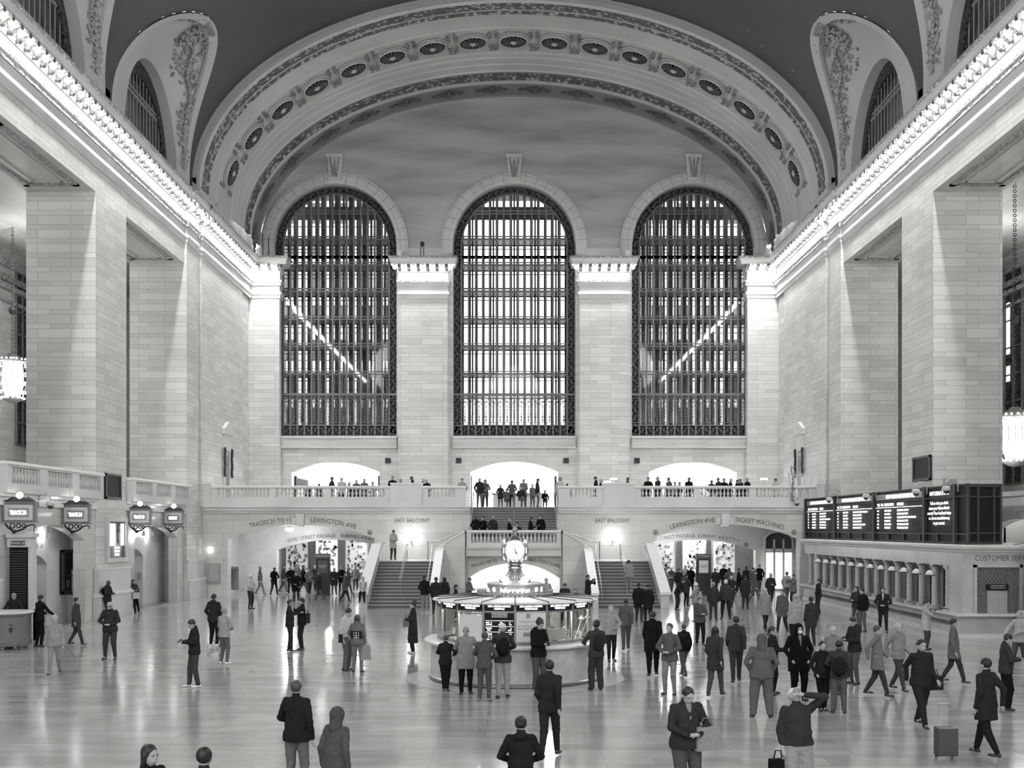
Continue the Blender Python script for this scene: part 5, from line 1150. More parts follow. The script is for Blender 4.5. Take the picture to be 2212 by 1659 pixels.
for z in (DZ0+.4, DZ1-.5): q.box(DX, DX+1.2, DYa-.06, DYa, z, z+.06)
q.build('frame', FRM, db)
def btext(s, size, y, z, m, nm, sx=1.0, align='CENTER'):
    V, F = text_mesh(s, size, bold=.001, align=align); q = MB(); q.add(np.stack([np.full(len(V), DX-.0), y-V[:,0]*sx, z+V[:,1]], 1), F); return q.build(nm, m, db)
for k in range(3):
    ya, yb = BR[k], BR[k+1]; q = MB(); q.box(DX-.02, DX+.04, yb+.25, ya-.25, DZ1-.36, DZ1-.1); q.build('header_strip', mat('header_grey', .30, .4), db)
    btext('NEW HAVEN LINE DEPARTURES', .24, (ya+yb)/2-.3, DZ1-.31, SIGNLIT, 'header_words', sx=1.05 if k == 2 else 1.25).location = -Vector(db['_w'])+Vector((-.03,0,0))
    wy = ya-yb; L0 = ya-.45; fs = .18
    btext('TIME  TRK  DESTINATION', fs, L0, DZ1-.64, SIGNLIT, 'column_titles', sx=1.1*wy/6.5, align='LEFT'); btext('REMARKS', fs, L0-wy*.42, DZ1-.64, SIGNLIT, 'column_titles', sx=1.1*wy/6.5, align='LEFT')
    q = MB(); q.box(DX-.01, DX+.04, yb+.2, ya-.2, DZ1-.72, DZ1-.70); q.build('rule', SIGNLIT, db)
    REM = ['STAMFORD-1ST STOP','FORDHAM-1ST STOP','CONNECTION TO NEW CANAAN','FORDHAM-1ST STOP','STAMFORD-1ST STOP','FORDHAM-1ST STOP'] if k != 1 else ['CONNECTION TO NEW CANAAN','FORDHAM-1ST STOP','STAMFORD-1ST STOP','FORDHAM-1ST STOP','CONNECTION TO DANBURY','FORDHAM-1ST STOP']
    for r_ in range(6):
        z = DZ1-.90-.155*r_; dest = ('NEW HAVEN','STAMFORD')[r_ % 2]; tm = ['4 34','4 41','5 01','5 10','5 13','5 30'][r_]
        btext(tm, .13, L0, z, SIGNLIT, 'row_words', sx=1.2*wy/6.5, align='LEFT'); btext(dest, .13, L0-wy*.16, z, SIGNLIT, 'row_words', sx=1.2*wy/6.5, align='LEFT'); btext(REM[r_], .13, L0-wy*.42, z, SIGNLIT, 'row_words', sx=1.15*wy/6.5, align='LEFT')
yc = (BR[3]+BR[4])/2; btext('INFORMATION', .24, yc, DZ1-.33, SIGNLIT, 'header_words', sx=1.2)
for j, s_ in enumerate(('Tell us what you think','about your Metro-North','service! Your feedback helps','us. Go to mta.info/survey','to get started.')): btext(s_, .18, yc, DZ1-.70-.2*j, SIGNLIT, 'notice_words', sx=1.15)
for o in db.children:
    if o.type == 'MESH' and o.name.split('.')[0] in ('header_words','column_titles','row_words','notice_words'): o.location = -Vector(db['_w'])+Vector((-.03,0,0))
for y in np.arange(DYa+1, DYb, 1.9): q = MB(); q.box(DX-.04, DX+.02, y, y+.12, DZ0+.06, DZ0+.36); q.build('fin', FRM, db)
# dome cameras hanging off the board and the left gallery ledge
def dome_camera(p, d, label):
    t = thing('dome_camera', p, label, 'camera', 'dome cameras'); q = MB(); q.tube([(0,0,0),(0,0,.35),(d*.12,0,.5),(d*.35,0,.5),(d*.45,0,.36),(d*.45,0,.22)], .025, 6); q.build('bracket', mat('camera_grey', .5, .4), t, smooth=True)
    q = MB(); q.lathe([(0,.22),(.12,.22),(.17,.14),(.17,.06),(.13,.03)], (d*.45,0,0), 14); q.build('housing', MATS['camera_grey'], t, smooth=True); q = MB(); q.ball((d*.45,0,.04), (.12,.12,.13), 12, 8); q.build('dome', mat('dome_dark', .05, .1), t, smooth=True)
for px, lab in ((1735,'dome camera at the far left corner of the departure board'),(1806,'dome camera above the first divider of the departure board'),(1888,'dome camera above the second divider of the departure board'),(1998,'dome camera above the third divider of the departure board'),(2065,'dome camera above the near end of the departure board')):
    Y = 17.0*K/(px-1106); dome_camera((16.98, Y, DZ1-.25), -1, lab)
t = wthing('signal_cabinet', (17.2, 43.6, DZ1), 'small grey junction boxes on top of the departure board', 'box'); q = MB(); q.box(17.2,17.6,43.4,43.8,DZ1,DZ1+.35); q.build('body', mat('cabinet_grey'), t)
q = MB()
for j in range(9): q.tube([(18.4+.05*j, 40.3+.05*j, 3.44),(19.2, 40.5+.03*j, 3.5+.012*j),(21, 40.6+.04*j, 3.44+.015*j)], .018, 5)
tag(q.build('cable_bundle', mat('cable_grey', .35, .5)), 'bundle of pale cables lying on the ticket office roof', 'cables', kind='stuff')
# bronze plaques on both nearest piers
for s, side in ((-1,'left'),(1,'right')):
    ya, yb = (18.3*K/(1106-220+0), 18.3*K/(1106-254)) if s < 0 else (18.3*K/(2008-1106), 18.3*K/(1970-1106)); z0, z1 = (5.35, 6.5) if s < 0 else (6.15, 7.25)
    t = wthing('bronze_plaque', (s*18.3, (ya+yb)/2, z0), f'dark square bronze plaque on the {side} pier', 'plaque'); q = MB(); q.box(s*18.3, s*18.24, ya, yb, z0, z1); q.build('plate', BLACK if False else mat('plaque_dark', .02, .5, spec=.1), t)
    q = MB()
    for a, b, c, d in ((ya,yb,z0,z0+.1),(ya,yb,z1-.1,z1),(ya,ya+.12,z0,z1),(yb-.12,yb,z0,z1)): q.box(s*18.24, s*18.2, a, b, c, d)
    q.build('frame', BRONZE, t)
# ================================================================== left side below the gallery
for j, y0 in enumerate(PIL[:3]):
    a, b = y0+3.8, y0+12.9; c = (a+b)/2; hf = 3.4; sx = -1; mb = MB()
    wallsheet(mb, a, b, 0, 5.1, [(c-hf, c+hf, 0, seg_arch(c, hf, 3.5, .66))], TX(W+.02, -1), .5, 1)
    struct(mb.build(f'wall_left_arch_{j+1}', STONE_S), f'polished wall with a segmental arch in the {ordn(j)} left bay from the stairs', 'wall')
    mb = MB(); dc = c if j else 43.9+.0
    if j == 0: dc, dh = 55.8, 1.25
    else: dc, dh = y0+9.2-.0, 1.25
    wallsheet(mb, a-1, b+.4, 0, 4.4, [(dc-dh, dc+dh, 0, seg_arch(dc, dh, 2.55, .42))], TX(W+1.1, -1), .5, 1); mb.box(-(W+1.1), -(W+.5), a-1.0, a-.9, 0, 4.4); mb.box(-(W+1.6),-(W+.5),a-1,b+.4,4.3,4.45)
    struct(mb.build(f'wall_left_niche_{j+1}', MATS['passage_stone']), f'niche wall with a track doorway in the {ordn(j)} left bay', 'wall')
    q = MB(); q.box(-(W+2.9), -(W+2.8), a-1, b, 0, 4.3); struct(q.build(f'wall_left_ramp_{j+1}', MATS['passage_stone']), f'inner wall seen through the {ordn(j)} left track doorway', 'wall')
    point_light('niche_light', (-(W+.85), c+1.6, 3.7), 7, .1); point_light('niche_light', (-(W+2.2), dc, 3.6), 10, .1)
    mb = MB(); mb.box(-18.3, -18.14, a, b, 5.18, 5.3); mb.box(-18.3, -18.2, a, b, 4.86, 5.0); mb.box(-21.4, -18.3, a, b, 5.0, 5.28)
    struct(mb.build(f'trim_gallery_ledge_{j+1}', LEDGE), f'ledge of the gallery in the {ordn(j)} left bay', 'moulding')
    Ln = b-a; t = balustrade(f'gallery balustrade in the {ordn(j)} left bay from the stairs', (-18.12, b), (-18.12, a), 6.42, [(Ln*f+.35, Ln*(f+1/3)-.35, 9) for f in (0, 1/3, 2/3)], n_total_h=1.12, base_h=.34)
    for m_ in range(3):
        if j == 2: continue
        y = c-1.2+1.3*m_; tt = thing('spot_light', (-(W+.75), y, 3.75), f'small white cone lamp under the {ordn(j)} left arch, {ordn(m_)} from the front', 'lamp', 'cone lamps under the left arches'); q = MB(); q.lathe([(.03,.1),(.05,.1),(.1,-.12),(.08,-.12)], n=12); q.build('shade', WHITE, tt); q = MB(); q.tube([(0,0,.1),(0,0,.4)], .015, 5); q.build('stem', IRON_D, tt)
for s in (1,):
    for j, y0 in enumerate(PIL[:3]):
        a, b = y0+3.8, y0+12.9; mb = MB(); wallsheet(mb, a, b, 0, 5.3, [(a+1.2, b-1.2, 0, seg_arch((a+b)/2, 3.35, 3.6, .8))], TX(W+1.6, 1), .5, 1); mb.box(W+1.5, W+2.4, a, b, 5.3, 5.5)
        struct(mb.build(f'wall_right_bay_{j+1}', STONE), f'low wall with arch closing the {ordn(j)} right bay', 'wall')
    for j, y0 in enumerate(PIL[:3]):
        a, b = y0+3.8, y0+12.9; q = MB(); q.box(W+4, W+4.1, a-2, b+2, 0, 5.2); struct(q.build(f'wall_right_inner_{j+1}', BRT), f'bright wall behind the arch of the {ordn(j)} right bay', 'wall'); point_light('bay_light', (W+2.8, (a+b)/2, 4.6), 14, .15)
# pier bases
for s, side in ((-1,'left'),(1,'right')):
    q = MB(); q2 = MB()
    for k, (a, b) in enumerate([(y, y+3.8) for y in PIL[:3]]+[(60.55, 63.95)]):
        pth = [(s*(W+.0), a), (s*W, b)]
        for q_, x, z0, z1 in ((q, .32, 0, 1.02), (q, .21, 1.2, 2.22)): q_.box(s*(W-x), s*W, a-x*(k<3), b+x*(k<3)*0+.0, z0, z1)
        for x, z0, z1 in ((.38,1.02,1.12),(.28,1.12,1.2),(.25,2.18,2.26)): q2.box(s*(W-x), s*W, a-x*(k<3), b, z0, z1)
        if k < 3:
            q.box(s*W, s*(W+3.04), a-.28, a, 0, 1.02); q.box(s*W, s*(W+3.04), a-.14, a, 1.2, 2.22); q2.box(s*W, s*(W+3.04), a-.34, a, 1.02, 1.12)
    struct(q.build(f'baseboard_pier_{side}', STONE_P, bevel=.01), f'stone bases of the {side} piers', 'base'); struct(q2.build(f'trim_pier_base_{side}', LEDGE), f'base mouldings of the {side} piers', 'moulding')
# track signs
for i, (px0, px1, py0, py1, wd) in enumerate(((10,78,1087,1127,'TRACK 26'),(138,195,1093,1130,'TRACK 24'),(280,327,1101,1132,'TRACK 23'),(355,397,1105,1133,'SUBWAY'))):
    Y = 18.15*K/(1106-px0); s = K/Y; x0, x1 = P(px0,0,Y)[0], P(px1,0,Y)[0]; z1, z0 = 4.05+(1140-py0)/s, 4.05+(1140-py1)/s; xm = (x0+x1)/2
    t = wthing('track_sign', (xm, Y, z0), f'lit {"subway" if i == 3 else "track"} sign box with pediment on the left wall, {ordn(i)} from the front', 'sign', 'lit signs along the left wall')
    q = MB(); q.box(x0,x1,Y-.12,Y+.12,z0,z1); q.box(x0-.04,x1+.04,Y-.15,Y+.15,z1,z1+.05); q.box(x0-.04,x1+.04,Y-.15,Y+.15,z0-.05,z0); q.build('box', mat('sign_box', .20, .4), t)
    q = MB(); q.box(x0+.06,x1-.06,Y-.15,Y-.12,z0+.06,z1-.06); q.build('pale_face', mat('sign_face', .55, .5), t)
    q = MB(); q.box(x0+.2,x1-.2,Y-.17,Y-.15,z0+.18,z1-.18); q.build('window', mat('sign_window', .25, .4), t)
    text(wd, .20, (xm, Y-.18, (z0+z1)/2-.07), mat_=SIGNLIT, parent=t, name='lit_words', sx=(x1-x0-.5)/.95, bold=.01).location = -Vector(t['_w'])
    q = MB(); q.prism([(x0-.02,Y-.12,z1+.05),(x1+.02,Y-.12,z1+.05),(xm+.12,Y-.12,z1+.22),(xm-.12,Y-.12,z1+.22)], (0,.24,0)); q.tube([(x0+.05,Y,z1+.08),(xm-.25,Y,z1+.22)], .03, 5); q.tube([(x1-.05,Y,z1+.08),(xm+.25,Y,z1+.22)], .03, 5); q.build('pediment', BRONZE, t)
    q = MB(); q.ball((xm+.02,Y-.1,z1+.28), (.13,.05,.13), 16, 10); q.build('round_lamp', LAMP2, t, smooth=True)
    q = MB(); q.torus((xm+.02,Y-.1,z1+.28), .15, .02, 16, 5, M=((1,0,0),(0,0,1),(0,1,0))); q.build('lamp_rim', BRASS, t)
    q = MB(); q.tube([(x0+.02,Y,z0-.06),(x0+.12,Y,z0-.2),(x0+.3,Y,z0-.33),(x0+.48,Y,z0-.33),(xm+.1,Y,z0-.26),(x1-.3,Y,z0-.14),(x1-.14,Y,z0-.10),(x1-.03,Y,z0-.14),(x1-.02,Y,z0-.2),(x1-.08,Y,z0-.22)], [.03,.035,.045,.04,.032,.028,.026,.026,.022,.018], 6); q.ball((x0+.34,Y,z0-.36), (.09,.07,.07), 8, 6)
    for cx_, r_ in ((x0+.28,.09),(x0+.5,.075),(xm+.12,.06)): q.torus((cx_,Y,z0-.14), r_, .022, 10, 5, M=((1,0,0),(0,0,1),(0,1,0))); q.build('scroll_bracket', BRONZE, t)
    q = MB(); q.tube([(-18.3,Y,z1+.1),(x0+.1,Y,z1+.1)], .025, 5); q.build('arm', BRASS, t)
dome_camera((-18.15, 41.6, 4.85), 1, 'dome camera on a curved arm above the foremost track sign')
# lit poster on the nearest pier
t = wthing('lit_poster', (-18.2, 49.8, 2.7), 'bright lit poster in a stone frame on the left pier', 'poster'); ya, yb = 18.3*K/879, 18.3*K/843; z0, z1 = 2.68, 4.32
q = MB()
for a, b, c, d in ((ya-.25,yb+.25,z0-.2,z0),(ya-.25,yb+.25,z1,z1+.2),(ya-.25,ya,z0,z1),(yb,yb+.25,z0,z1)): q.box(-18.3,-18.18,a,b,c,d)
q.build('frame', STONE_P, t); q = MB(); q.box(-18.3,-18.27,ya,yb,z0,z1); q.build('panel', mat('panel_dark', .08, .3), t)
q = MB(); q.box(-18.27,-18.26,ya+.1,ya+.9,z0+.55,z1-.08); q.box(-18.27,-18.26,yb-.5,yb-.1,z0+.55,z1-.08); q.build('lit_field', mat('poster_glow', .8, .4, emit=1.0), t)
q = MB(); q.ball((-18.25, (ya+yb)/2+.3, z0+.95), (.01,.14,.3), 10, 8); q.ball((-18.25, (ya+yb)/2+.35, z0+1.35), (.01,.09,.12), 10, 8); q.build('figure', mat('figure_grey', .45, .5), t)
text('CENTRAL\nSTATION\nSTORIES', .16, (-18.25, (ya+yb)/2, z0+.4), face='+X', mat_=SIGNLIT, parent=t, name='poster_words').location = -Vector(t['_w'])
# tall dark showcase, track words, medallion
t = wthing('dark_showcase', (-19.35, 46.9, 1.3), 'tall narrow dark framed showcase in the front left niche', 'showcase'); ya, yb = 19.37*K/981, 19.37*K/951; zz0, zz1 = 4.05-(1280-1140)*yb/K, 4.05-(1188-1140)*ya/K
q = MB(); q.box(-19.42,-19.3,ya,yb,zz0,zz1); q.build('case', BLACK, t); q = MB()
for a, b, c, d in ((ya,yb,zz0,zz0+.12),(ya,yb,zz1-.12,zz1),(ya,ya+.2,zz0,zz1),(yb-.2,yb,zz0,zz1),(ya,yb,(zz0+zz1)/2-.2,(zz0+zz1)/2-.15)): q.box(-19.3,-19.26,a,b,c,d)
q.build('frame', BRONZE, t); q = MB(); q.box(-19.3,-19.28,ya+.5,ya+.8,zz0+.3,zz0+.6); q.build('card', mat('card_grey', .2, .5), t)
for o_, y, lab in ((None, 44.0, 'engraved words 24 TRACK 24 over the front left doorway'),):
    text('24 TRACK 24', .30, (-19.4, y, 3.22), face='+X', bend=-9 if False else None, name='track_words'); o = bpy.data.objects['track_words']; tag(o, lab, 'lettering')
t = wthing('round_emblem', (-19.3, 57.3, 1.8), 'round grey stone medallion in the second left niche', 'emblem'); q = MB(); p = np.array([-19.38, 19.38*K/810, 4.05-(1243-1140)*19.38*K/810/K]); q.lathe([(0,.04),(.2,.03),(.24,.02),(.26,0)], n=20); V = q.v[0]; q.v[0] = np.stack([V[:,2]+p[0], V[:,0]+p[1], V[:,1]+p[2]], 1); q.build('disc', mat('medallion_grey', .22, .5), t); q = MB(); q.torus(p+np.array([.04,0,0]), .16, .02, 16, 5, M=((0,0,1),(1,0,0),(0,1,0))); q.build('ring', mat('card_grey'), t)
# gate board at the left edge
t = wthing('gate_board', (-17.9, 38.9, 0), 'dark gate schedule board with a small cornice at the left edge', 'sign'); 
q = MB(); q.box(-18.2,-17.55,39.3,39.6,1.1,3.35); q.build('case', BLACK, t); q = MB(); q.box(-18.25,-17.4,39.2,39.7,3.35,3.7); q.box(-18.25,-17.3,39.1,39.7,3.7,3.85); q.build('cornice', STONE_P, t); q = MB(); q.box(-18.1,-17.6,39.16,39.2,3.42,3.58); q.build('plate', mat('plate_dark', .08, .4), t); text('TRACK 26', .12, (-17.85, 39.15, 3.46), mat_=WHITE, parent=t, name='plate_words').location = -Vector(t['_w'])
q = MB()
for j in range(22): q.box(-18.15,-17.6,39.27,39.3,1.3+.09*j,1.33+.09*j)
q.build('slats', mat('slat_grey', .06, .4), t); q = MB(); q.box(-17.53,-17.35,39.3,39.6,0,3.35); q.box(-18.25,-17.35,39.25,39.7,0,1.1); q.build('stone_support', STONE_P, t)
# police podium
PXp, PYp = -16.85, 36.7; t = thing('police_podium', (-17.1, 36.7, 0), 'curved wooden police podium on castors at the left edge', 'podium')
q = MB(); q.lathe([(0,.12),(.78,.12),(.8,.16),(.8,.3),(.76,.32),(.76,1.08),(.8,1.12),(.8,1.18),(0,1.18)], n=36); autosmooth(q.build('body', mat('podium_wood', .17, .35), t))
q = MB(); q.lathe([(0,1.18),(.86,1.18),(.88,1.21),(.86,1.24),(0,1.25)], n=36); autosmooth(q.build('top', mat('podium_top', .62, .3), t))
for a in (-2.2,-1.3,-.6,.5,2): q = MB(); q.torus((.6*math.cos(a), .6*math.sin(a), .06), .04, .02, 10, 5, M=((1,0,0),(0,0,1),(0,1,0))); q.build('castor', mat('steel'), t)
q = MB(); q.ball((.42,-.645,.72), (.09,.015,.15), 14, 10); q.build('shield_badge', mat('badge_dark', .05, .4), t); text('POLICE', .05, (.42,-.68,.76), mat_=WHITE, parent=t, name='badge_words')
q = MB(); q.obox((-.05,-.77,.7), .13, .01, .11); q.build('notice', mat('notice_grey', .4, .5), t)
# ================================================================== chandeliers and tall gallery windows
def chandelier(label, c, h, chain_to):
    t = thing('chandelier', c, label, 'chandelier', 'great chandeliers'); k = h/2.8; rr = random.Random(6)
    q = MB(); q.lathe([(0,1.45),(.22,1.42),(.3,1.3),(.5,1.2),(.62,1.05),(.66,.9)], n=20); q.lathe([(.6,-1.05),(.5,-1.2),(.25,-1.35),(.0,-1.4)], n=20); q.v = [v*k for v in q.v]; q.build('crown_and_dish', BRASS, t, smooth=True)
    q = MB()
    for j in range(16): a = 2*PI*j/16; q.tube([(.62*math.cos(a)*k,.62*math.sin(a)*k,1.0*k),(.78*math.cos(a)*k,.78*math.sin(a)*k,.3*k),(.75*math.cos(a)*k,.75*math.sin(a)*k,-.4*k),(.55*math.cos(a)*k,.55*math.sin(a)*k,-1.05*k)], .018, 4)
    q.build('ribs', mat('crest_brass'), t)
    q = MB()
    for z, r, n in ((1.05,.85,20),(.75,.82,18),(.25,.88,18),(-.25,.86,18),(-.75,.76,16),(-1.1,.62,16),(-1.15,.35,8)):
        for j in range(n): a = 2*PI*(j+rr.random()*.3)/n; q.ball((r*math.cos(a)*k, r*math.sin(a)*k, z*k), .05*k, 6, 5)
    q.build('bulbs', LAMP, t, smooth=True)
    q = MB(); q.lathe([(.5,.95),(.6,.3),(.58,-.4),(.4,-1.0)], n=24); q.v = [v*k for v in q.v]; q.build('crystal_body', mat('crystal', .7, .2, emit=.12), t, smooth=True)
    q = MB(); z = 1.42*k; n = 0
    while c[2]+z < chain_to: q.torus((0,0,z+.12), .07, .02, 8, 4, M=((1,0,0),(0,0,1),(0,1,0)) if n % 2 else ((0,1,0),(0,0,1),(1,0,0))); z += .22; n += 1
    q.ball((0,0,(chain_to-c[2])*.45), (.2,.2,.22), 10, 8); q.build('chain', BRONZE, t)
    point_light('chandelier_light', (c[0]*(1-.05), c[1]-.9*k, c[2]-1.6*k), 90, .4)
c = P(27, 818, 58); chandelier('bright bulb chandelier hanging behind the left piers', c, 2.65, 20)
c = P(2192, 945, 49.5); chandelier('bright bulb chandelier hanging behind the right piers', c, 2.7, 20)
for s, side, px0, px1, z0, z1 in ((-1,'left',30,53,8.9,19.2),(1,'right',2172,2206,6.6,19.3)):
    ya, yb = 29*K/(1106-px0) if s < 0 else 29*K/(px1-1106), 29*K/(1106-px1) if s < 0 else 29*K/(px0-1106)
    t = wthing(f'window_{12 if s < 0 else 13}', (s*29, (ya+yb)/2, z0), f'tall narrow iron window in the outer wall of the {side} gallery', 'window'); t['kind'] = 'structure'
    q = MB(); q.box(s*28.98, s*28.94, ya-.1, yb+.1, z0, z1); q.build('ironwork', GILT, t); q = MB()
    for y in (ya-.1, (ya+yb)/2, yb+.1): q.box(s*28.95, s*28.85, y-.04, y+.04, z0, z1)
    for k in range(9): q.box(s*28.95, s*28.85, ya-.1, yb+.1, z0+(z1-z0)*k/8-.04, z0+(z1-z0)*k/8+.04)
    q.build('frame', IRON, t)
    if s > 0:
        q = MB(); q.box(28.93, 28.9, yb-.5, yb-.1, 14.2, 17.2); q.box(28.93,28.9,yb-.5,yb-.1,12.6,13.5); q.build('lit_panes', SCREENLIT, t)
for s, side in ((-1,'left'),(1,'right')):
    for y in (30, 44, 57): point_light('gallery_light', (s*25.5, y, 17.5), 110, .3)
# small lamps and fittings above the east cornices
for i, (px, py) in enumerate(((912, 528), (580, 530))):
    p = P(px, py, 75.2); t = wthing('spot_fitting', (p[0], 75.2, 22.8), ['dark spotlight fitting on top of the left window pier','two thin dark rods on the left corner cornice'][i], 'light fitting'); q = MB()
    if i == 0: q.tube([(p[0]-.1,75.2,22.8),(p[0]-.1,75.2,23.4)], .03, 5); q.tube([(p[0]+.1,75.2,22.8),(p[0]+.1,75.2,23.4)], .03, 5); q.ball((p[0],75.2,23.6), (.16,.16,.2), 8, 6)
    else: q.tube([(p[0]-.4,75.2,22.8),(p[0]-.4,75.2,24.3)], .03, 5); q.tube([(p[0]+.0,75.2,22.8),(p[0]+.0,75.2,24.1)], .03, 5)
    q.build('fitting', IRON_D, t)
for px in (863, 1356): p = P(px, 540, 75.4); q = MB(); q.box(p[0]-.15,p[0]+.15,75.3,75.5,22.8,23.2); tag(q.build('white_box', WHITE), f'small white box on the cornice beside the {"left" if px < 1000 else "right"} great window', 'box')
# ================================================================== people: smooth bodies meshed from distance fields
class Field:
    def __init__(s, vox, k=.03): s.vox = vox; s.k = k; s.pr = []
    def cap(s, a, b, ra, rb, k=None, sc=None): s.pr.append(('c', np.array(a, float), np.array(b, float), ra, rb, s.k if k is None else k, sc)); return s
    def ell(s, c, r, R=None, k=None): s.pr.append(('e', np.array(c, float), np.array(r, float), R, None, s.k if k is None else k, None)); return s
    def sub(s, fn): s.pr.append(('s', fn, None, None, None, 0, None)); return s
    def mesh(s, name, m, disp=0, seed=0):
        h = s.vox; lo = np.full(3, 1e9); hi = -lo
        for p in s.pr:
            if p[0] == 'c': r = max(p[3], p[4]); lo = np.minimum(lo, np.minimum(p[1], p[2])-r*1.3); hi = np.maximum(hi, np.maximum(p[1], p[2])+r*1.3)
            elif p[0] == 'e': r = max(p[2]); lo = np.minimum(lo, p[1]-r); hi = np.maximum(hi, p[1]+r)
        lo -= 3*h; hi += 3*h; n = np.ceil((hi-lo)/h).astype(int)+1; F = np.full(n, 1.0)
        ax = [lo[i]+h*np.arange(n[i]) for i in range(3)]
        for p in s.pr:
            if p[0] == 's': continue
            mg = .07+p[5]*2
            if p[0] == 'c': r = max(p[3], p[4])*1.3; a0 = np.minimum(p[1], p[2])-r-mg; a1 = np.maximum(p[1], p[2])+r+mg
            else: r = max(p[2]); a0 = p[1]-r-mg; a1 = p[1]+r+mg
            i0 = np.maximum(np.floor((a0-lo)/h).astype(int), 0); i1 = np.minimum(np.ceil((a1-lo)/h).astype(int)+1, n)
            X = ax[0][i0[0]:i1[0], None, None]; Y = ax[1][None, i0[1]:i1[1], None]; Z = ax[2][None, None, i0[2]:i1[2]]
            if p[0] == 'c':
                a, b, sc = p[1], p[2], p[6]; d = b-a
                if sc is None:
                    L2 = max(d.dot(d), 1e-9); t = np.clip(((X-a[0])*d[0]+(Y-a[1])*d[1]+(Z-a[2])*d[2])/L2, 0, 1)
                    D = np.sqrt((X-a[0]-t*d[0])**2+(Y-a[1]-t*d[1])**2+(Z-a[2]-t*d[2])**2)-(p[3]+(p[4]-p[3])*t)
                else:
                    L2 = max(d.dot(d), 1e-9); t = np.clip(((X-a[0])*d[0]+(Y-a[1])*d[1]+(Z-a[2])*d[2])/L2, 0, 1)
                    D = (np.sqrt(((X-a[0]-t*d[0])/sc[0])**2+((Y-a[1]-t*d[1])/sc[1])**2+((Z-a[2]-t*d[2])/sc[2])**2)-(p[3]+(p[4]-p[3])*t))*min(sc)
            else:
                c, r3, R = p[1], p[2], p[3]; x, y, z = X-c[0], Y-c[1], Z-c[2]
                if R is not None: x, y, z = (R[0][0]*x+R[1][0]*y+R[2][0]*z, R[0][1]*x+R[1][1]*y+R[2][1]*z, R[0][2]*x+R[1][2]*y+R[2][2]*z)
                k0 = np.sqrt((x/r3[0])**2+(y/r3[1])**2+(z/r3[2])**2); D = (k0-1)*min(r3)
            G = F[i0[0]:i1[0], i0[1]:i1[1], i0[2]:i1[2]]; k = p[5]
            if k > 0: hh = np.clip(.5+.5*(G-D)/k, 0, 1); N_ = G+(D-G)*hh-k*hh*(1-hh)
            else: N_ = np.minimum(G, D)
            F[i0[0]:i1[0], i0[1]:i1[1], i0[2]:i1[2]] = N_
        X, Y, Z = np.meshgrid(*ax, indexing='ij', sparse=True)
        for p in s.pr:
            if p[0] == 's': F = np.maximum(F, p[1](X, Y, Z))
        if disp:
            F = F+disp*(np.sin(X*31+seed+2*np.sin(Z*17))*np.sin(Z*37+seed*2+2*np.sin(Y*21+X*9)))
        return surf_nets(F, lo, h, name, m)
def surf_nets(F, lo, h, name, m):
    S = F < 0; n = np.array(F.shape)
    c8 = [S[i:n[0]-1+i, j:n[1]-1+j, k:n[2]-1+k] for i in (0,1) for j in (0,1) for k in (0,1)]
    cnt = sum(c.astype(np.int8) for c in c8); act = (cnt > 0) & (cnt < 8); idx = -np.ones(act.shape, int); I = np.argwhere(act); idx[act] = np.arange(len(I))
    if len(I) == 0: me = bpy.data.meshes.new(name); me.materials.append(m); return me
    P_ = np.zeros((len(I), 3)); Wt = np.zeros(len(I)); off = np.array([(i,j,k) for i in (0,1) for j in (0,1) for k in (0,1)])
    vals = np.stack([F[I[:,0]+o[0], I[:,1]+o[1], I[:,2]+o[2]] for o in off], 1)
    for a in range(8):
        for b in range(a+1, 8):
            if np.abs(off[a]-off[b]).sum() != 1: continue
            va, vb = vals[:,a], vals[:,b]; cr = (va < 0) != (vb < 0); t = np.where(cr, va/np.where(cr, va-vb, 1), 0)[:,None]
            P_ += np.where(cr[:,None], off[a]+(off[b]-off[a])*t, 0); Wt += cr
    V = (I+P_/Wt[:,None])*h+lo; faces = []
    for d in range(3):
        e1, e2 = [(1,2),(2,0),(0,1)][d]; sl0 = [slice(None)]*3; sl1 = [slice(None)]*3; sl0[d] = slice(0, n[d]-1); sl1[d] = slice(1, n[d])
        A = S[tuple(sl0)]; B = S[tuple(sl1)]; ch = np.argwhere(A != B); sgn = A[tuple(ch.T)]
        ok = (ch[:,e1] > 0) & (ch[:,e2] > 0) & (ch[:,e1] < n[e1]-1) & (ch[:,e2] < n[e2]-1); ch = ch[ok]; sgn = sgn[ok]
        q = []
        for u, v in ((0,0),(1,0),(1,1),(0,1)):
            c = ch.copy(); c[:,e1] -= u; c[:,e2] -= v; q.append(idx[tuple(c.T)])
        q = np.stack(q, 1); q[~sgn] = q[~sgn][:, ::-1]; faces.append(q)
    Q = np.concatenate(faces); Q = Q[(Q >= 0).all(1)]
    me = bpy.data.meshes.new(name); me.vertices.add(len(V)); me.vertices.foreach_set('co', V.astype(np.float32).ravel())
    me.loops.add(len(Q)*4); me.loops.foreach_set('vertex_index', Q.astype(np.int32).ravel()); me.polygons.add(len(Q))
    me.polygons.foreach_set('loop_start', np.arange(0, len(Q)*4, 4, dtype=np.int32)); me.polygons.foreach_set('use_smooth', np.ones(len(Q), bool))
    me.update(calc_edges=True); me.materials.append(m); return me
def ik(a, b, l1, l2, hint):
    a = np.array(a, float); b = np.array(b, float); d = b-a; D = np.linalg.norm(d)+1e-9
    if D > (l1+l2)*.999: b = a+d/D*(l1+l2)*.999; d = b-a; D = np.linalg.norm(d)
    x = (l1*l1-l2*l2+D*D)/(2*D); y = math.sqrt(max(0, l1*l1-x*x)); u = d/D; hn = np.array(hint, float); hn = hn-u*hn.dot(u); hn /= np.linalg.norm(hn)+1e-9
    return a+u*x+hn*y, b
def cloth(v): return noise_mat(f'cloth_{int(v*1000)}', v*.68, v*.82, (24,24,24), rough=.9, spec=.08)
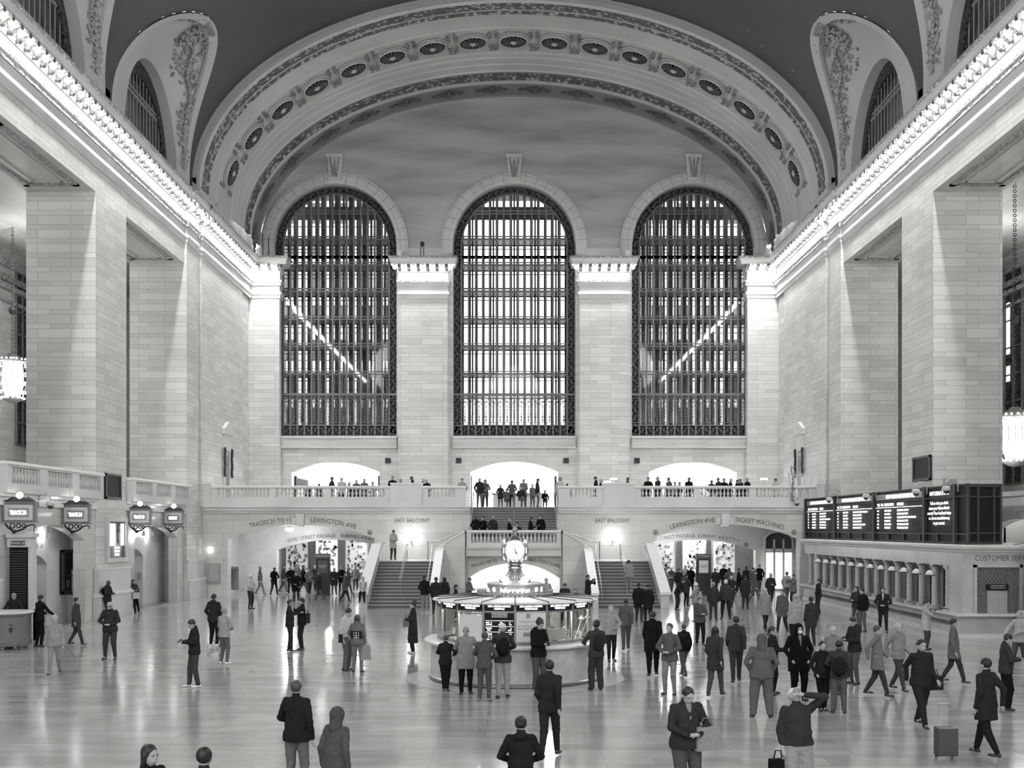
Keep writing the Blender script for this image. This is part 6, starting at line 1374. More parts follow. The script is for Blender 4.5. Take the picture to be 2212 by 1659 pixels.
SKIN = {'l': mat('skin_light', .36, .5), 'm': mat('skin_medium', .24, .5), 'd': mat('skin_dark', .07, .5)}
HAIR = {'b': mat('hair_black', .012, .5), 'm': mat('hair_brown', .05, .5), 'g': mat('hair_grey', .4, .6), 'w': mat('hair_white', .62, .6), 'y': mat('hair_fair', .25, .5)}
ARMS = {   # wrist targets in body heights: (x outwards, y forward negative, z), elbow hint
 'down': ((.135,-.02,.50),(.3,.6,0)), 'phone': ((.035,-.17,.655),(.6,.3,-1)), 'belly': ((.05,-.13,.60),(1,.3,-.3)), 'pocket': ((.115,-.06,.535),(.9,.6,0)),
 'behind': ((.04,.10,.57),(1,.3,0)), 'photo': ((.05,-.17,.86),(.8,-.2,-1)), 'counter': ((.10,-.22,.64),(.8,.3,-.6)), 'walkf': ((.12,-.12,.55),(.2,1,0)), 'walkb': ((.12,.10,.53),(.2,1,0)),
 'head': ((.04,-.06,.94),(1,-.5,.3)), 'hug': ((.08,-.21,.74),(1,.2,-.3)), 'lap': ((.06,-.14,.40),(.6,.4,0)), 'knee': ((.09,-.24,.36),(.6,.5,0)), 'table': ((.08,-.2,.50),(.9,.3,-.3)), 'violin': ((-.06,-.16,.77),(.8,-.2,-1)), 'rail': ((.2,.05,.62),(.2,.8,0)), 'cross': ((-.02,-.12,.665),(1,-.2,-.5))}
NP_ = [0]; PEOPLE = []
def person(label, loc, h=1.72, face=0, top=.08, bot=.05, hair=('b','short'), skin='l', al='down', ar='down', coat='hip', legs='stand', lean=0, nod=0, turn=0, shoe=.03, vox=None, fat=1.0, group=None, mid=None, tiny=False, wide=0, stance=.07, skirt=False, hood=False, glasses=False, mask=False, neck=None):
    NP_[0] += 1; sd = NP_[0]*1.7; dist = max(loc[1], 5)
    t = thing('person', loc, label, 'person', group, math.radians(face)); PEOPLE.append(t)
    if vox is None: vox = min(.03, max(.0125, dist*.00052))
    tr = h*.5 if False else 0
    hipz = .525*h
    if legs in ('sit', 'sitlow'): hipz = (.30 if legs == 'sit' else .20)*h
    if legs == 'lean': lean = lean
    cl, sl = math.cos(lean), math.sin(lean); hp = np.array([0, 0, hipz])
    if legs == 'leanback': hp = np.array([0, .10*h, .50*h])
    def U(x, y, z):      # upper body point given in standing coordinates (fractions of height)
        v = np.array([x*h, y*h, (z-.525)*h]); return hp+np.array([v[0], v[1]*cl-v[2]*sl, v[2]*cl+v[1]*sl])
    hx = .052*h*fat
    # legs
    ft = {'stand': ((-stance, 0.0), (stance, .0)), 'wide': ((-.10,0),(.10,0)), 'walk': ((-.045,-.15),(.045,.16)), 'step': ((-.06,-.06),(.06,.04)), 'cross': ((.02,-.03),(.01,.03)), 'sit': ((-.07,-.25),(.07,-.25)), 'sitlow': ((-.07,-.30),(.07,-.26)), 'leanback': ((-.04,-.06),(.05,-.10)), 'tuck': ((-.05,.0),(.06,.06))}[legs]
    L = []
    for sg, (fx, fy) in zip((-1, 1), ft):
        hj = hp+np.array([sg*hx, 0, 0]); fz = .045*h+(.03*h if legs == 'walk' and fy > 0 else 0)
        if legs == 'sit': fz = .045*h+0
        an = np.array([fx*h, fy*h, fz]); kn, an = ik(hj, an, .25*h, .235*h, (0, -1, .4)); L.append((hj, kn, an))
    # arms
    A = []
    for sg, ps in ((-1, ar), (1, al)):
        (tx, ty, tz), hint = ARMS[ps]; sj = U(sg*.092*fat, 0.0, .812)
        w_ = U(sg*tx, ty, tz); e, w_ = ik(sj, w_, .17*h, .155*h, (sg*hint[0], hint[1], hint[2])); A.append((sj, e, w_, ps, sg))
    # ---- head
    hc = U(0, -.012, .925); nk = U(0, .008, .855); th = lean+nod; yw = math.radians(turn)
    R = (Matrix.Rotation(yw, 3, 'Z') @ Matrix.Rotation(th, 3, 'X')); Rn = np.array(R)
    if nod: hc = nk+np.array(R @ Vector((0, -.02*h, .07*h)))
    def Hd(x, y, z): return hc+Rn @ (np.array([x, y, z])*h)
    f = Field(min(vox, .02), .02*h)
    f.ell(hc+Rn @ np.array([0, .008*h, .012*h]), (.043*h, .054*h, .053*h), Rn); f.ell(Hd(0, -.012, -.026), (.033*h, .037*h, .040*h), Rn, k=.02)
    f.cap(Hd(0,-.050,.002), Hd(0,-.056,-.013), .004*h, .0062*h, k=.006)
    for sg in (-1, 1): f.ell(Hd(sg*.043, .006, -.006), (.008*h, .014*h, .018*h), Rn, k=.006); f.ell(Hd(sg*.02, -.043, .013), (.014*h, .008*h, .007*h), Rn, k=.01)
    f.ell(Hd(0, -.048, -.033), (.015*h, .007*h, .006*h), Rn, k=.006)
    f.cap(Hd(0, .015, -.03), nk-np.array([0,0,.03*h]), .029*h, .030*h, k=.012*h)
    f.cap(U(-.065*fat,0,.80), U(.065*fat,0,.80), .026*h, .026*h, k=.015*h); f.cap(U(0,0,.77), U(0,0,.56), .05*h*fat, .05*h*fat, sc=(1.35,.8,1))
    f.cap(hp+[-.03*h,0,0], hp+[.03*h,0,0], .065*h*fat, .065*h*fat)
    for hj, kn, an in L: f.cap(hj, kn, .047*h, .033*h); f.cap(kn, an, .032*h, .020*h); f.cap(an, an+np.array([0,-.035*h,-.025*h]), .018*h, .013*h, k=.005*h)
    for sj, e, w_, ps, sg in A:
        f.cap(sj-(0,0,.008*h), e, .022*h, .020*h, k=.01*h); f.cap(e, w_, .020*h, .014*h, k=.01*h)
        fd = (w_-e)/np.linalg.norm(w_-e)
        if ps in ('phone','belly','photo','hug','cross','violin'): fd = fd*.5+np.array([-sg*.6,-.1,.25]) @ np.eye(3)
        fd /= np.linalg.norm(fd); sd_ = np.cross(fd, (0,0,1)); sd_ = np.array([1.,0,0]) if np.linalg.norm(sd_) < .3 else sd_/np.linalg.norm(sd_)
        if abs(fd[2]) > .8: sd_ = np.array([0,-1.,0])
        nn = np.cross(sd_, fd); nn = nn if nn[2]*1+nn[1]*-.3 > 0 or abs(fd[2]) > .8 else -nn; pc = w_+fd*.028*h
        f.cap(w_, w_+fd*.045*h, .014*h, .017*h, sc=(1,1,1), k=.008)
        if ps != 'pocket':
            fr = max(.0048*h, vox*.55); 
            for q_, (ox, ln) in enumerate(((-.017,.036),(-.006,.042),(.006,.04),(.017,.032))):
                b0 = w_+fd*.048*h+sd_*ox*h; b1 = b0+fd*ln*.55*h-nn*.004*h; b2 = b1+fd*ln*.35*h-nn*ln*.5*h; f.cap(b0, b1, fr, fr*.95, k=.003); f.cap(b1, b2, fr*.95, fr*.8, k=.003)
            b0 = w_+fd*.018*h+sd_*(-.016*h); b1 = b0-sd_*.018*h+fd*.018*h; f.cap(b0, b1, fr*1.15, fr, k=.004); f.cap(b1, b1+fd*.016*h-nn*.008*h, fr, fr*.85, k=.003)
    body = bpy.data.objects.new('body', f.mesh('body', SKIN[skin])); COL.objects.link(body); body.parent = t
    def add(nm, f_, m, **k): o = bpy.data.objects.new(nm, f_.mesh(nm, m, **k)); COL.objects.link(o); o.parent = t; return o
    # ---- trousers
    f = Field(vox, .03*h); fw = fat*(1+wide*.35)
    f.ell(hp+[0,.006*h,.02*h], (.092*h*fat, .068*h*fat, .075*h))
    if skirt: f.cap(hp+[0,0,.02*h], hp+[0,0,-.2*h], .08*h, .11*h, sc=(1.1,.85,1))
    for hj, kn, an in L: f.cap(hj, kn, .058*h*fat, .040*h*fw); f.cap(kn, an+[0,0,.0], .040*h*fw, (.028+wide*.02)*h, k=.02); 
    zc = np.mean([L[0][2][2], L[1][2][2]])
    if legs not in ('sit','sitlow','walk'): f.sub(lambda X, Y, Z: (.028*h)-Z+0*X+0*Y)
    HEM = {'waist': .53, 'hip': .475, 'mid': .38, 'long': .20}[coat]
    if legs not in ('sit','sitlow'): f.sub(lambda X, Y, Z: Z-(hp[2]+(HEM-.525+.035)*h)+0*X+0*Y)
    add('trousers', f, cloth(bot), disp=.004, seed=sd)
    # ---- shoes
    for sg, (hj, kn, an) in zip((-1, 1), L):
        f = Field(min(vox, .016), .012); b_ = np.array([an[0], an[1], an[2]-.045*h]); o_ = b_+[0,0,0]
        dx = sg*.012*h; f.ell(o_+[dx*1.2,-.045*h,.014*h], (.026*h,.056*h,.020*h)); f.ell(o_+[0,.012*h,.022*h], (.022*h,.032*h,.028*h)); f.sub(lambda X, Y, Z, z=o_[2]: z+.002-Z+0*X+0*Y)
        add('shoe', f, mat(f'shoe_{int(shoe*100)}', shoe, .5))
    # ---- top
    f = Field(vox, .026*h); fa = fat
    f.ell(U(0,.004,.735), (.098*h*fa, .066*h*fa, .10*h)); f.cap(U(-.075*fa,.0,.803), U(.075*fa,.0,.803), .034*h, .034*h); f.cap(U(-.03,.0,.83), U(.03,.0,.83), .030*h, .030*h)
    f.ell(U(0,-.004*fa,.64), (.098*h*fa, .072*h*fa**1.3, .10*h)); hem = {'waist': .53, 'hip': .475, 'mid': .38, 'long': .20}[coat]
    if legs in ('sit','sitlow'): hem = max(hem, .47)
    if legs == 'sit': f.ell(U(0,0,.54), (.10*h*fa, .08*h*fa, .06*h))
    else:
        zb = hem-.03; f.cap(U(0,0,.60), hp+[0,.0,(zb-.525)*h], .083*h*fa, (.088+.06*(.55-hem))*h*fa, sc=(1.18,.94,1))
        for hj, kn, an in L: q_ = np.clip((hp[2]/h-(hem-.03))/.25, .05, 1); f.cap(hj, hj+(kn-hj)*q_, .066*h*fa, .060*h*fa)
        hz = hp[2]+(hem-.525)*h; f.sub(lambda X, Y, Z: hz-Z+0*X+0*Y)
    f.cap(nk+[0,.002,-.02*h], nk+np.array(R @ Vector((0,.0,.010*h))), .042*h, .036*h, k=.015)
    for sj, e, w_, ps, sg in A:
        f.cap(sj, e, .036*h, .031*h, k=.02*h); f.cap(e, w_-(w_-e)*.04, .031*h, .024*h, k=.015)
    if hood and hood != 'up': f.ell(nk+[0,.045*h,-.012*h], (.055*h,.04*h,.035*h), k=.02)
    add({'waist':'sweater','hip':'jacket','mid':'coat','long':'long_coat'}[coat], f, cloth(top), disp=.005, seed=sd+1)
    # open collar / shirt strip
    if neck:
        f = Field(vox, .01); f.cap(U(0,-.040,.835), U(0,-.074,.72), .026*h, .010*h, sc=(1,.8,1), k=0); add('shirt_front', f, cloth(neck))
    # ---- hair, hat, hood
    if hood == 'up' or hair[1] == 'hood':
        f = Field(min(vox,.016), .02); f.ell(hc+Rn @ (np.array([0,.016,.010])*h), (.062*h,.066*h,.074*h), Rn); f.cap(Hd(0,.02,-.03), nk-[0,-.01*h,.03*h], .052*h, .06*h)
        def face_cut(X, Y, Z, c=hc+Rn @ (np.array([0,-.066,-.008])*h)): return -(np.sqrt(((X-c[0])/.85)**2+(Y-c[1])**2+((Z-c[2])/1.15)**2)-.044*h)
        f.sub(face_cut); add('hood', f, cloth(top*.9), disp=.003)
    elif hair[1] != 'bald':
        f = Field(min(vox,.016), .015); st = hair[1]
        f.ell(hc+Rn @ (np.array([0,.014,.018])*h), (.049*h,.0575*h,.056*h), Rn)
        c = hc+Rn @ (np.array([0,-.072,-.020])*h); f.sub(lambda X, Y, Z: -(np.sqrt((X-c[0])**2+(Y-c[1])**2+((Z-c[2])/1.15)**2)-.057*h))
        if st == 'short': zc_ = hc+Rn @ (np.array([0,.0,-.012])*h); up = Rn @ np.array([0,.95,1]); f.sub(lambda X, Y, Z: -((X-zc_[0])*up[0]+(Y-zc_[1])*up[1]+(Z-zc_[2])*up[2]))
        nm = 'hair'
        hm = HAIR.get(hair[0]) or HAIR['b']
        if st in ('cap', 'beanie'):
            nm = 'cap' if st == 'cap' else 'beanie'; hm = mat(f'hat_{hair[2]}', hair[2]/100, .8); zc_ = hc+Rn @ (np.array([0,.0,.008 if st == 'cap' else .0])*h); up = Rn @ np.array([0,.1,1]); f.sub(lambda X, Y, Z: -((X-zc_[0])*up[0]+(Y-zc_[1])*up[1]+(Z-zc_[2])*up[2]))
        add(nm, f, hm, disp=.0025, seed=sd+2)
        if st == 'cap': f = Field(min(vox,.014), .005); f.ell(Hd(0,-.062,.020), (.036*h,.035*h,.007*h), Rn); add('cap_brim', f, hm)
        if st in ('long', 'longer'):
            f = Field(min(vox,.018), .02*h); e_ = -.14 if st == 'long' else -.22
            f.ell(hc+Rn @ (np.array([0,.018,.016])*h), (.048*h,.05*h,.052*h), Rn)
            for x in (-.03, 0, .03): f.cap(Hd(x*1.1,.02 if x == 0 else .012,.0), hc+np.array([x*1.3*h,.045*h,e_*h]), .026*h, .016*h, sc=(1,.8,1))
            c2 = hc+Rn @ (np.array([0,-.072,-.020])*h); f.sub(lambda X, Y, Z: -(np.sqrt((X-c2[0])**2+(Y-c2[1])**2+((Z-c2[2])/1.15)**2)-.057*h)); add('long_hair', f, hm, disp=.004, seed=sd)
        if st == 'bun': f = Field(min(vox,.016), .01); f.ell(Hd(0,.05,.045), (.024*h,)*3); add('bun', f, hm)
        if st == 'tail': f = Field(min(vox,.016), .01); f.cap(Hd(0,.062,.015), Hd(0,.078,-.06), .016*h, .010*h); add('ponytail', f, hm)
        if st == 'curly': f = Field(min(vox,.016), .01); [f.ell(Hd(.04*math.cos(a)*math.sin(b), .02+.045*math.sin(a), .02+.05*math.cos(b)), (.018*h,)*3) for a in np.linspace(0, PI, 5) for b in np.linspace(-1.6, 1.6, 6)]; add('curls', f, hm)
    # eyes on the nearer faces
    if dist < 46 and abs(((face+turn+180) % 360)-180) < 110 and not tiny:
        q = MB()
        for sg in (-1, 1): q.ball(Hd(sg*.019,-.0475,.002), (.0065*h,.004*h,.0035*h), 6, 4)
        q.build('eyes', mat('eye_dark', .03, .3), t)
    if glasses:
        q = MB()
        for sg in (-1, 1): q.torus(Hd(sg*.021,-.056,.0), .016*h, .002*h, 12, 4, M=Rn @ np.array(((1,0,0),(0,0,1),(0,1,0)))); q.tube([Hd(sg*.036,-.054,.002), Hd(sg*.044,.0,.002)], .002*h, 4)
        q.build('glasses', BLACK, t)
    if mask: f = Field(.012, .01); f.ell(Hd(0,-.040,-.030), (.032*h,.024*h,.026*h), Rn); add('beard' if mask == 'beard' else 'face_mask', f, HAIR['g'] if mask == 'beard' else mat('mask_pale', .6, .7))
    t['_h'] = h; return t, A, hc
def held(name, label, cat, t, local, fn, group=None):
    """a thing carried by a person: placed in world space from the person's local frame"""
    a = t.rotation_euler[2]; ca, sa = math.cos(a), math.sin(a); l = t.location; x, y, z = local
    o = thing(name, (l[0]+x*ca-y*sa, l[1]+x*sa+y*ca, l[2]+z), label, cat, group, a); fn(o); return o
def backpack(t, label, h=1.72, v=.03, coatlift=.0):
    def fn(o):
        f = Field(.016, .03); f.ell((0,0,0), (.15,.09,.22)); f.ell((0,.07,-.06), (.11,.06,.11)); m = f.mesh('pack_body', cloth(v), disp=.003); b = bpy.data.objects.new('pack_body', m); COL.objects.link(b); b.parent = o
        for sg in (-1, 1): q = MB(); q.tube([(sg*.10,-.06,.16),(sg*.11,-.17,.20),(sg*.11,-.285,.10),(sg*.12,-.27,-.08),(sg*.12,-.05,-.18)], .017, 5); q.build('shoulder_strap', mat('strap_black', .02, .7), o)
    return held('backpack', label, 'bag', t, (0, .19, .69*h), fn)
def phone(t, A, label):
    w_ = (A[0][2]+A[1][2])/2 if abs(A[0][2][2]-A[1][2][2]) < .05 else A[0][2]
    def fn(o):
        q = MB(); q.obox((0,0,0), .036, .006, .072, M=np.array(Matrix.Rotation(-.9, 3, 'X'))); q.build('case', BLACK, o); q = MB(); q.obox((0,.006,.004), .032, .003, .066, M=np.array(Matrix.Rotation(-.9, 3, 'X'))); q.build('screen', mat('phone_glow', .6, .2, emit=.5), o)
    return held('phone', label, 'phone', t, (float(w_[0]), float(w_[1])-.075, float(w_[2])+.035), fn)
def tote(t, label, local, v=.5, size=(.17,.06,.2)):
    def fn(o):
        q = MB(); a, b, c = size; q.prism([(-a,-b,-c),(a,-b,-c),(a*.93,-b,c),(-a*.93,-b,c)], (0,2*b,0)); q.build('bag_body', cloth(v), o)
        q = MB(); q.tube([(-a*.5,0,c),(-a*.3,0,c+.12),(a*.3,0,c+.12),(a*.5,0,c)], .01, 5); q.build('handle', cloth(v*.6), o)
    return held('shopping_bag', label, 'bag', t, local, fn)
def at(px, pyf, z=0): Y = (CZ-z)*K/(pyf-1140); return Vector((CX+(px-1106)*Y/K, Y, z))
def hgt(px, pyf, pyh, z=0): Y = (CZ-z)*K/(pyf-1140); return (pyf-pyh)*Y/K
def att(px, pyh, h, z=0):        # feet hidden: from the head and an assumed height
    s = (pyh-1140)/(CZ-z-h); Y = K/s; return Vector((CX+(px-1106)*Y/K, Y, z))
# ------------------------------------------------------------------ who stands where
# left part of the floor
t, A, _ = person('bald bearded man with glasses in a dark zipped jacket, hands joined at his belly', at(238,1424), 1.80, 0, .045, .06, ('g','bald'), al='belly', ar='belly', glasses=True, mask='beard', fat=1.08, nod=.25, legs='stand', shoe=.04, stance=.085)
t, A, _ = person('young man in a black bomber jacket and white sneakers reading his phone', at(420,1484), 1.76, -62, .03, .07, ('b','short'), al='phone', ar='phone', nod=.5, shoe=.75, wide=.2, stance=.06, legs='step'); phone(t, A, 'phone held by the man in the bomber jacket')
t, A, _ = person('dark clothed man with a backpack standing against the left pier base', att(232,1252,1.78), 1.78, 75, .04, .04, ('b','bald'), 'd', al='phone', ar='phone', nod=.3); backpack(t, 'dark backpack on the man beside the left pier base', 1.78)
t, A, _ = person('woman with long dark hair leaning against the left pier base with a pale bag', at(293,1325), 1.66, 45, .06, .02, ('b','long'), al='phone', ar='belly', legs='leanback', lean=-.12, nod=.2); tote(t, 'pale cloth bag at the hip of the leaning woman', (-.1,-.2,.85), .6, (.16,.06,.14))
person('older man in a white shirt and dark vest standing alone near the left arch', at(541,1315), 1.72, 70, .55, .05, ('w','short'), al='belly', ar='belly', coat='waist', shoe=.03, fat=1.1)
person('tall person in a dark hooded parka seen from behind, left of the shopping bag', att(462,1282,1.80), 1.80, 160, .035, .02, ('b','short'), al='pocket', ar='pocket', hood='down', fat=1.1)
person('woman in a pale knit top and grey trousers with white shoes beside the parka', at(484,1434), 1.68, 150, .42, .16, ('y','bun'), al='belly', ar='belly', shoe=.75)
def sb(o):
    q = MB(); q.box(-.17,.17,-.07,.07,0,.36); q.build('bag_body', noise_mat('bag_print', .25, .7, (7,7,7), rough=.6), o); q = MB(); q.tube([(-.08,0,.36),(-.06,0,.47),(.06,0,.47),(.08,0,.36)], .01, 5); q.build('handle', BLACK, o)
o = thing('shopping_bag', at(460,1416), 'printed pale carrier bag standing on the floor between two people', 'bag'); sb(o)
person('person in dark shorts and pale collar hugging a friend, left of the pair', at(626,1408), 1.72, 88, .03, .04, ('b','short'), al='hug', ar='hug', neck=.5, legs='cross', coat='hip', skin='m')
t, A, _ = person('person in black hugging a friend, right of the pair', at(652,1404), 1.74, -88, .022, .03, ('b','short'), al='hug', ar='hug'); tote(t, 'small dark bag hanging behind the hugging pair', (0,.2,1.05), .04, (.14,.06,.16))
t, A, _ = person('man in a white shirt looking down beside the woman with the patterned back', at(748,1448), 1.80, 70, .60, .15, ('b','short'), al='belly', ar='down', nod=.5, coat='waist'); tote(t, 'dark shoulder bag at the white shirted man hip', (-.18,.02,.93), .03, (.13,.06,.12))
t, A, _ = person('long haired woman in a jacket with a pattern of pale shapes on the back', at(772,1452), 1.62, 172, .18, .20, ('m','long'), al='belly', ar='down', legs='stand'); 
q = MB(); rr = random.Random(1)
for r_ in range(3):
    for c_ in range(5): q.ball((-.13+.065*c_,.128-.012*abs(c_-2),.98+.065*r_), (.02,.012,.022), 6, 4)
q.build('back_pattern', WHITE, t); q = MB(); q.box(-.16,.16,.09,.122,.95,1.16); q.build('dark_back_panel', cloth(.03), t)
tote(t, 'stiff grey paper carrier held by the woman with the patterned back', (-.24,-.02,.55), .35, (.13,.05,.2))
t, A, _ = person('woman in a long dark coat and pale scarf facing left near the stairs', at(892,1411), 1.68, -75, .035, .03, ('b','curly'), al='phone', ar='belly', coat='long', shoe=.5, neck=.3); tote(t, 'crumpled grey bag in the arms of the long coated woman', (.0,-.22,1.0), .2, (.12,.08,.14))
person('tall dark jacketed man in pale trousers standing at the foot of the left stairs', att(917,1242,1.80), 1.80, 150, .02, .35, ('b','short'), al='pocket', ar='pocket', shoe=.6)
# around the booth
person('person in a dark coat seen from behind, left behind the booth', att(942,1246,1.76), 1.76, 180, .035, .04, ('b','short'), fat=1.15)
person('woman with long dark hair behind the booth beside the dark coat', att(960,1246,1.68), 1.68, 200, .03, .03, ('b','long'))
person('short woman with dark hair looking right behind the left side of the booth', att(985,1262,1.58), 1.58, 90, .03, .03, ('b','tail'))
person('person in a grey patterned jacket standing before the low arch left of the clock', att(1012,1246,1.72), 1.72, 60, .14, .08, ('m','short'), nod=.4, al='phone', ar='phone')
person('faint pale figure before the low arch right of the clock', att(1180,1248,1.74), 1.74, 10, .40, .2, ('g','short'))
person('bearded man in a dark jacket looking down, right behind the booth', att(1220,1258,1.72), 1.72, 0, .04, .05, ('b','short'), nod=.5, al='phone', ar='phone')
person('child with dark hair just showing over the roof of the booth', att(1243,1272,1.35), 1.35, 0, .05, .05, ('b','short'))
t, A, _ = person('man in a dark jacket holding up a phone beside the right parapet', att(1270,1241,1.76), 1.76, 60, .03, .05, ('b','short'), al='photo', ar='photo'); phone(t, A, 'phone raised by the man beside the right parapet')
person('boy in a black puffer jacket leaning on the booth counter', at(962,1493), 1.40, 170, .025, .015, ('m','short'), al='counter', ar='counter', fat=1.05, lean=.12, shoe=.1, stance=.03)
person('woman in a light grey raincoat and black leggings leaning over the counter', at(1006,1500), 1.66, 178, .28, .012, ('y','tail'), al='counter', ar='counter', coat='mid', lean=.15, fat=1.1, legs='step', shoe=.03)
person('person in a dark vest over a pale hoodie with grey trousers at the counter', at(1046,1514), 1.62, 170, .10, .10, ('m','short'), al='counter', ar='belly', lean=.1, neck=.4, shoe=.2)
t, A, _ = person('man in a pale cap and cream trousers seen from behind at the counter', at(1086,1507), 1.78, 184, .05, .38, ('b','cap',55), al='counter', ar='counter', lean=.05, legs='step', wide=.2, shoe=.02); backpack(t, 'black backpack on the man in the pale cap', 1.78, .015)
t, A, _ = person('young man in a black hoodie looking at his phone in front of the booth', at(1163,1494), 1.82, 35, .014, .09, ('b','curly'), al='phone', ar='phone', nod=.45, hood='down', shoe=.3); phone(t, A, 'phone held by the man in the black hoodie'); tote(t, 'black shoulder bag low on the back of the black hoodie', (.12,.16,.92), .015, (.15,.08,.15))
t, A, _ = person('man in an olive jacket and baggy cargo trousers at the right end of the counter', at(1288,1490), 1.74, 195, .06, .05, ('b','curly'), al='counter', ar='counter', wide=.7, shoe=.03); backpack(t, 'bulky dark backpack on the man at the right end of the counter', 1.74, .03)
# foreground
t, A, _ = person('woman with dark hair in a bun and a dark vest, centred at the bottom edge', att(1125,1545,1.62), 1.62, 180, .022, .03, ('b','bun'), al='belly', ar='belly', coat='hip', hood='down')
person('dark figure with a shoulder bag walking right of the booth front', att(1187,1424,1.74), 1.74, 165, .03, .03, ('b','short'), al='walkf', ar='walkb', legs='walk')
person('tall person in a black top and grey trousers walking away in the left foreground', att(640,1468,1.76), 1.76, 168, .022, .17, ('m','short'), al='belly', ar='down', legs='stand')
person('stooping figure in a grey hooded coat in the left foreground', att(722,1528,1.62), 1.62, 150, .10, .07, ('g','hood'), coat='mid', lean=.1, hood='up')
person('dark haired head and shoulders at the bottom edge, left one of two', att(322,1606,1.70), 1.70, 60, .02, .03, ('b','long'))
person('dark haired head and shoulders at the bottom edge, right one of two', att(441,1612,1.70), 1.70, 180, .03, .03, ('b','short'))
t, A, _ = person('broad man in a dark jacket holding a pale coat in the right foreground', att(1482,1478,1.76), 1.76, 20, .04, .10, ('b','short'), al='belly', ar='belly', fat=1.25, neck=.3, nod=.4); tote(t, 'pale folded coat and bag carried by the broad man', (.26,-.14,.98), .35, (.2,.09,.17))
t, A, _ = person('stocky person in a grey hooded tracksuit seen from behind with hands in the pouch', at(1645,1549), 1.78, 172, .14, .15, ('g','hood'), al='pocket', ar='pocket', fat=1.22, hood='up', wide=.6, shoe=.02, legs='wide')
person('person in a black hooded coat facing the camera with a pale mask', att(1725,1347,1.80), 1.80, 8, .010, .012, ('b','hood'), hood='up', al='pocket', ar='pocket', coat='mid', mask=True, fat=1.2, neck=.2)
t, A, _ = person('man in a dark sweater and pale jeans looking up, hand on his head', att(1722,1492,1.70), 1.76, 12, .045, .36, ('b','cap',60), al='head', ar='down', nod=-.75, coat='waist', fat=1.2, wide=.8, neck=None); tote(t, 'black bag hanging from the hand of the man looking up', (-.3,-.0,.58), .012, (.13,.06,.15))
person('slim young person in black beside the black hooded coat', at(1776,1535), 1.55, 10, .022, .012, ('b','short'), al='down', ar='pocket', stance=.03)
t, A, _ = person('person in a grey top with a hanging satchel right of the slim youngster', at(1812,1540), 1.60, 165, .06, .12, ('b','short'), al='belly', ar='down', wide=.3); backpack(t, 'dark satchel on the back of the grey topped person', 1.5, .02)
t, A, _ = person('man in a dark hooded jacket facing left over his phone near the ticket office', at(1846,1477), 1.76, -70, .035, .13, ('b','short'), al='phone', ar='phone', nod=.4, hood='down'); phone(t, A, 'phone held by the man near the ticket office')
person('man in a dark suit and tie standing with his back to the ticket counter', att(1908,1268,1.76), 1.76, -25, .03, .03, ('b','short'), al='belly', ar='belly', neck=.6)
person('long haired woman in a dark coat leaning at the ticket windows', att(1850,1266,1.68), 1.68, -50, .05, .12, ('b','long'), al='phone', ar='phone')
person('person in a black coat beside the long haired woman at the ticket windows', att(1864,1270,1.70), 1.70, -60, .015, .15, ('b','short'), nod=.3)
t, A, _ = person('violinist in a pale loose shirt playing beside the ticket counter', att(2000,1294,1.68), 1.68, 55, .50, .08, ('b','bun'), al='violin', ar='violin', coat='mid', nod=.2, fat=1.1)
def vio(o):
    f = Field(.012, .01); f.ell((0,0,0), (.10,.16,.03)); f.ell((0,-.12,0), (.08,.08,.03)); b = bpy.data.objects.new('violin_body', f.mesh('violin_body', mat('violin_wood', .06, .3))); COL.objects.link(b); b.parent = o
    q = MB(); q.tube([(0,-.15,.02),(0,-.42,.03)], .014, 6); q.build('neck', BLACK, o); q = MB(); q.tube([(.3,-.2,.1),(-.25,-.15,.06)], .006, 4); q.build('bow', BLACK, o)
held('violin', 'small dark violin under the chin of the violinist', 'violin', t, (.08,-.24,1.36), vio)
t, A, _ = person('man in a dark shirt facing right over his phone at the right edge', att(2172,1366,1.72), 1.72, 80, .05, .012, ('b','short'), al='phone', ar='phone', nod=.4, wide=1.0); phone(t, A, 'phone held by the man at the right edge')
person('person in a pale top walking at the far right edge', att(2203,1318,1.72), 1.72, -60, .45, .08, ('y','short'), al='counter', ar='counter', legs='walk')
t, A, _ = person('dark coated man with a satchel walking towards the camera on the right', att(1990,1380,1.80), 1.80, 12, .03, .03, ('b','short'), al='walkf', ar='walkb', legs='walk', fat=1.15); tote(t, 'dark satchel swinging at the side of the walking man', (.3,0,.9), .03, (.16,.07,.14))
t, A, _ = person('dark coated walker with a wheeled case at the lower right', att(2130,1420,1.76), 1.76, -150, .03, .02, ('b','short'), al='down', ar='walkb', legs='walk', coat='mid', fat=1.1)
def case(o):
    q = MB(); q.box(-.18,.18,-.11,.11,.05,.55); q.build('shell', mat('case_dark', .04, .3), o, bevel=.02); q = MB(); q.tube([(-.1,.08,.55),(-.1,.08,.95),(.1,.08,.95),(.1,.08,.55)], .01, 5); q.build('handle', MATS['steel'], o)
    for x in (-.14,.14): q = MB(); q.ball((x,.08,.03), (.02,.03,.03), 8, 6); q.build('wheel', BLACK, o)
o = thing('wheeled_case', (t.location[0]-.75, t.location[1]-.1, 0), 'dark wheeled case behind the lower right walker', 'suitcase'); case(o)
person('person in a pale jacket between the ticket office and the right walkers', att(1940,1345,1.70), 1.70, 30, .30, .08, ('g','short'), legs='walk', al='walkf', ar='walkb')
person('grey haired person in a light anorak passing right of the black hooded coat', att(1800,1352,1.66), 1.66, -20, .26, .1, ('g','short'))
person('person in a pale grey coat passing in front of the ticket windows', att(1895,1350,1.72), 1.72, 60, .22, .06, ('m','short'), legs='walk', al='walkf', ar='walkb', coat='mid')
person('person in a mid grey coat passing the near ticket windows', att(2060,1335,1.70), 1.70, 70, .16, .05, ('b','short'), legs='walk', coat='mid')
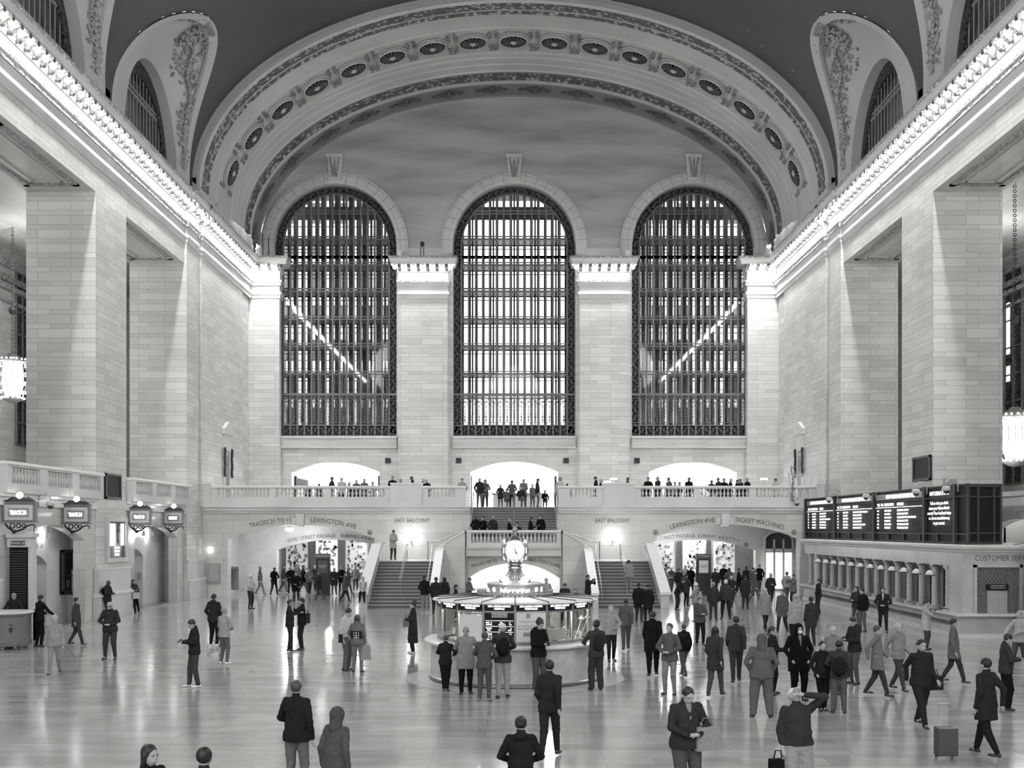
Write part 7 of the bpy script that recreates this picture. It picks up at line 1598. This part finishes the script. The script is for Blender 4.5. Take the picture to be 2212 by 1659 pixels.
# right middle of the floor
person('white haired man in a grey blouson and dark trousers seen from behind', at(1568,1337), 1.76, 180, .06, .03, ('w','short'), fat=1.15, legs='wide')
t, A, _ = person('woman with fair hair and a shoulder bag holding the white haired man by the hand', at(1541,1340), 1.68, 172, .05, .06, ('y','short')); tote(t, 'dark shoulder bag of the fair haired woman', (-.22,0,1.0), .03, (.12,.06,.16))
t, A, _ = person('person in a light hooded coat with crossed strap walking right of the right stairs', at(1503,1343), 1.70, -120, .38, .14, ('w','short'), hood='down', coat='hip', al='belly', legs='step'); backpack(t, 'pale rucksack on the light hooded coat', 1.6, .4)
person('woman in a dark sleeveless dress beside the right stair parapet', at(1482,1308), 1.66, 120, .05, .03, ('b','bun'), coat='mid', al='belly', ar='belly')
person('person in a dark coat bending beside the right stair parapet', at(1462,1318), 1.66, 60, .03, .04, ('b','short'), lean=.5, al='belly', ar='belly')
t, A, _ = person('person in black with dark boots standing before the right stairs', at(1380,1344), 1.70, 150, .02, .07, ('b','short'), coat='mid', fat=1.15)
person('dark coated person just right of the one in boots before the right stairs', att(1400,1262,1.68), 1.68, 190, .02, .03, ('b','beanie',3), coat='mid')
person('person in a pale grey sweatshirt climbing the right lower stairs', Vector((5.95, 56.6, .63)), 1.76, 175, .34, .30, ('b','short'), legs='step', al='walkf', ar='down')
person('walker in black crossing left of the right crowd', at(1410,1462), 1.80, 170, .012, .012, ('b','short'), coat='mid', legs='walk', al='walkf', ar='walkb', fat=1.1)
person('person in a grey jacket and pale jeans beside the walker in black', at(1447,1500), 1.74, -30, .12, .28, ('m','short'), al='belly', ar='belly')
t, A, _ = person('small person with a round black backpack facing away on the right', at(1477,1462), 1.45, 200, .02, .10, ('m','short'), legs='walk'); backpack(t, 'round black backpack on the small person', 1.4, .012)
person('person in a grey hooded jacket with one hand raised in the right crowd', att(1512,1290,1.66), 1.66, 10, .10, .02, ('m','short'), al='phone', ar='phone')
person('walker in a dark jacket and grey skirt in the right crowd', att(1545,1352,1.70), 1.70, 150, .05, .09, ('b','long'), legs='walk', coat='mid', al='walkf', ar='walkb')
person('broad walker in dark clothes right of the grey skirt', att(1590,1330,1.76), 1.76, 170, .05, .05, ('b','short'), legs='walk', al='walkf', ar='walkb')
person('person in a light grey hoodie and dark leggings right of the booth', at(1320,1428), 1.70, 15, .36, .03, ('y','short'), al='belly', ar='down', coat='hip', shoe=.05, legs='step')
person('thin grey walker just behind the light grey hoodie', at(1352,1405), 1.72, 175, .12, .10, ('b','short'), legs='walk', al='walkf', ar='walkb')
person('person in a dark coat walking in front of the passage kiosk on the right', att(1610,1243,1.70), 1.70, 160, .04, .04, ('b','short'), coat='mid', legs='walk')
person('pale coated walker left of the ticket windows', att(1653,1270,1.70), 1.70, 10, .32, .04, ('g','short'), coat='mid', legs='walk')
person('walker in a grey coat near the far ticket windows', att(1690,1272,1.72), 1.72, -40, .12, .05, ('m','short'), coat='mid', legs='walk')
person('person in a large pale coat near the ticket windows', att(1718,1283,1.70), 1.70, 200, .45, .03, ('g','hood'), coat='mid', fat=1.3, hood='up')
person('person in a dark coat beside the large pale coat', att(1752,1288,1.70), 1.70, 190, .05, .05, ('b','short'), coat='mid')
person('person reaching up beside the far ticket windows', att(1714,1240,1.70), 1.70, -60, .18, .05, ('b','short'), al='photo', ar='photo')
person('dark haired person leaning on the ticket counter', att(1768,1250,1.66), 1.66, -80, .03, .04, ('b','short'), al='belly')
person('person in a dark jacket walking between the right crowd and the hooded tracksuit', att(1668,1352,1.66), 1.66, 60, .03, .03, ('b','tail'), al='phone', ar='phone')
# left middle and left edge
person('police officer in dark uniform leaning on the podium, seen from behind', at(84,1397), 1.78, 150, .014, .014, ('b','short'), al='counter', ar='counter', lean=.1)
person('officer in a short sleeved dark shirt and cap behind the podium', att(30,1280,1.76), 1.76, 20, .03, .02, ('g','cap',25), al='counter', ar='counter')
person('dim walker in dark clothes passing the front left niche', att(165,1290,1.66), 1.66, 90, .07, .06, ('b','short'), legs='walk', coat='mid')
person('pale faint walker alone on the left floor', at(118,1458), 1.66, 10, .38, .34, ('g','short'), legs='walk')
person('man in a grey jacket walking inside the left arch', Vector((P(562,0,66)[0], 66, 0)), 1.76, 95, .16, .3, ('g','short'), legs='walk')
# seated / leaning at the stairs
person('slim person in a pale coat leaning at the corner of the left landing', Vector((-6.85, 61.9, LZ)), 1.74, 30, .45, .05, ('b','cap',4), coat='mid', al='phone', ar='phone', nod=.5)
t, A, _ = person('person in a white shirt sitting on the foot of the left stair parapet', Vector((-7.57, 54.72, .30)), 1.70, 0, .62, .02, ('g','short'), legs='sit', al='lap', ar='lap')
q = MB(); 
for sg in (-1,1): q.tube([(sg*.12,.02,1.03),(sg*.13,-.15,.95),(sg*.12,-.13,.7)], .02, 5)
q.build('backpack_straps', BLACK, t)
cr = random.Random(21)
TON = ['black', 'dark', 'grey', 'mid grey', 'pale', 'white']; TV = {'black': .012, 'dark': .035, 'grey': .12, 'mid grey': .2, 'pale': .38, 'white': .6}
HN = {'b': 'black', 'm': 'brown', 'g': 'grey', 'y': 'fair'}
def crowd(items, where, Yf, z0, faces, group, legs='stand', arms='down', ref=None, counted='from the left', hs=(1.62, 1.8)):
    for i, it in enumerate(sorted(items, key=lambda q: q[0])):
        px, tone = it[0], it[1]; Y = Yf[0]+(Yf[1]-Yf[0])*((i*.618+.1) % 1); h = cr.uniform(*hs); hr = cr.choice(('b','b','m','g','y')); st = cr.choice(('short','short','long','short','beanie'))
        if len(it) > 2: h = (1140-it[2])*Y/K+CZ-z0
        sit = legs
        if h < 1.4 and len(it) > 2: sit = 'sit'; h = h/.80
        h = min(max(h, 1.45), 1.86)
        p = P(px, 1140, Y); f = cr.choice(faces); hh = (hr, st, 5) if st == 'beanie' else (hr, st)
        desc = 'in a beanie' if st == 'beanie' else f'with {"long " if st == "long" else ""}{HN[hr]} hair'
        person(f'person in {tone} {where}, {ordn(i)} {counted}', (p[0], Y, z0), h, f, TV[tone], cr.choice((.03,.06,.15)), hh, al=cr.choice(('down','phone','belly','pocket')) if arms == 'any' else arms, ar=cr.choice(('down','phone','belly')) if arms == 'any' else arms, legs=sit, group=group, coat=cr.choice(('hip','mid','hip')), nod=cr.uniform(0, .4), vox=.027, tiny=True)
# balcony crowd
crowd([(668,'dark',1046),(689,'grey',1046),(717,'dark',1030),(738,'white',1027),(754,'dark',1041),(770,'grey',1036),(787,'mid grey',1034),(805,'pale',1040)], 'behind the left row of balusters', (65.2,67.2), BAL, (0,60,180,-60,120), 'people on the left of the balcony', arms='any')
crowd([(848,'black',1028),(866,'dark',1034),(891,'black',1024),(913,'dark',1033),(922,'black',1035),(998,'pale',1033)], 'behind the left pedestal', (65.0,67.0), BAL, (0,90,-90,180), 'people around the left pedestal', arms='any')
crowd([(1210,'white',1030),(1225,'pale',1045),(1287,'black',1029),(1298,'dark',1034),(1356,'black',1031)], 'behind the right pedestal', (65.0,67.0), BAL, (0,90,-90,180,60), 'people around the right pedestal', arms='any')
crowd([(1388,'dark',1046),(1400,'black',1030),(1421,'dark',1029),(1445,'grey',1031),(1458,'pale',1040),(1468,'dark',1041),(1488,'black',1031),(1537,'dark',1037),(1552,'dark',1032),(1564,'black',1033),(1578,'dark',1033),(1592,'black',1036),(1600,'dark',1034),(1614,'black',1032),(1676,'white',1033)], 'behind the right row of balusters', (65.2,67.4), BAL, (0,180,150,60,-60), 'people on the right of the balcony', arms='any')
crowd([(1036,'dark',1032),(1048,'grey',1035),(1081,'dark',1047),(1094,'mid grey',1053),(1106,'grey',1037),(1125,'dark',1049),(1131,'mid grey',1030),(1150,'mid grey',1046),(1161,'dark',1033),(1177,'black',1060)], 'at the head of the middle stairs', (67.5,69.5), BAL, (0,180,160,20,90), 'people at the head of the stairs', arms='any')
crowd([(1028,'black',1113),(1044,'black',1115),(1065,'dark',1114),(1100,'black',1120),(1118,'dark',1126),(1146,'black',1116),(1168,'black',1112)], 'on the middle landing below the upper flight', (59.9,61.1), CZL, (150,180,190,100,-20), 'people on the middle landing', arms='any')
# crowds in the passages
crowd([(612,'dark'),(628,'black'),(641,'grey'),(655,'black'),(668,'mid grey'),(681,'dark'),(592,'black'),(709,'grey'),(722,'dark'),(738,'black'),(752,'grey'),(768,'pale')], 'in the left passage', (64.5,70), 0, (0,180,160,20,90), 'crowd in the left passage', legs='walk', arms='any')
crowd([(1436,'pale'),(1450,'grey'),(1466,'dark'),(1480,'mid grey'),(1492,'black'),(1545,'dark'),(1563,'black'),(1575,'grey'),(1596,'black'),(1612,'dark'),(1626,'grey'),(1640,'black')], 'in the right passage', (62.5,69), 0, (0,180,160,20,90), 'crowd in the right passage', legs='walk', arms='any')
crowd([(690,'dark'),(640,'black'),(745,'grey')], 'just in front of the left arch', (58,62), 0, (0,180,90,-90), 'walkers before the left arch', legs='walk', arms='any')
crowd([(1630,'grey'),(1665,'dark'),(1700,'pale'),(1580,'dark')], 'just in front of the right arch', (54,60), 0, (0,180,90,-90), 'walkers before the right arch', legs='walk', arms='any')
